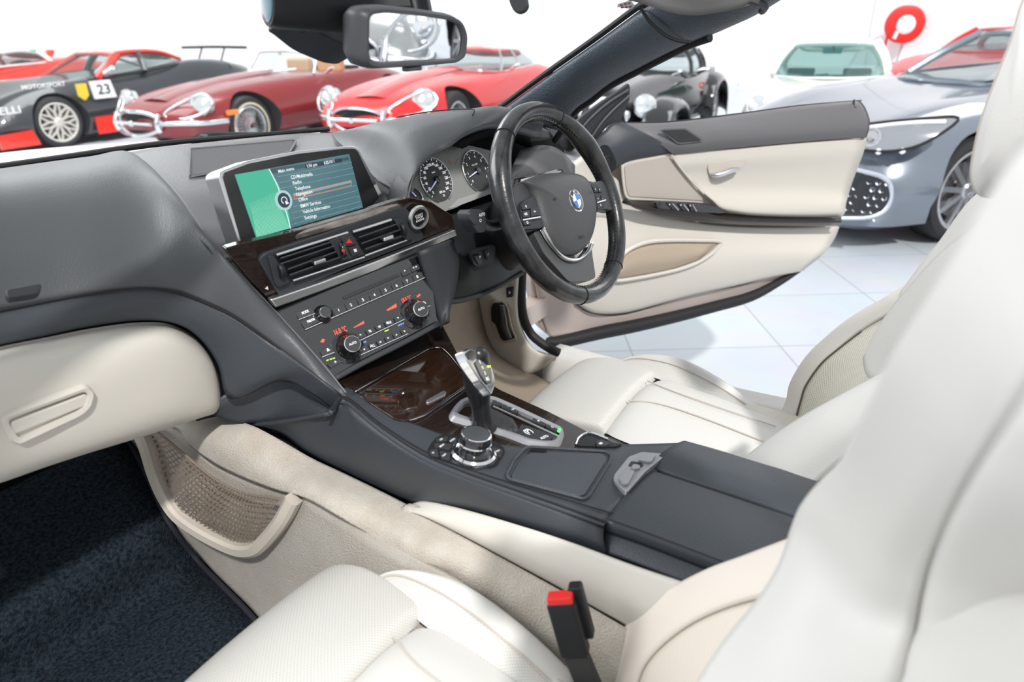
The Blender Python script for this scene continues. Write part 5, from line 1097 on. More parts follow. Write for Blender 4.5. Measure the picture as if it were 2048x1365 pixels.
for L in ([(1155,268),(1180,238),(1215,207),(1257,180)], [(1172,292),(1200,250),(1225,222),(1258,192)]): tube('moulding', D(L, .016), .004, LEA, dr, 8, k=5)
# lower front of the door where it meets the hinge
patch('inner_cream_front', [D([(1140,330),(1190,300),(1220,340)], .012), D([(1140,380),(1190,370),(1232,385)], .02), D([(1140,440),(1190,440),(1240,440)], .024)], CREL, dr, 4, 4)
# ================================================================ WINDSCREEN FRAME
wf = thing('windscreen_pillar_trim', 'blue grey leather windscreen pillar of the open convertible, above the steering wheel', 'windscreen frame', (.62, .1, 1.3))
pu = [(985,228,.62),(1012,213,.62),(1060,178,.61),(1110,142,.60),(1160,107,.59),(1215,68,.58),(1283,18,.57)]
pl_ = [(1120,262,.665),(1148,222,.66),(1180,198,.655),(1222,166,.65),(1275,138,.64),(1325,112,.63),(1380,85,.62)]
PU = [X(*p) for p in pu]; PL = [X(*p) for p in pl_]
R = []
for t_, k in ((0,0),(.08,.6),(.35,1),(.65,.9),(.92,.45),(1,0)): R.append([a.lerp(b, t_)+(CAM-a).normalized()*.03*k for a, b in zip(PU, PL)])
patch('pillar', R, mat('pillar_leather', (0.075,0.092,0.115), .42, bump=('voronoi', 330, .6, .001)), wf, 5, 4, solid=.03)
tube('glass_seal', [p+Vector((0,.01,.002)) for p in PU]+[X(1292,8,.57)], .006, RUB, wf, 8, k=4)
tube('door_seal', [X(a, b+3, x+.012) for a, b, x in [(1110,280,.668)]+pl_[1:]]+[X(1420,74,.62)], .009, RUB, wf, 8, k=4)
hu = [(1281,18,.57),(1330,-12,.57),(1400,-50,.56),(1480,-90,.5),(1560,-130,.42)]
hl = [(1379,86,.62),(1425,69,.615),(1462,53,.60),(1512,30,.57),(1575,-8,.52)]
HU = [X(*p) for p in hu]; HL = [X(*p) for p in hl]; R = []
for t_, k in ((0,0),(.1,.5),(.35,.9),(.65,1),(.9,.6),(1,0)): R.append([a.lerp(b, t_)+(CAM-a).normalized()*.03*k for a, b in zip(HU, HL)])
patch('rail_corner', R, mat('pillar_leather', (0.075,0.092,0.115), .42, bump=('voronoi', 330, .6, .001)), wf, 5, 4, solid=.03)
tube('joint_gap', [X(a, b, .565)+(CAM-X(a, b, .565)).normalized()*.028 for a, b in [(1282,17),(1300,44),(1330,70),(1358,82),(1380,84)]], .003, RUB, wf, 6, k=5)
# sun visor
sv = thing('sun_visor', 'folded grey fabric sun visor under the windscreen top rail, at the top edge', 'sun visor', tuple(X(1400,0,.5)))
va = [X(*p) for p in [(1215,-8,.50),(1280,6,.50),(1337,24,.49),(1381,31,.48),(1428,27,.47),(1482,15,.45),(1500,-3,.44)]]
vb = [p+Vector((-.01,-.03,.10)) for p in va]
patch('visor_panel', [va, [a.lerp(b,.4)+Vector((-.01,-.01,0)) for a, b in zip(va, vb)], vb], mat('visor_fabric', (0.20,0.195,0.19), .8, bump=('noise', 500, .3, .001)), sv, 4, 4, solid=.018)
tube('visor_hinge', [X(1498,0,.45), X(1520,6,.47), X(1530,14,.49), X(1524,22,.51)], .006, PLG, sv, 8)
# ================================================================ WINDSCREEN
gb = [Y(-250,372,.60), Y(0,337,.655), Y(260,296,.69), Y(520,270,.71), Y(670,258,.66), X(860,236,.50), X(1010,214,.60)]
gt_ = [Vector((-.80,-.02,1.47)), Vector((-.55,.03,1.50)), Vector((-.25,.05,1.52)), Vector((.02,.045,1.52)), Vector((.25,.02,1.51)), Vector((.42,-.02,1.50)), X(1281,15,.565)]
gl_ = patch('windscreen', ruled(gb, gt_, 4, .03, (0,.5,1)), GLA, None, 4, 4, solid=0); tag(gl_, 'faintly hazed glass windscreen over the dashboard', 'windscreen')
st = thing('windscreen_sticker', 'small red and white sticker in the upper corner of the windscreen', 'sticker', tuple(X(1252,12,.53)))
SKP = Plane(X(1238,8,.55), X(1262,2,.56), X(1240,18,.55)); plate('sticker_base', SKP, [(1236,8),(1262,0),(1270,12),(1264,18),(1234,14)], .0006, mat('sticker_grey', (.5,.48,.5), .5), st, bevel=0)
bm = bmesh.new()
for a in ((1240,9),(1248,7),(1256,5),(1242,14),(1250,13),(1258,12)): plate_bm(SKP, [a,(a[0]+5,a[1]-1),(a[0]+5,a[1]+2),(a[0],a[1]+3)], .0004, .0006, bm=bm)
link('sticker_print', bm, mat('dark_red_print', (.25,.03,.05), .5), st, smooth=False)
ck = thing('hanging_clip', 'small dark oblong tab hanging at the top of the windscreen, right of the mirror', 'clip', tuple(X(1037,10,.35)))
CKP = Plane(X(1020,0,.35), X(1055,0,.35)+Vector((.02,-.03,0)), X(1037,27,.35)); plate('tab', CKP, [(1016,-14),(1018,4),(1027,22),(1038,27),(1050,22),(1056,12),(1052,-14)], .012, PLG, ck, r=.006, bevel=.003)
# ================================================================ REAR-VIEW MIRROR
mi = thing('rear_view_mirror', 'dark rear-view mirror with a rounded case hanging at the top of the windscreen', 'mirror', (0, .02, 1.45))
MP = Plane(X(737,40,-.105), X(925,60,.118), X(738,118,-.105))
case = [(706,28),(722,18),(745,14),(820,16),(895,26),(922,36),(934,56),(935,85),(930,112),(912,121),(850,126),(770,133),(722,132),(704,120),(700,80)]
gls = [(736,36),(745,28),(770,25),(830,30),(895,39),(916,50),(925,72),(922,108),(908,117),(850,121),(760,125),(742,121),(735,108)]
loc2 = lambda L, o: [MP.loc(MP.hit(a, b, o)) for a, b in L]
cpn = [(p.x, p.y) for p in fillet(loc2(gls, 0), .008, 4)]
cx = sum(p[0] for p in cpn)/len(cpn); cy = sum(p[1] for p in cpn)/len(cpn)
bm = bmesh.new(); R = []
for s_, h_ in ((.985,.000),(1.02,.0035),(1.065,.004),(1.10,.000),(1.12,-.008),(1.10,-.022),(1.0,-.034),(.75,-.040)):
    sy = 1+(s_-1)*2.4 if s_ > 1 else s_
    R.append([bm.verts.new(MP.pt(cx+(a-cx)*s_, cy+(b-cy)*sy, h_)) for a, b in cpn])
for a, b in zip(R, R[1:]):
    for j in range(len(a)): bm.faces.new((a[j], a[(j+1) % len(a)], b[(j+1) % len(a)], b[j]))
bm.faces.new(R[-1]); bmesh.ops.recalc_face_normals(bm, faces=bm.faces); link('case', bm, mat('mirror_case', (0.06,0.062,0.068), .45), mi)
plate('mirror_glass', MP, gls, .003, mat('mirror_silver', (0.92,0.93,0.94), .01, 1), mi, off=-.0005, r=.006, bevel=0)
c = X(820,138,.0); bm = bmesh.new(); add_box(bm, X(824,137,0.0), Vector((1,0,0)), Vector((0,1,0)), Vector((0,0,1)), .014, .006, .003); link('adjust_tab', bm, GLO, mi, bevel=.002)
tube('stem', [MP.hit(850,60,-.03), MP.hit(860,30,-.04)+Vector((0,.02,.03)), MP.hit(850,0,-.03)+Vector((0,.05,.07))], .014, PLA, mi, 12)
sh_ = thing('sensor_housing', 'dark grey wedge shaped sensor cover on the windscreen behind the mirror', 'sensor cover', tuple(X(650,60,-.08)))
wq = [(590,28),(600,34),(640,68),(700,96),(730,100),(760,60),(840,20),(850,-30),(700,-30),(592,-20)]
WQ = Plane(X(590,28,-.12), X(700,60,-.03), X(640,68,-.09)); plate('cover', WQ, wq, .05, PLG, sh_, off=0, r=.01, bevel=.008)
plate('cover_top', WQ, [(700,-30),(705,8),(760,14),(836,12),(850,-30)], .02, PLA, sh_, off=.012, r=.006, bevel=.004)
tube('cover_rib', [WQ.hit(605,60,.004), WQ.hit(660,28,.006)], .004, PLA, sh_, 8, k=0)
dc = thing('dash_camera', 'black cylindrical dash camera with a blue tinted lens at the top of the windscreen', 'camera', tuple(X(600,5,-.12)))
ca_ = X(533,-2,-.16); cb2 = X(700,14,-.07); ax_ = (ca_-cb2).normalized()
lathe('barrel', cb2, ax_, [(0,-.02),(.026,-.02),(.030,0),(.030,(ca_-cb2).length*.9),(.028,(ca_-cb2).length),(.022,(ca_-cb2).length)], PLA, dc, 32)
lathe('lens', ca_, ax_, [(.0235,-.002),(.0235,.001),(.019,.003),(0,.0045)], mat('blue_lens', (0.10,0.22,0.28), .1, coat=1), dc, 32)
tube('cable_tie', [WQ.hit(724,-12,.03), WQ.hit(722,22,.028)], .0022, WHT, dc, 6, k=0)
bm = bmesh.new(); q = WQ.hit(615,2,.03)
text_px(bm, 'CAM', WQ, (612,2), (636,2), .006, .034); link('barrel_print', bm, WHT, dc, smooth=False)
# ================================================================ OWN BONNET AND WIPER
hd_ = [[Y(-160,330,1.9), Y(0,306,2.0), Y(150,292,2.1), Y(300,283,2.15), Y(480,278,2.0), Y(640,262,1.8)],
       [Y(-160,345,1.2), Y(0,322,1.25), Y(150,305,1.3), Y(300,290,1.32), Y(480,280,1.28), Y(640,264,1.2)],
       [Y(-160,366,.75), Y(0,345,.78), Y(150,325,.82), Y(300,302,.84), Y(480,288,.86), Y(640,272,.84)]]
o = patch('car_bonnet', hd_, mat('bonnet_with_pink_reflection', (0.86,0.80,0.79), .4, 0, coat=.4), None, 5, 5); tag(o, 'champagne car bonnet with a painted pink reflection seen just above the dashboard through the windscreen', 'bonnet')  # reflection of the red cars is mixed into the bonnet colour as pink
wi = thing('wiper', 'black windscreen wiper arm lying along the foot of the windscreen', 'wiper', tuple(Y(400,280,.72)))
tube('arm', [Y(385,284,.735), Y(420,276,.73), Y(470,272,.73), Y(540,270,.73), Y(620,268,.71)], [.010,.014,.008,.006,.005], RUB, wi, 8, k=5)
lathe('pivot', Y(408,276,.72), (0,-.3,1), [(0,.006),(.008,.006),(.01,0)], PLA, wi, 16)
# ================================================================ SHOWROOM
def structure(o): o['kind'] = 'structure'; return o
def floor_mat():
    m = mat('showroom_tiles', (0.62,0.655,0.70), .35, spec=.4); nt = m.node_tree; b = nt.nodes['Principled BSDF']
    tc = nt.nodes.new('ShaderNodeTexCoord'); mp = nt.nodes.new('ShaderNodeMapping'); mp.vector_type = 'POINT'
    mp.inputs['Rotation'].default_value = (0, 0, -math.atan2(.57,.82)); mp.inputs['Location'].default_value = (-.05, -.02, 0)
    br = nt.nodes.new('ShaderNodeTexBrick'); br.offset = 0; br.inputs['Scale'].default_value = 1; br.inputs['Brick Width'].default_value = .64; br.inputs['Row Height'].default_value = .71
    br.inputs['Mortar Size'].default_value = .0035; br.inputs['Mortar Smooth'].default_value = .1; br.inputs['Color1'].default_value = (.50,.53,.57,1); br.inputs['Color2'].default_value = (.48,.51,.55,1); br.inputs['Mortar'].default_value = (.28,.31,.35,1)
    nt.links.new(tc.outputs['Object'], mp.inputs[0]); nt.links.new(mp.outputs[0], br.inputs['Vector'])
    n = nt.nodes.new('ShaderNodeTexNoise'); n.inputs['Scale'].default_value = 3; n.inputs['Detail'].default_value = 8; nt.links.new(tc.outputs['Object'], n.inputs['Vector'])
    mx = nt.nodes.new('ShaderNodeMix'); mx.data_type = 'RGBA'; mx.blend_type = 'SOFT_LIGHT'; mx.inputs['Factor'].default_value = .25
    nt.links.new(br.outputs['Color'], mx.inputs['A']); nt.links.new(n.outputs['Color'], mx.inputs['B']); nt.links.new(mx.outputs['Result'], b.inputs['Base Color']); return m
def slab(name, lo, hi, m):
    bm = bmesh.new(); c = (Vector(lo)+Vector(hi))/2; h = (Vector(hi)-Vector(lo))/2
    add_box(bm, c, Vector((1,0,0)), Vector((0,1,0)), Vector((0,0,1)), *h); bmesh.ops.recalc_face_normals(bm, faces=bm.faces); return structure(link(name, bm, m, smooth=False))
WALL = mat('white_wall', (0.93,0.94,0.95), .7, bump=None)
slab('floor', (-8,-9,-.1), (15.7,15.2,0), floor_mat())
slab('wall_right', (15.5,-9,0), (15.7,15.2,6.6), WALL)
slab('wall_back', (-8,15,0), (15.5,15.2,6.6), WALL)
SEAM = mat('pale_wall_joint', (0.72,0.74,0.76), .7)
for i, (px, py) in enumerate(((1062,60),(1486,90),(1742,60))):
    p = at(px, py, 'x', 15.485); bm = bmesh.new(); add_box(bm, Vector((15.49, p.y, 3)), Vector((1,0,0)), Vector((0,1,0)), Vector((0,0,1)), .012, .012, 2.99); structure(link('trim_%d' % (i+1), bm, SEAM, smooth=False))
# ================================================================ CARS
TYRE = mat('tyre', (0.022,0.022,0.024), .65); WELL = mat('wheel_well', (0.012,0.012,0.014), .8); CARGL = mat('car_glass', (0.16,0.20,0.21), .05, transp=(.22,(.90,.95,.95)))
LENS = mat('headlamp_lens', (0.75,0.78,0.80), .08, .6, coat=1)
def paint(name, c, rough=.18, metal=0.0): return mat(name, c, rough, metal, coat=1)
class Car:
    def __init__(s, name, label, loc, fwd, scale=1.0, zs=1.0, cat='car', group=None):
        f = Vector((fwd[0], fwd[1], 0)).normalized(); s.f = f; s.l = Vector((-f.y, f.x, 0)); s.o = Vector((loc[0], loc[1], 0)); s.k = scale; s.zs = zs
        s.root = thing(name, label, cat, tuple(s.o), math.atan2(f.y, f.x), group)
    def P(s, x, y, z): return s.o+s.f*(x*s.k)+s.l*(y*s.k)+Vector((0, 0, z*s.k*s.zs))
    def body(s, st, m, arches=(), name='body'):
        """st: (x, zb, zs, w, zf, wf, zc)"""
        R = []
        for x, zb, zs, w, zf, wf, zc in st:
            h = [(0,zb),(w*.82,zb),(w*.97,zb*.5+zs*.5),(w,zs),(w*.35+wf*.65+.01,zs*.28+zf*.72),(wf*.86,zf),(wf*.45,zf*.45+zc*.55),(0,zc)]
            R.append([s.P(x, a, b) for a, b in h]+[s.P(x, -a, b) for a, b in h[-2:0:-1]])
        bm = bmesh.new(); rows = [crs(r, 3, True) for r in R]; n = len(rows[0])
        cols = [crs([r[j] for r in rows], 4) for j in range(n)]; V = [[bm.verts.new(cols[j][i]) for j in range(n)] for i in range(len(cols[0]))]
        for a, b in zip(V, V[1:]):
            for j in range(n): bm.faces.new((a[j], a[(j+1) % n], b[(j+1) % n], b[j]))
        bm.faces.new(V[0][::-1]); bm.faces.new(V[-1]); bmesh.ops.recalc_face_normals(bm, faces=bm.faces)
        o = link(name, bm, m, s.root, angle=45)
        if arches:
            cuts = []
            for x, y, z, r in arches:
                for sg in ((1,-1)):
                    cb = bmesh.new(); add_lathe(cb, s.P(x, sg*(y-.28), z), s.l*sg, [(0,0),(r*s.k,0),(r*s.k,.6),(0,.6)], 36); bmesh.ops.recalc_face_normals(cb, faces=cb.faces)
                    c = link('cut', cb, WELL); md = o.modifiers.new('b', 'BOOLEAN'); md.operation = 'DIFFERENCE'; md.object = c; md.solver = 'EXACT'; md.material_mode = 'TRANSFER'; cuts.append(c)
            bpy.context.view_layer.update(); dg = bpy.context.evaluated_depsgraph_get(); me = bpy.data.meshes.new_from_object(o.evaluated_get(dg), depsgraph=dg)
            o.modifiers.clear(); o.data = me
            for c in cuts: bpy.data.objects.remove(c, do_unlink=True)
            for p in me.polygons: p.use_smooth = True
            try: me.set_sharp_from_angle(angle=math.radians(35))
            except Exception: pass
        return o
    def house(s, base, top, crown, roofm, pillars=(1,2,4), pr=.03, glass=None, roof=True, framem=None):
        """half outlines (x,y,z) from front centre to rear centre"""
        B_ = [Vector(p) for p in base]; T_ = [Vector(p) for p in top]
        full = lambda L: L+[Vector((p.x, -p.y, p.z)) for p in L[-2:0:-1]]
        W = lambda p: s.P(*p)
        bm = bmesh.new(); fb, ft = crs(full(B_), 4, True), crs(full(T_), 4, True); n = len(fb); rr = []
        for t_ in (0,.25,.5,.75,1): rr.append([bm.verts.new(W(a.lerp(b, t_)+Vector((0, math.copysign(1, a.y)*.03*math.sin(math.pi*t_) if abs(a.y) > .1 else 0, 0)))) for a, b in zip(fb, ft)])
        for a, b in zip(rr, rr[1:]):
            for j in range(n): bm.faces.new((a[j], a[(j+1) % n], b[(j+1) % n], b[j]))
        bmesh.ops.recalc_face_normals(bm, faces=bm.faces); link('windows', bm, glass or CARGL, s.root)
        if roof:
            bm = bmesh.new(); c = sum(ft, Vector())/n; rr = []
            for q in (1.03, 1.0, .85, .6, .3): rr.append([bm.verts.new(W(Vector((c.x+(p.x-c.x)*q, p.y*q, p.z-(.035 if q > 1 else 0)+crown*(1-q*q if q < 1 else 0))))) for p in ft])
            for a, b in zip(rr, rr[1:]):
                for j in range(n): bm.faces.new((a[j], a[(j+1) % n], b[(j+1) % n], b[j]))
            bm.faces.new(rr[-1]); bmesh.ops.recalc_face_normals(bm, faces=bm.faces); link('roof', bm, roofm, s.root, angle=60, solid=.02)
        for i in pillars:
            for sg in (1, -1):
                a, b = B_[i].copy(), T_[i].copy(); a.y *= sg; b.y *= sg; m_ = (a+b)/2+Vector((0, sg*.03, 0))
                tube('pillar', [W(a), W(m_), W(b)], pr*s.k, framem or roofm, s.root, 8, k=3)
        tube('window_frame', [W(p) for p in full(B_)], .014*s.k, framem or roofm, s.root, 6, closed=True, k=3)
    def wheel(s, x, y, z, R, rr, style='spoke', n=10, rimm=None, wall=None, w=.12):
        rimm = rimm or mat('alloy', (0.55,0.56,0.58), .25, .8)
        for sg in (1, -1):
            c = s.P(x, sg*y, z); a = s.l*sg; k = s.k
            wh = thing('wheel_part', '', '') if False else None
            ty = lathe('wheel', c-a*w*k, a, [(rr*k,0),(R*.93*k,0),(R*k,.03*k),(R*k,(w+.0)*k),(R*.95*k,(w+.035)*k),(rr*1.12*k,(w+.045)*k),(rr*k,(w+.03)*k),(rr*.97*k,.02*k)], TYRE, s.root, 44)
            if wall: lathe('white_wall', c, a, [(rr*1.10*k,.0465*k),(rr*1.2*k,.046*k)], wall, ty, 44)
            lathe('rim', c, a, [(rr*1.02*k,.032*k),(rr*.98*k,.036*k),(rr*.93*k,.030*k),(rr*.90*k,-.02*k),(rr*.88*k,-.09*k)], rimm, ty, 44)
            lathe('brake_disc', c, a, [(rr*.70*k,-.03*k),(rr*.2*k,-.03*k),(rr*.2*k,-.05*k)], mat('brake_steel', (.25,.24,.24), .35, .7), ty, 32)
            lathe('inner_barrel', c, a, [(0,-.07*k),(rr*.9*k,-.07*k)], WELL, ty, 32)
            u = s.f; v = Vector((0,0,1)); bm = bmesh.new()
            if style == 'wire':
                for i in range(48):
                    t = 2*math.pi*i/48; t2 = t+(.35 if i % 2 else -.35)
                    add_tube(bm, [c+(u*math.cos(t)+v*math.sin(t))*rr*.92*k+a*.0, c+(u*math.cos(t2)+v*math.sin(t2))*rr*.18*k+a*.035*k], .0035*k, 4)
            else:
                for i in range(n):
                    t = 2*math.pi*i/n+.15; d = u*math.cos(t)+v*math.sin(t); e = -u*math.sin(t)+v*math.cos(t)
                    if style == 'y':
                        add_box(bm, c+d*rr*.32*k+a*.012*k, d, e, a, rr*.22*k, .016*k, .014*k)
                        for q in (-1, 1):
                            p0 = c+d*rr*.5*k+a*.014*k; p1_ = c+(d*.93+e*q*.24)*rr*k+a*.02*k; dd_ = (p1_-p0).normalized(); ee = a.cross(dd_); add_box(bm, (p0+p1_)/2, dd_, ee, a, (p1_-p0).length/2, .012*k, .012*k)
                    else: add_box(bm, c+d*rr*.56*k+a*.016*k, d, e, a, rr*.38*k, .017*k, .014*k)
            bmesh.ops.recalc_face_normals(bm, faces=bm.faces); link('spokes', bm, rimm, ty, smooth=False)
            lathe('hub', c, a, [(rr*.24*k,-.02*k),(rr*.24*k,.02*k),(rr*.17*k,.04*k),(0,.045*k)], rimm if style != 'wire' else CHR, ty, 24)
    def lamp(s, x, y, z, r, ax=(1,0,.15), rim=CHR, both=True, depth=.05, name='headlamp', m=LENS):
        for sg in ((1,-1) if both else (1,)):
            a = (s.f*ax[0]+s.l*ax[1]*sg+Vector((0,0,ax[2]))).normalized(); c = s.P(x, y*sg, z); k = s.k
            h = lathe(name, c, a, [(r*k,-depth*k),(r*k,0),(r*.8*k,.018*k),(r*.4*k,.03*k),(0,.034*k)], m, s.root, 28)
            if rim: lathe('lamp_rim', c, a, [(r*1.0*k,-depth*.5*k),(r*1.12*k,-.006*k),(r*1.1*k,.006*k),(r*.98*k,.004*k)], rim, h, 28)
    def bar(s, pts, r, m, name, par=None, closed=False): return tube(name, [s.P(*p) for p in pts], r*s.k, m, par or s.root, 10, closed, 4)
    def boxp(s, c, h, m, name, bevel=.0, par=None):
        bm = bmesh.new(); add_box(bm, s.P(*c), s.f, s.l, Vector((0,0,1)), h[0]*s.k, h[1]*s.k, h[2]*s.k*s.zs); return link(name, bm, m, par or s.root, bevel=bevel, smooth=False)
    def sheet(s, pts, m, name, th=.006, par=None):
        P_ = [s.P(*p) for p in pts]; n = (P_[1]-P_[0]).cross(P_[-1]-P_[0]).normalized()
        if n.dot(CAM-P_[0]) < 0: n = -n
        bm = bmesh.new(); add_prism(bm, [p+n*th for p in P_], n*th*1.5); return link(name, bm, m, par or s.root, smooth=False)
# ---- two long-nosed sports cars
ETY = [(2.22,.38,.47,.22,.52,.12,.52),(2.14,.30,.47,.50,.60,.34,.60),(1.95,.24,.48,.68,.69,.48,.70),(1.6,.20,.50,.77,.77,.58,.79),(1.1,.19,.50,.81,.83,.62,.88),(.5,.19,.52,.82,.86,.64,.92),(0,.19,.52,.82,.87,.66,.90),(-.6,.19,.52,.82,.88,.68,.88),(-1.2,.20,.54,.82,.88,.66,.88),(-1.7,.24,.56,.76,.80,.56,.82),(-2.1,.34,.58,.60,.68,.40,.70),(-2.22,.44,.58,.40,.64,.25,.64)]
def etype(name, label, loc, fwd, p, closed, sc=1.0, zs=1.0, extra=False, group=None):
    c = Car(name, label, loc, fwd, sc, zs, group=group)
    c.body(ETY, p, [(1.30,.80,.34,.37),(-1.25,.80,.34,.37)])
    c.wheel(1.30,.66,.33,.325,.215,'wire',wall=mat('cream_whitewall',(.75,.65,.5),.6) if extra else None, rimm=mat('wire_chrome',(.75,.76,.78),.2,1))
    c.wheel(-1.25,.66,.33,.325,.215,'wire', rimm=mat('wire_chrome',(.75,.76,.78),.2,1))
    # mouth
    n = 24; bm = bmesh.new(); R_ = []
    for q, dx in ((1,.0),(1.0,-.06)): R_.append([bm.verts.new(c.P(2.27+dx-.09*abs(math.cos(2*math.pi*i/n)), .33*math.cos(2*math.pi*i/n), .47+.135*math.sin(2*math.pi*i/n))) for i in range(n)])
    bm.faces.new(R_[0]); link('mouth', bm, WELL, c.root, smooth=False)
    c.bar([(2.28-.09*abs(math.cos(2*math.pi*i/16)), .34*math.cos(2*math.pi*i/16), .47+.145*math.sin(2*math.pi*i/16)) for i in range(16)], .022 if not closed else .012, CHR, 'mouth_rim', closed=True)
    c.bar([(2.285,y_,.475) for y_ in (.30,.15,0,-.15,-.30)], .018, CHR, 'mouth_bar')
    lathe('nose_badge', c.P(2.30,0,.475), c.f, [(0,.02),(.03,.015),(.035,0)], CHR, c.root, 20)
    for sg in (1,-1):
        c.bar([(2.20,.34*sg,.47),(2.12,.52*sg,.47),(1.95,.70*sg,.46),(1.70,.79*sg,.46)], .026, CHR, 'bumper')
        c.bar([(2.22,.34*sg,.38),(2.24,.34*sg,.47),(2.20,.34*sg,.58)], .03, CHR, 'overrider')
        # glass-less headlamp scoop: chrome teardrop round the lamp
        t = [(2.14,.36*sg,.585),(2.12,.44*sg,.525),(2.04,.60*sg,.53),(1.91,.73*sg,.60),(1.84,.755*sg,.70),(1.86,.66*sg,.79),(1.98,.48*sg,.71)]
        c.bar(t, .014, CHR, 'headlamp_surround', closed=True)
        c.boxp((2.03,.46*sg,.36), (.03,.11,.035), mat('orange_lens',(.85,.25,.04),.25,emit=None), 'indicator', bevel=.01)
        if extra: c.boxp((1.62,.785*sg,.55), (.07,.02,.03), mat('orange_lens',(.85,.25,.04),.25), 'side_marker', bevel=.008)
    c.lamp(1.88,.61,.675,.118,(1,.25,.25), depth=.09)
    seatm = mat('tan_leather',(.55,.33,.17),.5)
    # bonnet bulge and cowl
    patch('bonnet_bulge', [[c.P(x,y,z) for y, z in ((-.22,.0+h),(-.12,.022+h),(0,.03+h),(.12,.022+h),(.22,.0+h))] for x, h in ((1.95,.695),(1.5,.795),(1.0,.878),(.5,.915),(.25,.92))], p, c.root, 4, 4, solid=0, side=(0,0,1))
    if closed:
        base = [(.32,0,.90),(.22,.38,.88),(.02,.60,.86),(-.45,.63,.87),(-.95,.60,.88),(-1.45,.40,.86),(-1.75,0,.82)]
        top = [(-.18,0,1.17),(-.20,.26,1.165),(-.28,.44,1.14),(-.55,.47,1.14),(-.90,.44,1.11),(-1.15,.30,1.05),(-1.30,0,1.03)]
        c.house(base, top, .035, p, pillars=(2,3), pr=.016, framem=CHR)
        c.bar([(.34,0,.905),(.24,.38,.885),(.03,.61,.865)], .012, CHR, 'screen_trim')
    else:
        A_ = [(.28,0,.91),(.22,.30,.90),(.05,.58,.88)]; T_ = [(.02,0,1.18),(-.02,.30,1.175),(-.12,.52,1.15)]
        fl = lambda L: [(x,-y,z) for x, y, z in L[:0:-1]]+L
        patch('windscreen', [[c.P(*p_) for p_ in fl(A_)], [c.P(*p_) for p_ in fl(T_)]], CARGL, c.root, 4, 3, solid=0)
        c.bar(fl(T_), .012, CHR, 'screen_frame'); c.bar([A_[2], T_[2]], .016, CHR, 'screen_pillar'); c.bar([(a,-b,z) for a,b,z in (A_[2],T_[2])], .016, CHR, 'screen_pillar')
        c.bar([(.02,0,1.15),(.0,0,1.15)], .02, CHR, 'inner_mirror')
        for sg in (1,-1):
            b_ = c.boxp((-.62,.28*sg,.93), (.07,.20,.12), seatm, 'seat_back', bevel=.04)
        c.boxp((-.85,0,.90), (.10,.5,.03), WELL, 'hood_cover', bevel=.02)
    for yw in (.2,-.25): c.bar([(.36,yw,.93),(.22,yw+.25,.955)], .008, CHR, 'wiper')
    c.bar([(-.05,.70,.88),(-.02,.78,.93),(-.02,.84,.96)], .02, CHR, 'door_mirror')
    return c
REDP = mat('bright_red_paint', (.60,.010,.012), .25, coat=.5); MAR = mat('deep_red_paint', (.20,.007,.010), .25, coat=.5)
etype('sports_coupe', 'bright red long-nosed classic coupe with a chrome bumper, below the rear-view mirror', (7.50,5.75), (-.989,-.148), REDP, True, 1.10, .82)
etype('sports_roadster', 'dark red open classic roadster with pale ringed tyres, left of the bright red coupe', (6.12,7.80), (-.995,-.10), MAR, False, 1.07, .86, True)
# ---- racing car
RK = paint('satin_black_red', (.02,.022,.028), .3); RRD = paint('race_red', (.80,.035,.02)); RWH = mat('race_white', (.85,.85,.85), .5)
rc_ = Car('racing_car', 'black and red racing coupe with a white number square, at the left edge', (5.02,10.50), (-.998,-.06), .96, .98)
ST_ = [(2.25,.10,.35,.60,.46,.3,.44),(2.1,.09,.36,.82,.58,.55,.52),(1.75,.09,.42,.95,.74,.74,.60),(1.3,.09,.45,.99,.84,.76,.68),(.85,.09,.45,.96,.86,.72,.76),(.5,.09,.48,.94,.88,.66,.82),(0,.09,.50,.94,.90,.66,.84),(-.6,.09,.55,.97,.96,.70,.90),(-1.1,.09,.58,1.0,1.02,.72,.96),(-1.6,.11,.58,1.0,1.00,.70,.95),(-2.0,.16,.58,.95,.92,.66,.90),(-2.2,.25,.58,.88,.88,.6,.86)]
rc_.body(ST_, RK, [(1.3,.94,.34,.38),(-1.3,.96,.35,.39)])
W_ = mat('race_rim', (.80,.76,.70), .3, .4)
rc_.wheel(1.3,.84,.34,.335,.255,'y',10,W_); rc_.wheel(-1.3,.86,.34,.335,.255,'y',10,W_)
base = [(.95,0,.76),(.80,.45,.80),(.52,.72,.86),(-.2,.76,.90),(-.75,.72,.96),(-1.15,.50,.98),(-1.45,0,.96)]
top = [(.20,0,1.19),(.17,.32,1.185),(.0,.50,1.155),(-.3,.52,1.17),(-.65,.48,1.15),(-.95,.36,1.08),(-1.15,0,1.06)]
rc_.house(base, top, .03, RRD, pillars=(2,), pr=.045)
rc_.house(base, top, .03, RK, pillars=(3,), pr=.05, roof=False)
for sg in (1,):
    rc_.bar([(.55,.73,.87),(.30,.66,1.02),(.05,.52,1.16),(-.30,.53,1.185),(-.70,.50,1.15),(-1.05,.48,1.03)], .03, RRD, 'roof_rail')
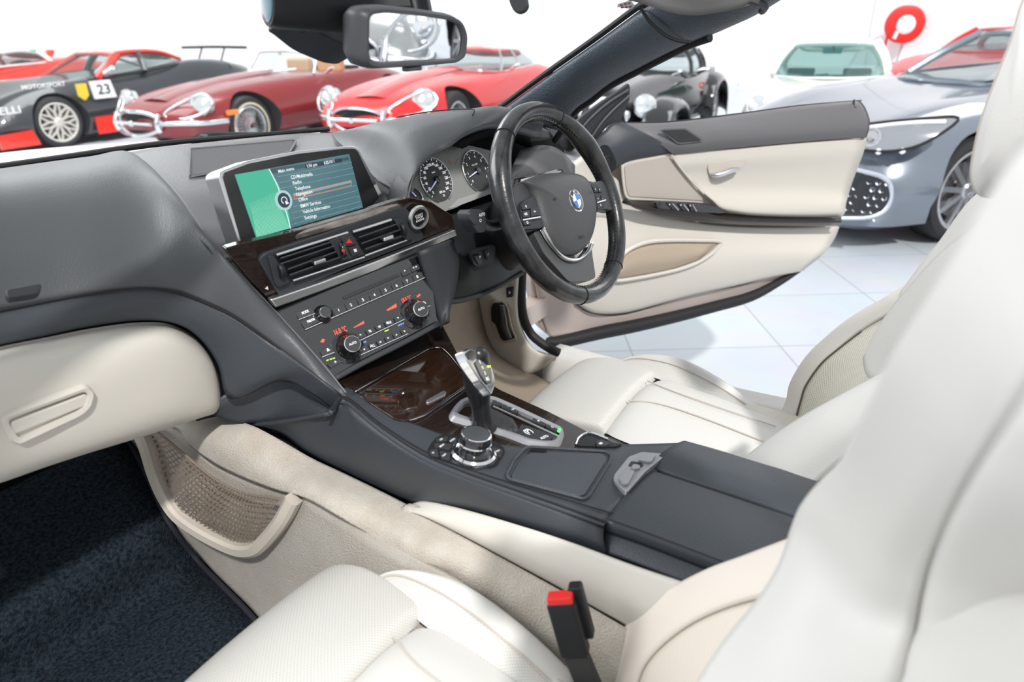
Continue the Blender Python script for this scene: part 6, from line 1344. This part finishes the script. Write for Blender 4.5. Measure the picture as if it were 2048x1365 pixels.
# side liveries, lying on the left flank
def flank(c, pts, m, name, w=.955): return c.sheet([(x, w, z) for x, z in pts], m, name, .02)
flank(rc_, [(.85,.12),(.85,.36),(-.9,.36),(-.9,.12)], RRD, 'red_sill', .955)
flank(rc_, [(2.15,.10),(2.15,.28),(1.72,.30),(1.66,.10)], RRD, 'red_bumper_corner', .95)
num = flank(rc_, [(.78,.60),(.80,.84),(.50,.84),(.46,.60)], RWH, 'number_square', .955)
yb = flank(rc_, [(1.00,.82),(.86,.82),(.86,.66),(.93,.60),(1.0,.66)], mat('yellow_shield', (.80,.55,.04), .5), 'yellow_shield', .965)
class LP2:    # lettering on the flank of a car
    def __init__(s, c, w): s.c = c; s.w = w
    def pt(s, a, b, off=0): return s.c.P(-a, s.w+off, b)
def cartext(c, s_, x0, x1, z, h, w, m, name, par=None, z1=None):
    bm = bmesh.new(); add_text(bm, s_, LP2(c, w), (-x0, z), (-x1, z if z1 is None else z1), h, .0); return link(name, bm, m, par or c.root, smooth=False)
cartext(rc_, '23', .74, .52, .66, .13, .98, mat('dark_print', (.03,.03,.035), .5), 'race_number', num)
cartext(rc_, 'PIRELLI', 2.25, 1.78, .53, .09, .955, RWH, 'sponsor_lettering'); cartext(rc_, 'MOTORSPORT', 1.72, .95, .80, .055, .82, RWH, 'sponsor_lettering')
rc_.lamp(2.0,.62,.58,.10,(1,.3,.5), rim=None, m=mat('amber_lamp',(.75,.6,.4),.2,.3))
rc_.bar([(-2.1,.85,1.16),(-2.1,0,1.17),(-2.1,-.85,1.16)], .022, WELL, 'rear_wing')
for y_ in (.3,-.3): rc_.bar([(-1.95,y_,.9),(-2.1,y_,1.16)], .014, WELL, 'wing_strut')
rc_.bar([(.45,.80,.92),(.40,.95,1.0)], .03, RWH, 'door_mirror')
rc_.bar([(.3,.3,.9),(-.05,.35,1.12),(-.6,.35,1.1)], .02, RWH, 'roll_cage'); rc_.bar([(-.6,.3,.9),(-.05,.35,1.1)], .02, RWH, 'roll_cage')
# ---- black classic roadster-coupe
BLK = paint('black_paint', (.012,.012,.014), .08)
bk_ = Car('black_classic_car', 'black classic car with a big round chrome headlamp and separate wings, behind the open door', (7.75,3.02), (-.99,-.13), .86, 1.02)
bk_.body([(1.95,.35,.55,.22,.70,.16,.72),(1.85,.28,.55,.30,.80,.22,.84),(1.3,.25,.55,.42,.86,.30,.90),(.6,.25,.55,.56,.92,.42,.96),(.1,.25,.55,.68,.92,.55,.96),(-.6,.25,.55,.74,.90,.62,.90),(-1.3,.25,.55,.74,.90,.60,.90),(-1.8,.30,.55,.62,.80,.45,.80),(-2.0,.40,.55,.4,.7,.3,.7)], BLK)
for sg in (1,-1):
    for nm, x0, zt, L in (('front_wing',1.35,.72,.62),('rear_wing',-1.25,.84,.62)):
        R_ = []
        for i in range(13):
            t = math.pi*i/12; xx_ = x0+L*math.cos(t); zz_ = .32+(zt-.32)*math.sin(t)**.8 if 0 < i < 12 else .26
            R_.append([bk_.P(xx_, sg*.50, zz_-.01), bk_.P(xx_, sg*.60, zz_+.02), bk_.P(xx_, sg*.74, zz_), bk_.P(xx_, sg*.83, zz_-.05), bk_.P(xx_, sg*.85, zz_-.12)])
        patch(nm, R_, BLK, bk_.root, 3, 2, solid=.02, side=(0,0,1))
bk_.wheel(1.35,.70,.33,.33,.24,'wire'); bk_.wheel(-1.25,.72,.33,.33,.24,'wire')
bk_.lamp(1.80,.50,.66,.125,(1,.1,.05), depth=.14); bk_.lamp(1.86,.27,.55,.06,(1,.05,.0), depth=.05, name='fog_lamp')
base = [(.22,0,.92),(.15,.42,.92),(-.02,.62,.90),(-.5,.66,.90),(-1.0,.60,.90),(-1.3,.45,.88),(-1.45,0,.87)]
top = [(.0,0,1.20),(-.02,.34,1.20),(-.12,.50,1.18),(-.5,.52,1.21),(-.85,.50,1.17),(-1.05,.36,1.10),(-1.15,0,1.08)]
bk_.house(base, top, .03, BLK, pillars=(2,3,4), pr=.03)
bk_.bar([(-.05,.70,.92),(0,.82,.95),(0,.95,.96)], .035, CHR, 'door_mirror')
bk_.bar([(2.0,.7,.42),(2.1,.3,.42),(2.12,0,.42),(2.1,-.3,.42),(2.0,-.7,.42)], .03, CHR, 'bumper')
bk_.boxp((1.97,0,.60), (.02,.15,.17), CHR, 'radiator_grille', bevel=.03)
for x_ in (.1,.25,.4): bk_.bar([(x_,.45,.9),(x_-.15,.52,.93)], .008, CHR, 'bonnet_trim')
# ---- white coupe
WHP = paint('white_paint', (.80,.80,.77), .2)
wp_ = Car('white_coupe', 'white rear-engined classic coupe facing the camera, right of the black car', (8.84,1.13), (-.986,-.167), .95, .90)
wp_.body([(2.1,.25,.42,.50,.50,.3,.48),(1.95,.20,.45,.76,.64,.55,.56),(1.6,.19,.50,.84,.80,.66,.66),(1.1,.19,.50,.86,.86,.66,.78),(.6,.19,.52,.86,.88,.66,.86),(0,.19,.55,.86,.90,.68,.89),(-.8,.19,.55,.88,.92,.70,.90),(-1.5,.22,.55,.86,.86,.62,.84),(-2.0,.30,.52,.70,.66,.45,.64),(-2.15,.36,.50,.5,.56,.3,.55)], WHP, [(1.2,.86,.33,.35),(-1.1,.88,.33,.35)])
wp_.wheel(1.2,.72,.32,.32,.2); wp_.wheel(-1.1,.74,.32,.32,.2)
base = [(.75,0,.87),(.68,.40,.87),(.48,.64,.88),(-.2,.68,.90),(-.9,.62,.90),(-1.3,.45,.86),(-1.55,0,.82)]
top = [(.22,0,1.28),(.20,.30,1.275),(.05,.46,1.25),(-.35,.50,1.28),(-.75,.46,1.22),(-1.0,.34,1.15),(-1.1,0,1.14)]
wp_.house(base, top, .03, WHP, pillars=(2,3,4), pr=.04, glass=mat('green_glass', (0.10,0.20,0.19), .05, transp=(.32,(.75,.90,.88))))
wp_.lamp(1.93,.64,.66,.105,(1,.1,.35), rim=WHP)
wp_.bar([(.18,0,1.24),(.18,.02,1.17)], .012, WELL, 'mirror_stem'); wp_.boxp((.15,0,1.17), (.01,.11,.035), mat('teal_mirror', (.03,.22,.25), .3), 'inner_mirror', bevel=.01)
for sg in (.32,-.32): wp_.boxp((.30,sg,.92), (.05,.16,.04), WELL, 'seat_top', bevel=.02)
wp_.bar([(.70,.05,.875),(.60,.40,.905)], .008, WELL, 'wiper'); wp_.bar([(.70,-.35,.875),(.60,0,.905)], .008, WELL, 'wiper'); wp_.bar([(.45,.78,.90),(.42,.92,.95)], .04, REDP, 'door_mirror'); wp_.bar([(.62,.3,.89),(.62,-.3,.89)], .008, WELL, 'bonnet_vent')
# ---- silver grey grand tourer
GRY = paint('silver_grey_paint', (.20,.23,.28), .2, .35)
gt_c = Car('grey_sports_car', 'silver grey modern sports car with ten-spoke wheels, beyond the end of the open door', (6.27,-.64), (-.83,.56), 1.0, 1.0)
gs = [(2.30,.22,.42,.35,.55,.2,.56),(2.22,.16,.42,.66,.62,.4,.64),(2.02,.13,.44,.86,.71,.60,.72),(1.7,.13,.46,.945,.80,.72,.78),(1.35,.13,.48,.97,.87,.76,.84),(.9,.13,.50,.95,.90,.74,.90),(.4,.13,.52,.93,.93,.72,.95),(-.3,.13,.55,.94,.95,.72,.96),(-1.0,.14,.58,.98,.97,.74,.96),(-1.6,.17,.58,.97,.95,.70,.95),(-2.1,.24,.58,.86,.88,.55,.88),(-2.28,.3,.58,.6,.8,.35,.8)]
gt_c.body(gs, GRY, [(1.35,.92,.345,.385),(-1.32,.94,.35,.39)])
AL = mat('bright_alloy', (.62,.62,.64), .25, .85)
gt_c.wheel(1.35,.835,.345,.345,.262,'spoke',10,AL,w=.20); gt_c.wheel(-1.32,.85,.35,.35,.262,'spoke',10,AL,w=.2)
for r_ in ():
    pass
lathe('centre_star', gt_c.P(1.35,.84,.345)+gt_c.l*.046, gt_c.l, [(.032,0),(.034,.003),(.030,.004)], CHR, gt_c.root, 24)
bm = bmesh.new()
for t in (90,210,330):
    a_ = math.radians(t); c0 = gt_c.P(1.35,.84,.345)+gt_c.l*.05; add_tube(bm, [c0, c0+(gt_c.f*math.cos(a_)+Vector((0,0,1))*math.sin(a_))*.032], .003, 5)
link('centre_star', bm, CHR, gt_c.root, smooth=False)
base = [(.74,0,.93),(.64,.42,.93),(.22,.70,.93),(-.4,.74,.95),(-1.0,.68,.96),(-1.4,.5,.96),(-1.7,0,.95)]
top = [(-.15,0,1.26),(-.17,.32,1.255),(-.30,.50,1.23),(-.6,.53,1.25),(-.95,.48,1.20),(-1.2,.36,1.13),(-1.35,0,1.11)]
gt_c.house(base, top, .03, GRY, pillars=(2,4), pr=.035)
# headlamp: almond lens on the wing, with bright elements
def onbody(c, x, y, z, push=.0): return c.P(x, y, z)+(c.f*.5+c.l*.8+Vector((0,0,.4))).normalized()*push
hl0 = [(2.22,.42,.725),(2.20,.56,.66),(2.10,.75,.64),(1.97,.87,.67),(1.84,.93,.745),(1.72,.93,.83),(1.88,.82,.825),(2.06,.64,.79)]
hp = [onbody(gt_c, *p, .028) for p in hl0]; cc = sum(hp, Vector())/len(hp)+(gt_c.f*.5+gt_c.l*.7+Vector((0,0,.4))).normalized()*.035
bm = bmesh.new(); q = crs(hp, 4, True); n = len(q); r1 = [bm.verts.new(p) for p in q]; r2 = [bm.verts.new(p.lerp(cc,.5)+(cc-sum(hp,Vector())/len(hp))*.45) for p in q]; c_ = bm.verts.new(cc); r0 = [bm.verts.new(p-(gt_c.l*.06)) for p in q]
for j in range(n):
    bm.faces.new((r0[j], r0[(j+1) % n], r1[(j+1) % n], r1[j])); bm.faces.new((r1[j], r1[(j+1) % n], r2[(j+1) % n], r2[j])); bm.faces.new((r2[j], r2[(j+1) % n], c_))
bmesh.ops.recalc_face_normals(bm, faces=bm.faces); hl_ = link('headlamp', bm, mat('lamp_silver', (.40,.42,.45), .12, .6, coat=1), gt_c.root)
tube('lamp_edge', hp, .009, WELL, hl_, 8, closed=True, k=4)
tube('lamp_light_bar', [p.lerp(cc, .25)+gt_c.l*.02 for p in hp[5:]+hp[:2]], .012, mat('lamp_white', (.9,.92,.95), .2), hl_, 8, k=4)
nd = (gt_c.f*.75+gt_c.l*.6+Vector((0,0,.2))).normalized(); lathe('projector', onbody(gt_c,2.10,.66,.705,.06), nd, [(.055,-.02),(.058,.012),(.045,.016),(.040,.004),(0,.016)], CHR, hl_, 24)
for p in ((2.20,.52,.665),(2.15,.63,.645),(2.09,.73,.63),(2.0,.82,.64)): lathe('lamp_diode', onbody(gt_c,*p,.05), nd, [(.018,-.01),(.018,.004),(0,.01)], mat('lamp_white', (.9,.92,.95), .2), hl_, 12)
# side intake with mesh and bright frame
ik = [(2.26,.46,.50),(2.15,.70,.50),(2.07,.80,.46),(2.04,.83,.36),(2.07,.81,.26),(2.15,.70,.21),(2.26,.46,.21)]
ip = [onbody(gt_c, *p, .085) for p in ik]
bm = bmesh.new(); bm.faces.new([bm.verts.new(p) for p in crs(ip, 1, True)]); it = link('air_intake', bm, mat('mesh_black', (.02,.022,.026), .5), gt_c.root, smooth=False, solid=.01)
tube('intake_frame', ip, .014, mat('frame_pale', (.62,.66,.74), .25, .5), it, 8, closed=True, k=4)
bm = bmesh.new()
for r_ in range(6):
    for k_ in range(8):
        f_ = (k_+.5*(r_ % 2)+.3)/8.5; a = ip[0].lerp(ip[3], f_); z_ = .245+r_*.045
        p = Vector((a.x, a.y, z_)); p += (CAM-p).normalized()*.02; add_lathe(bm, p, nd, [(.008,0),(.016,.004),(.016,.0),(.012,-.006)], 6)
link('mesh_cells', bm, mat('mesh_grey', (.30,.32,.36), .3, .5), it, smooth=False)
for yy_ in (.30,.45,.55): gt_c.bar([(.70,yy_,.94),(.60,yy_+.06,.955)], .006, WELL, 'bonnet_slot')
gt_c.bar([(.25,.80,.98),(.22,.92,1.02),(.2,1.0,1.02)], .05, GRY, 'door_mirror')
# ---- silver car seen in the mirror
etype('silver_coupe', 'silver classic coupe behind the open car, seen only in the rear-view mirror', (5.9,-3.5), (-.83,.56), paint('silver_paint', (.45,.46,.46), .2, .5), True, 1.15, 1.0)
# ---- red car behind the grey one, red car and flag at the far left
rb_ = Car('red_car', 'red modern car behind the grey sports car, only its roof and wing showing', (12.7,-.50), (-.94,.34), .98, .92)
rb_.body(gs, REDP, [(1.35,.92,.345,.385),(-1.32,.94,.35,.39)]); rb_.house(base, top, .03, REDP, pillars=(2,4), pr=.05); rb_.wheel(1.35,.835,.345,.345,.26,n=5); rb_.wheel(-1.32,.85,.35,.35,.26,n=5)
rb_.bar([(.35,.85,.98),(.3,.98,1.02)], .05, CHR, 'door_mirror')
rl_ = Car('red_racing_car', 'red and white racing car at the far left, mostly outside the frame', (4.3,13.3), (-.983,-.18), 1.0, .97)
rl_.body(ST_, RRD, [(1.3,.94,.34,.38),(-1.3,.96,.35,.39)]); rl_.house(base, [(a, b, c_2-.08) for a, b, c_2 in top], .03, RWH, pillars=(2,4), pr=.04)
fl_ = thing('flag', 'small green white and red flag above the black racing car', 'flag', tuple(at(82,110,'y',14.8)))
for x0, x1, m_ in ((59,76,mat('flag_green',(.02,.45,.22),.7)),(76,92,RWH),(92,109,mat('flag_red',(.80,.08,.03),.7))):
    patch({59:'green_stripe',76:'white_stripe',92:'red_stripe'}[x0], [[at(x0,100,'y',14.8), at((x0+x1)/2,99.5,'y',14.77), at(x1,100,'y',14.8)], [at(x0+3,122,'y',14.8), at((x0+x1)/2+2,118,'y',14.77), at(x1,106+(76-x0)*-.0,'y',14.8)]], m_, fl_, 3, 3, solid=.004)
_fp = at(57,97,'y',14.8); tube('flag_pole', [_fp, Vector((_fp.x, 14.8, .0))], .008, WHT, fl_, 6, k=0)
# ---- hose reel on the wall
hr_ = thing('fire_hose_reel', 'round red fire hose reel with a white centre on the white wall', 'hose reel', tuple(at(1803,52,'x',15.3)))
hc = at(1812,49,'x',15.05); ax_ = Vector((-1,-.38,0)).normalized(); R0 = 33*(hc-CAM).length/FPX*.86
lathe('drum', hc, ax_, [(0,-.2),(R0*.9,-.2),(R0,-.18),(R0*.96,-.13),(R0*.9,-.10),(R0*.96,-.02),(R0,0),(R0*.94,.01),(R0*.5,.012)], mat('reel_red', (.80,.03,.025), .4), hr_, 40)
lathe('white_centre', hc, ax_, [(0,.02),(R0*.40,.018),(R0*.44,.012),(R0*.5,.006)], RWH, hr_, 32)
tube('nozzle', [hc+ax_*.05+Vector((0,.14,-.11)), hc+ax_*.05+Vector((0,.17,-.24))], .04, RWH, hr_, 10, k=0)
tube('hose', [hc+Vector((.0,.27,-.11)), hc+Vector((0,.28,-.47)), hc+Vector((0,.18,-.67)), hc+Vector((0,.08,-.83))], .024, mat('reel_red', (.80,.03,.025), .4), hr_, 8)
tube('bracket', [hc+Vector((.1,0,-.27)), hc+Vector((.1,.04,-.6)), hc+Vector((.1,.08,-.8))], .012, SIL, hr_, 8); tube('valve', [hc+Vector((0,.11,-.67)), hc+Vector((0,-.16,-.67))], .012, mat('reel_red', (.80,.03,.025), .4), hr_, 8)
# ================================================================ BODY SHELL BEHIND THE TRIM
sh = thing('car_body_shell', 'dark inner body shell and floor pan under the trim of the open champagne convertible', 'car body', (0, 0, .4))
def sbox(name, lo, hi, m=RUB, bevel=0):
    bm = bmesh.new(); c = (Vector(lo)+Vector(hi))/2; h = (Vector(hi)-Vector(lo))/2
    add_box(bm, c, Vector((1,0,0)), Vector((0,1,0)), Vector((0,0,1)), *h); bmesh.ops.recalc_face_normals(bm, faces=bm.faces); return link(name, bm, m, sh, smooth=False, bevel=bevel)
sbox('floor_pan', (-.80,-1.3,.30), (.70,.86,.42))
sbox('bulkhead', (-.74,.40,.99), (-.13,.56,1.10)); sbox('bulkhead', (-.12,.27,.45), (.12,.56,1.08)); sbox('bulkhead', (.12,.30,.98), (.56,.50,1.14))
sbox('tunnel_core', (-.10,-.9,.42), (.09,.27,.80)); sbox('tunnel_core', (-.12,.10,.42), (.09,.27,.86)); sbox('bulkhead', (-.74,.86,.42), (.62,.90,1.14))
sbox('tunnel_core', (-.19,.18,.42), (-.11,.40,.83))
sbox('left_light_blocker', (-.84,.34,.42), (-.80,.92,1.20)); sbox('left_sill', (-.84,-1.2,.36), (-.80,.40,.56), PNT)  # side panel is out of view, added to keep light out of the footwell
sbox('hinge_post', (.66,.40,.36), (.80,.56,.95), PNT); sbox('door_hinge', (.76,.37,.62), (.93,.42,.68), PNT); sbox('door_hinge', (.76,.37,.84), (.93,.42,.90), PNT)
sbox('sill_beam', (.66,-1.2,.38), (.74,.50,.60), PNT)
sbox('rear_deck', (-.70,-1.35,.42), (.70,-1.05,1.10), LEA, .03)
# top rail across the windscreen head
hr2 = [Vector((-.80,-.10,1.50)), Vector((-.55,-.04,1.535)), Vector((-.25,-.015,1.555)), Vector((.05,-.02,1.555)), Vector((.30,-.05,1.545)), Vector((.50,-.12,1.525)), Vector((.60,-.22,1.50))]
tube('top_rail', hr2, .035, LEA, sh, 12, k=5)
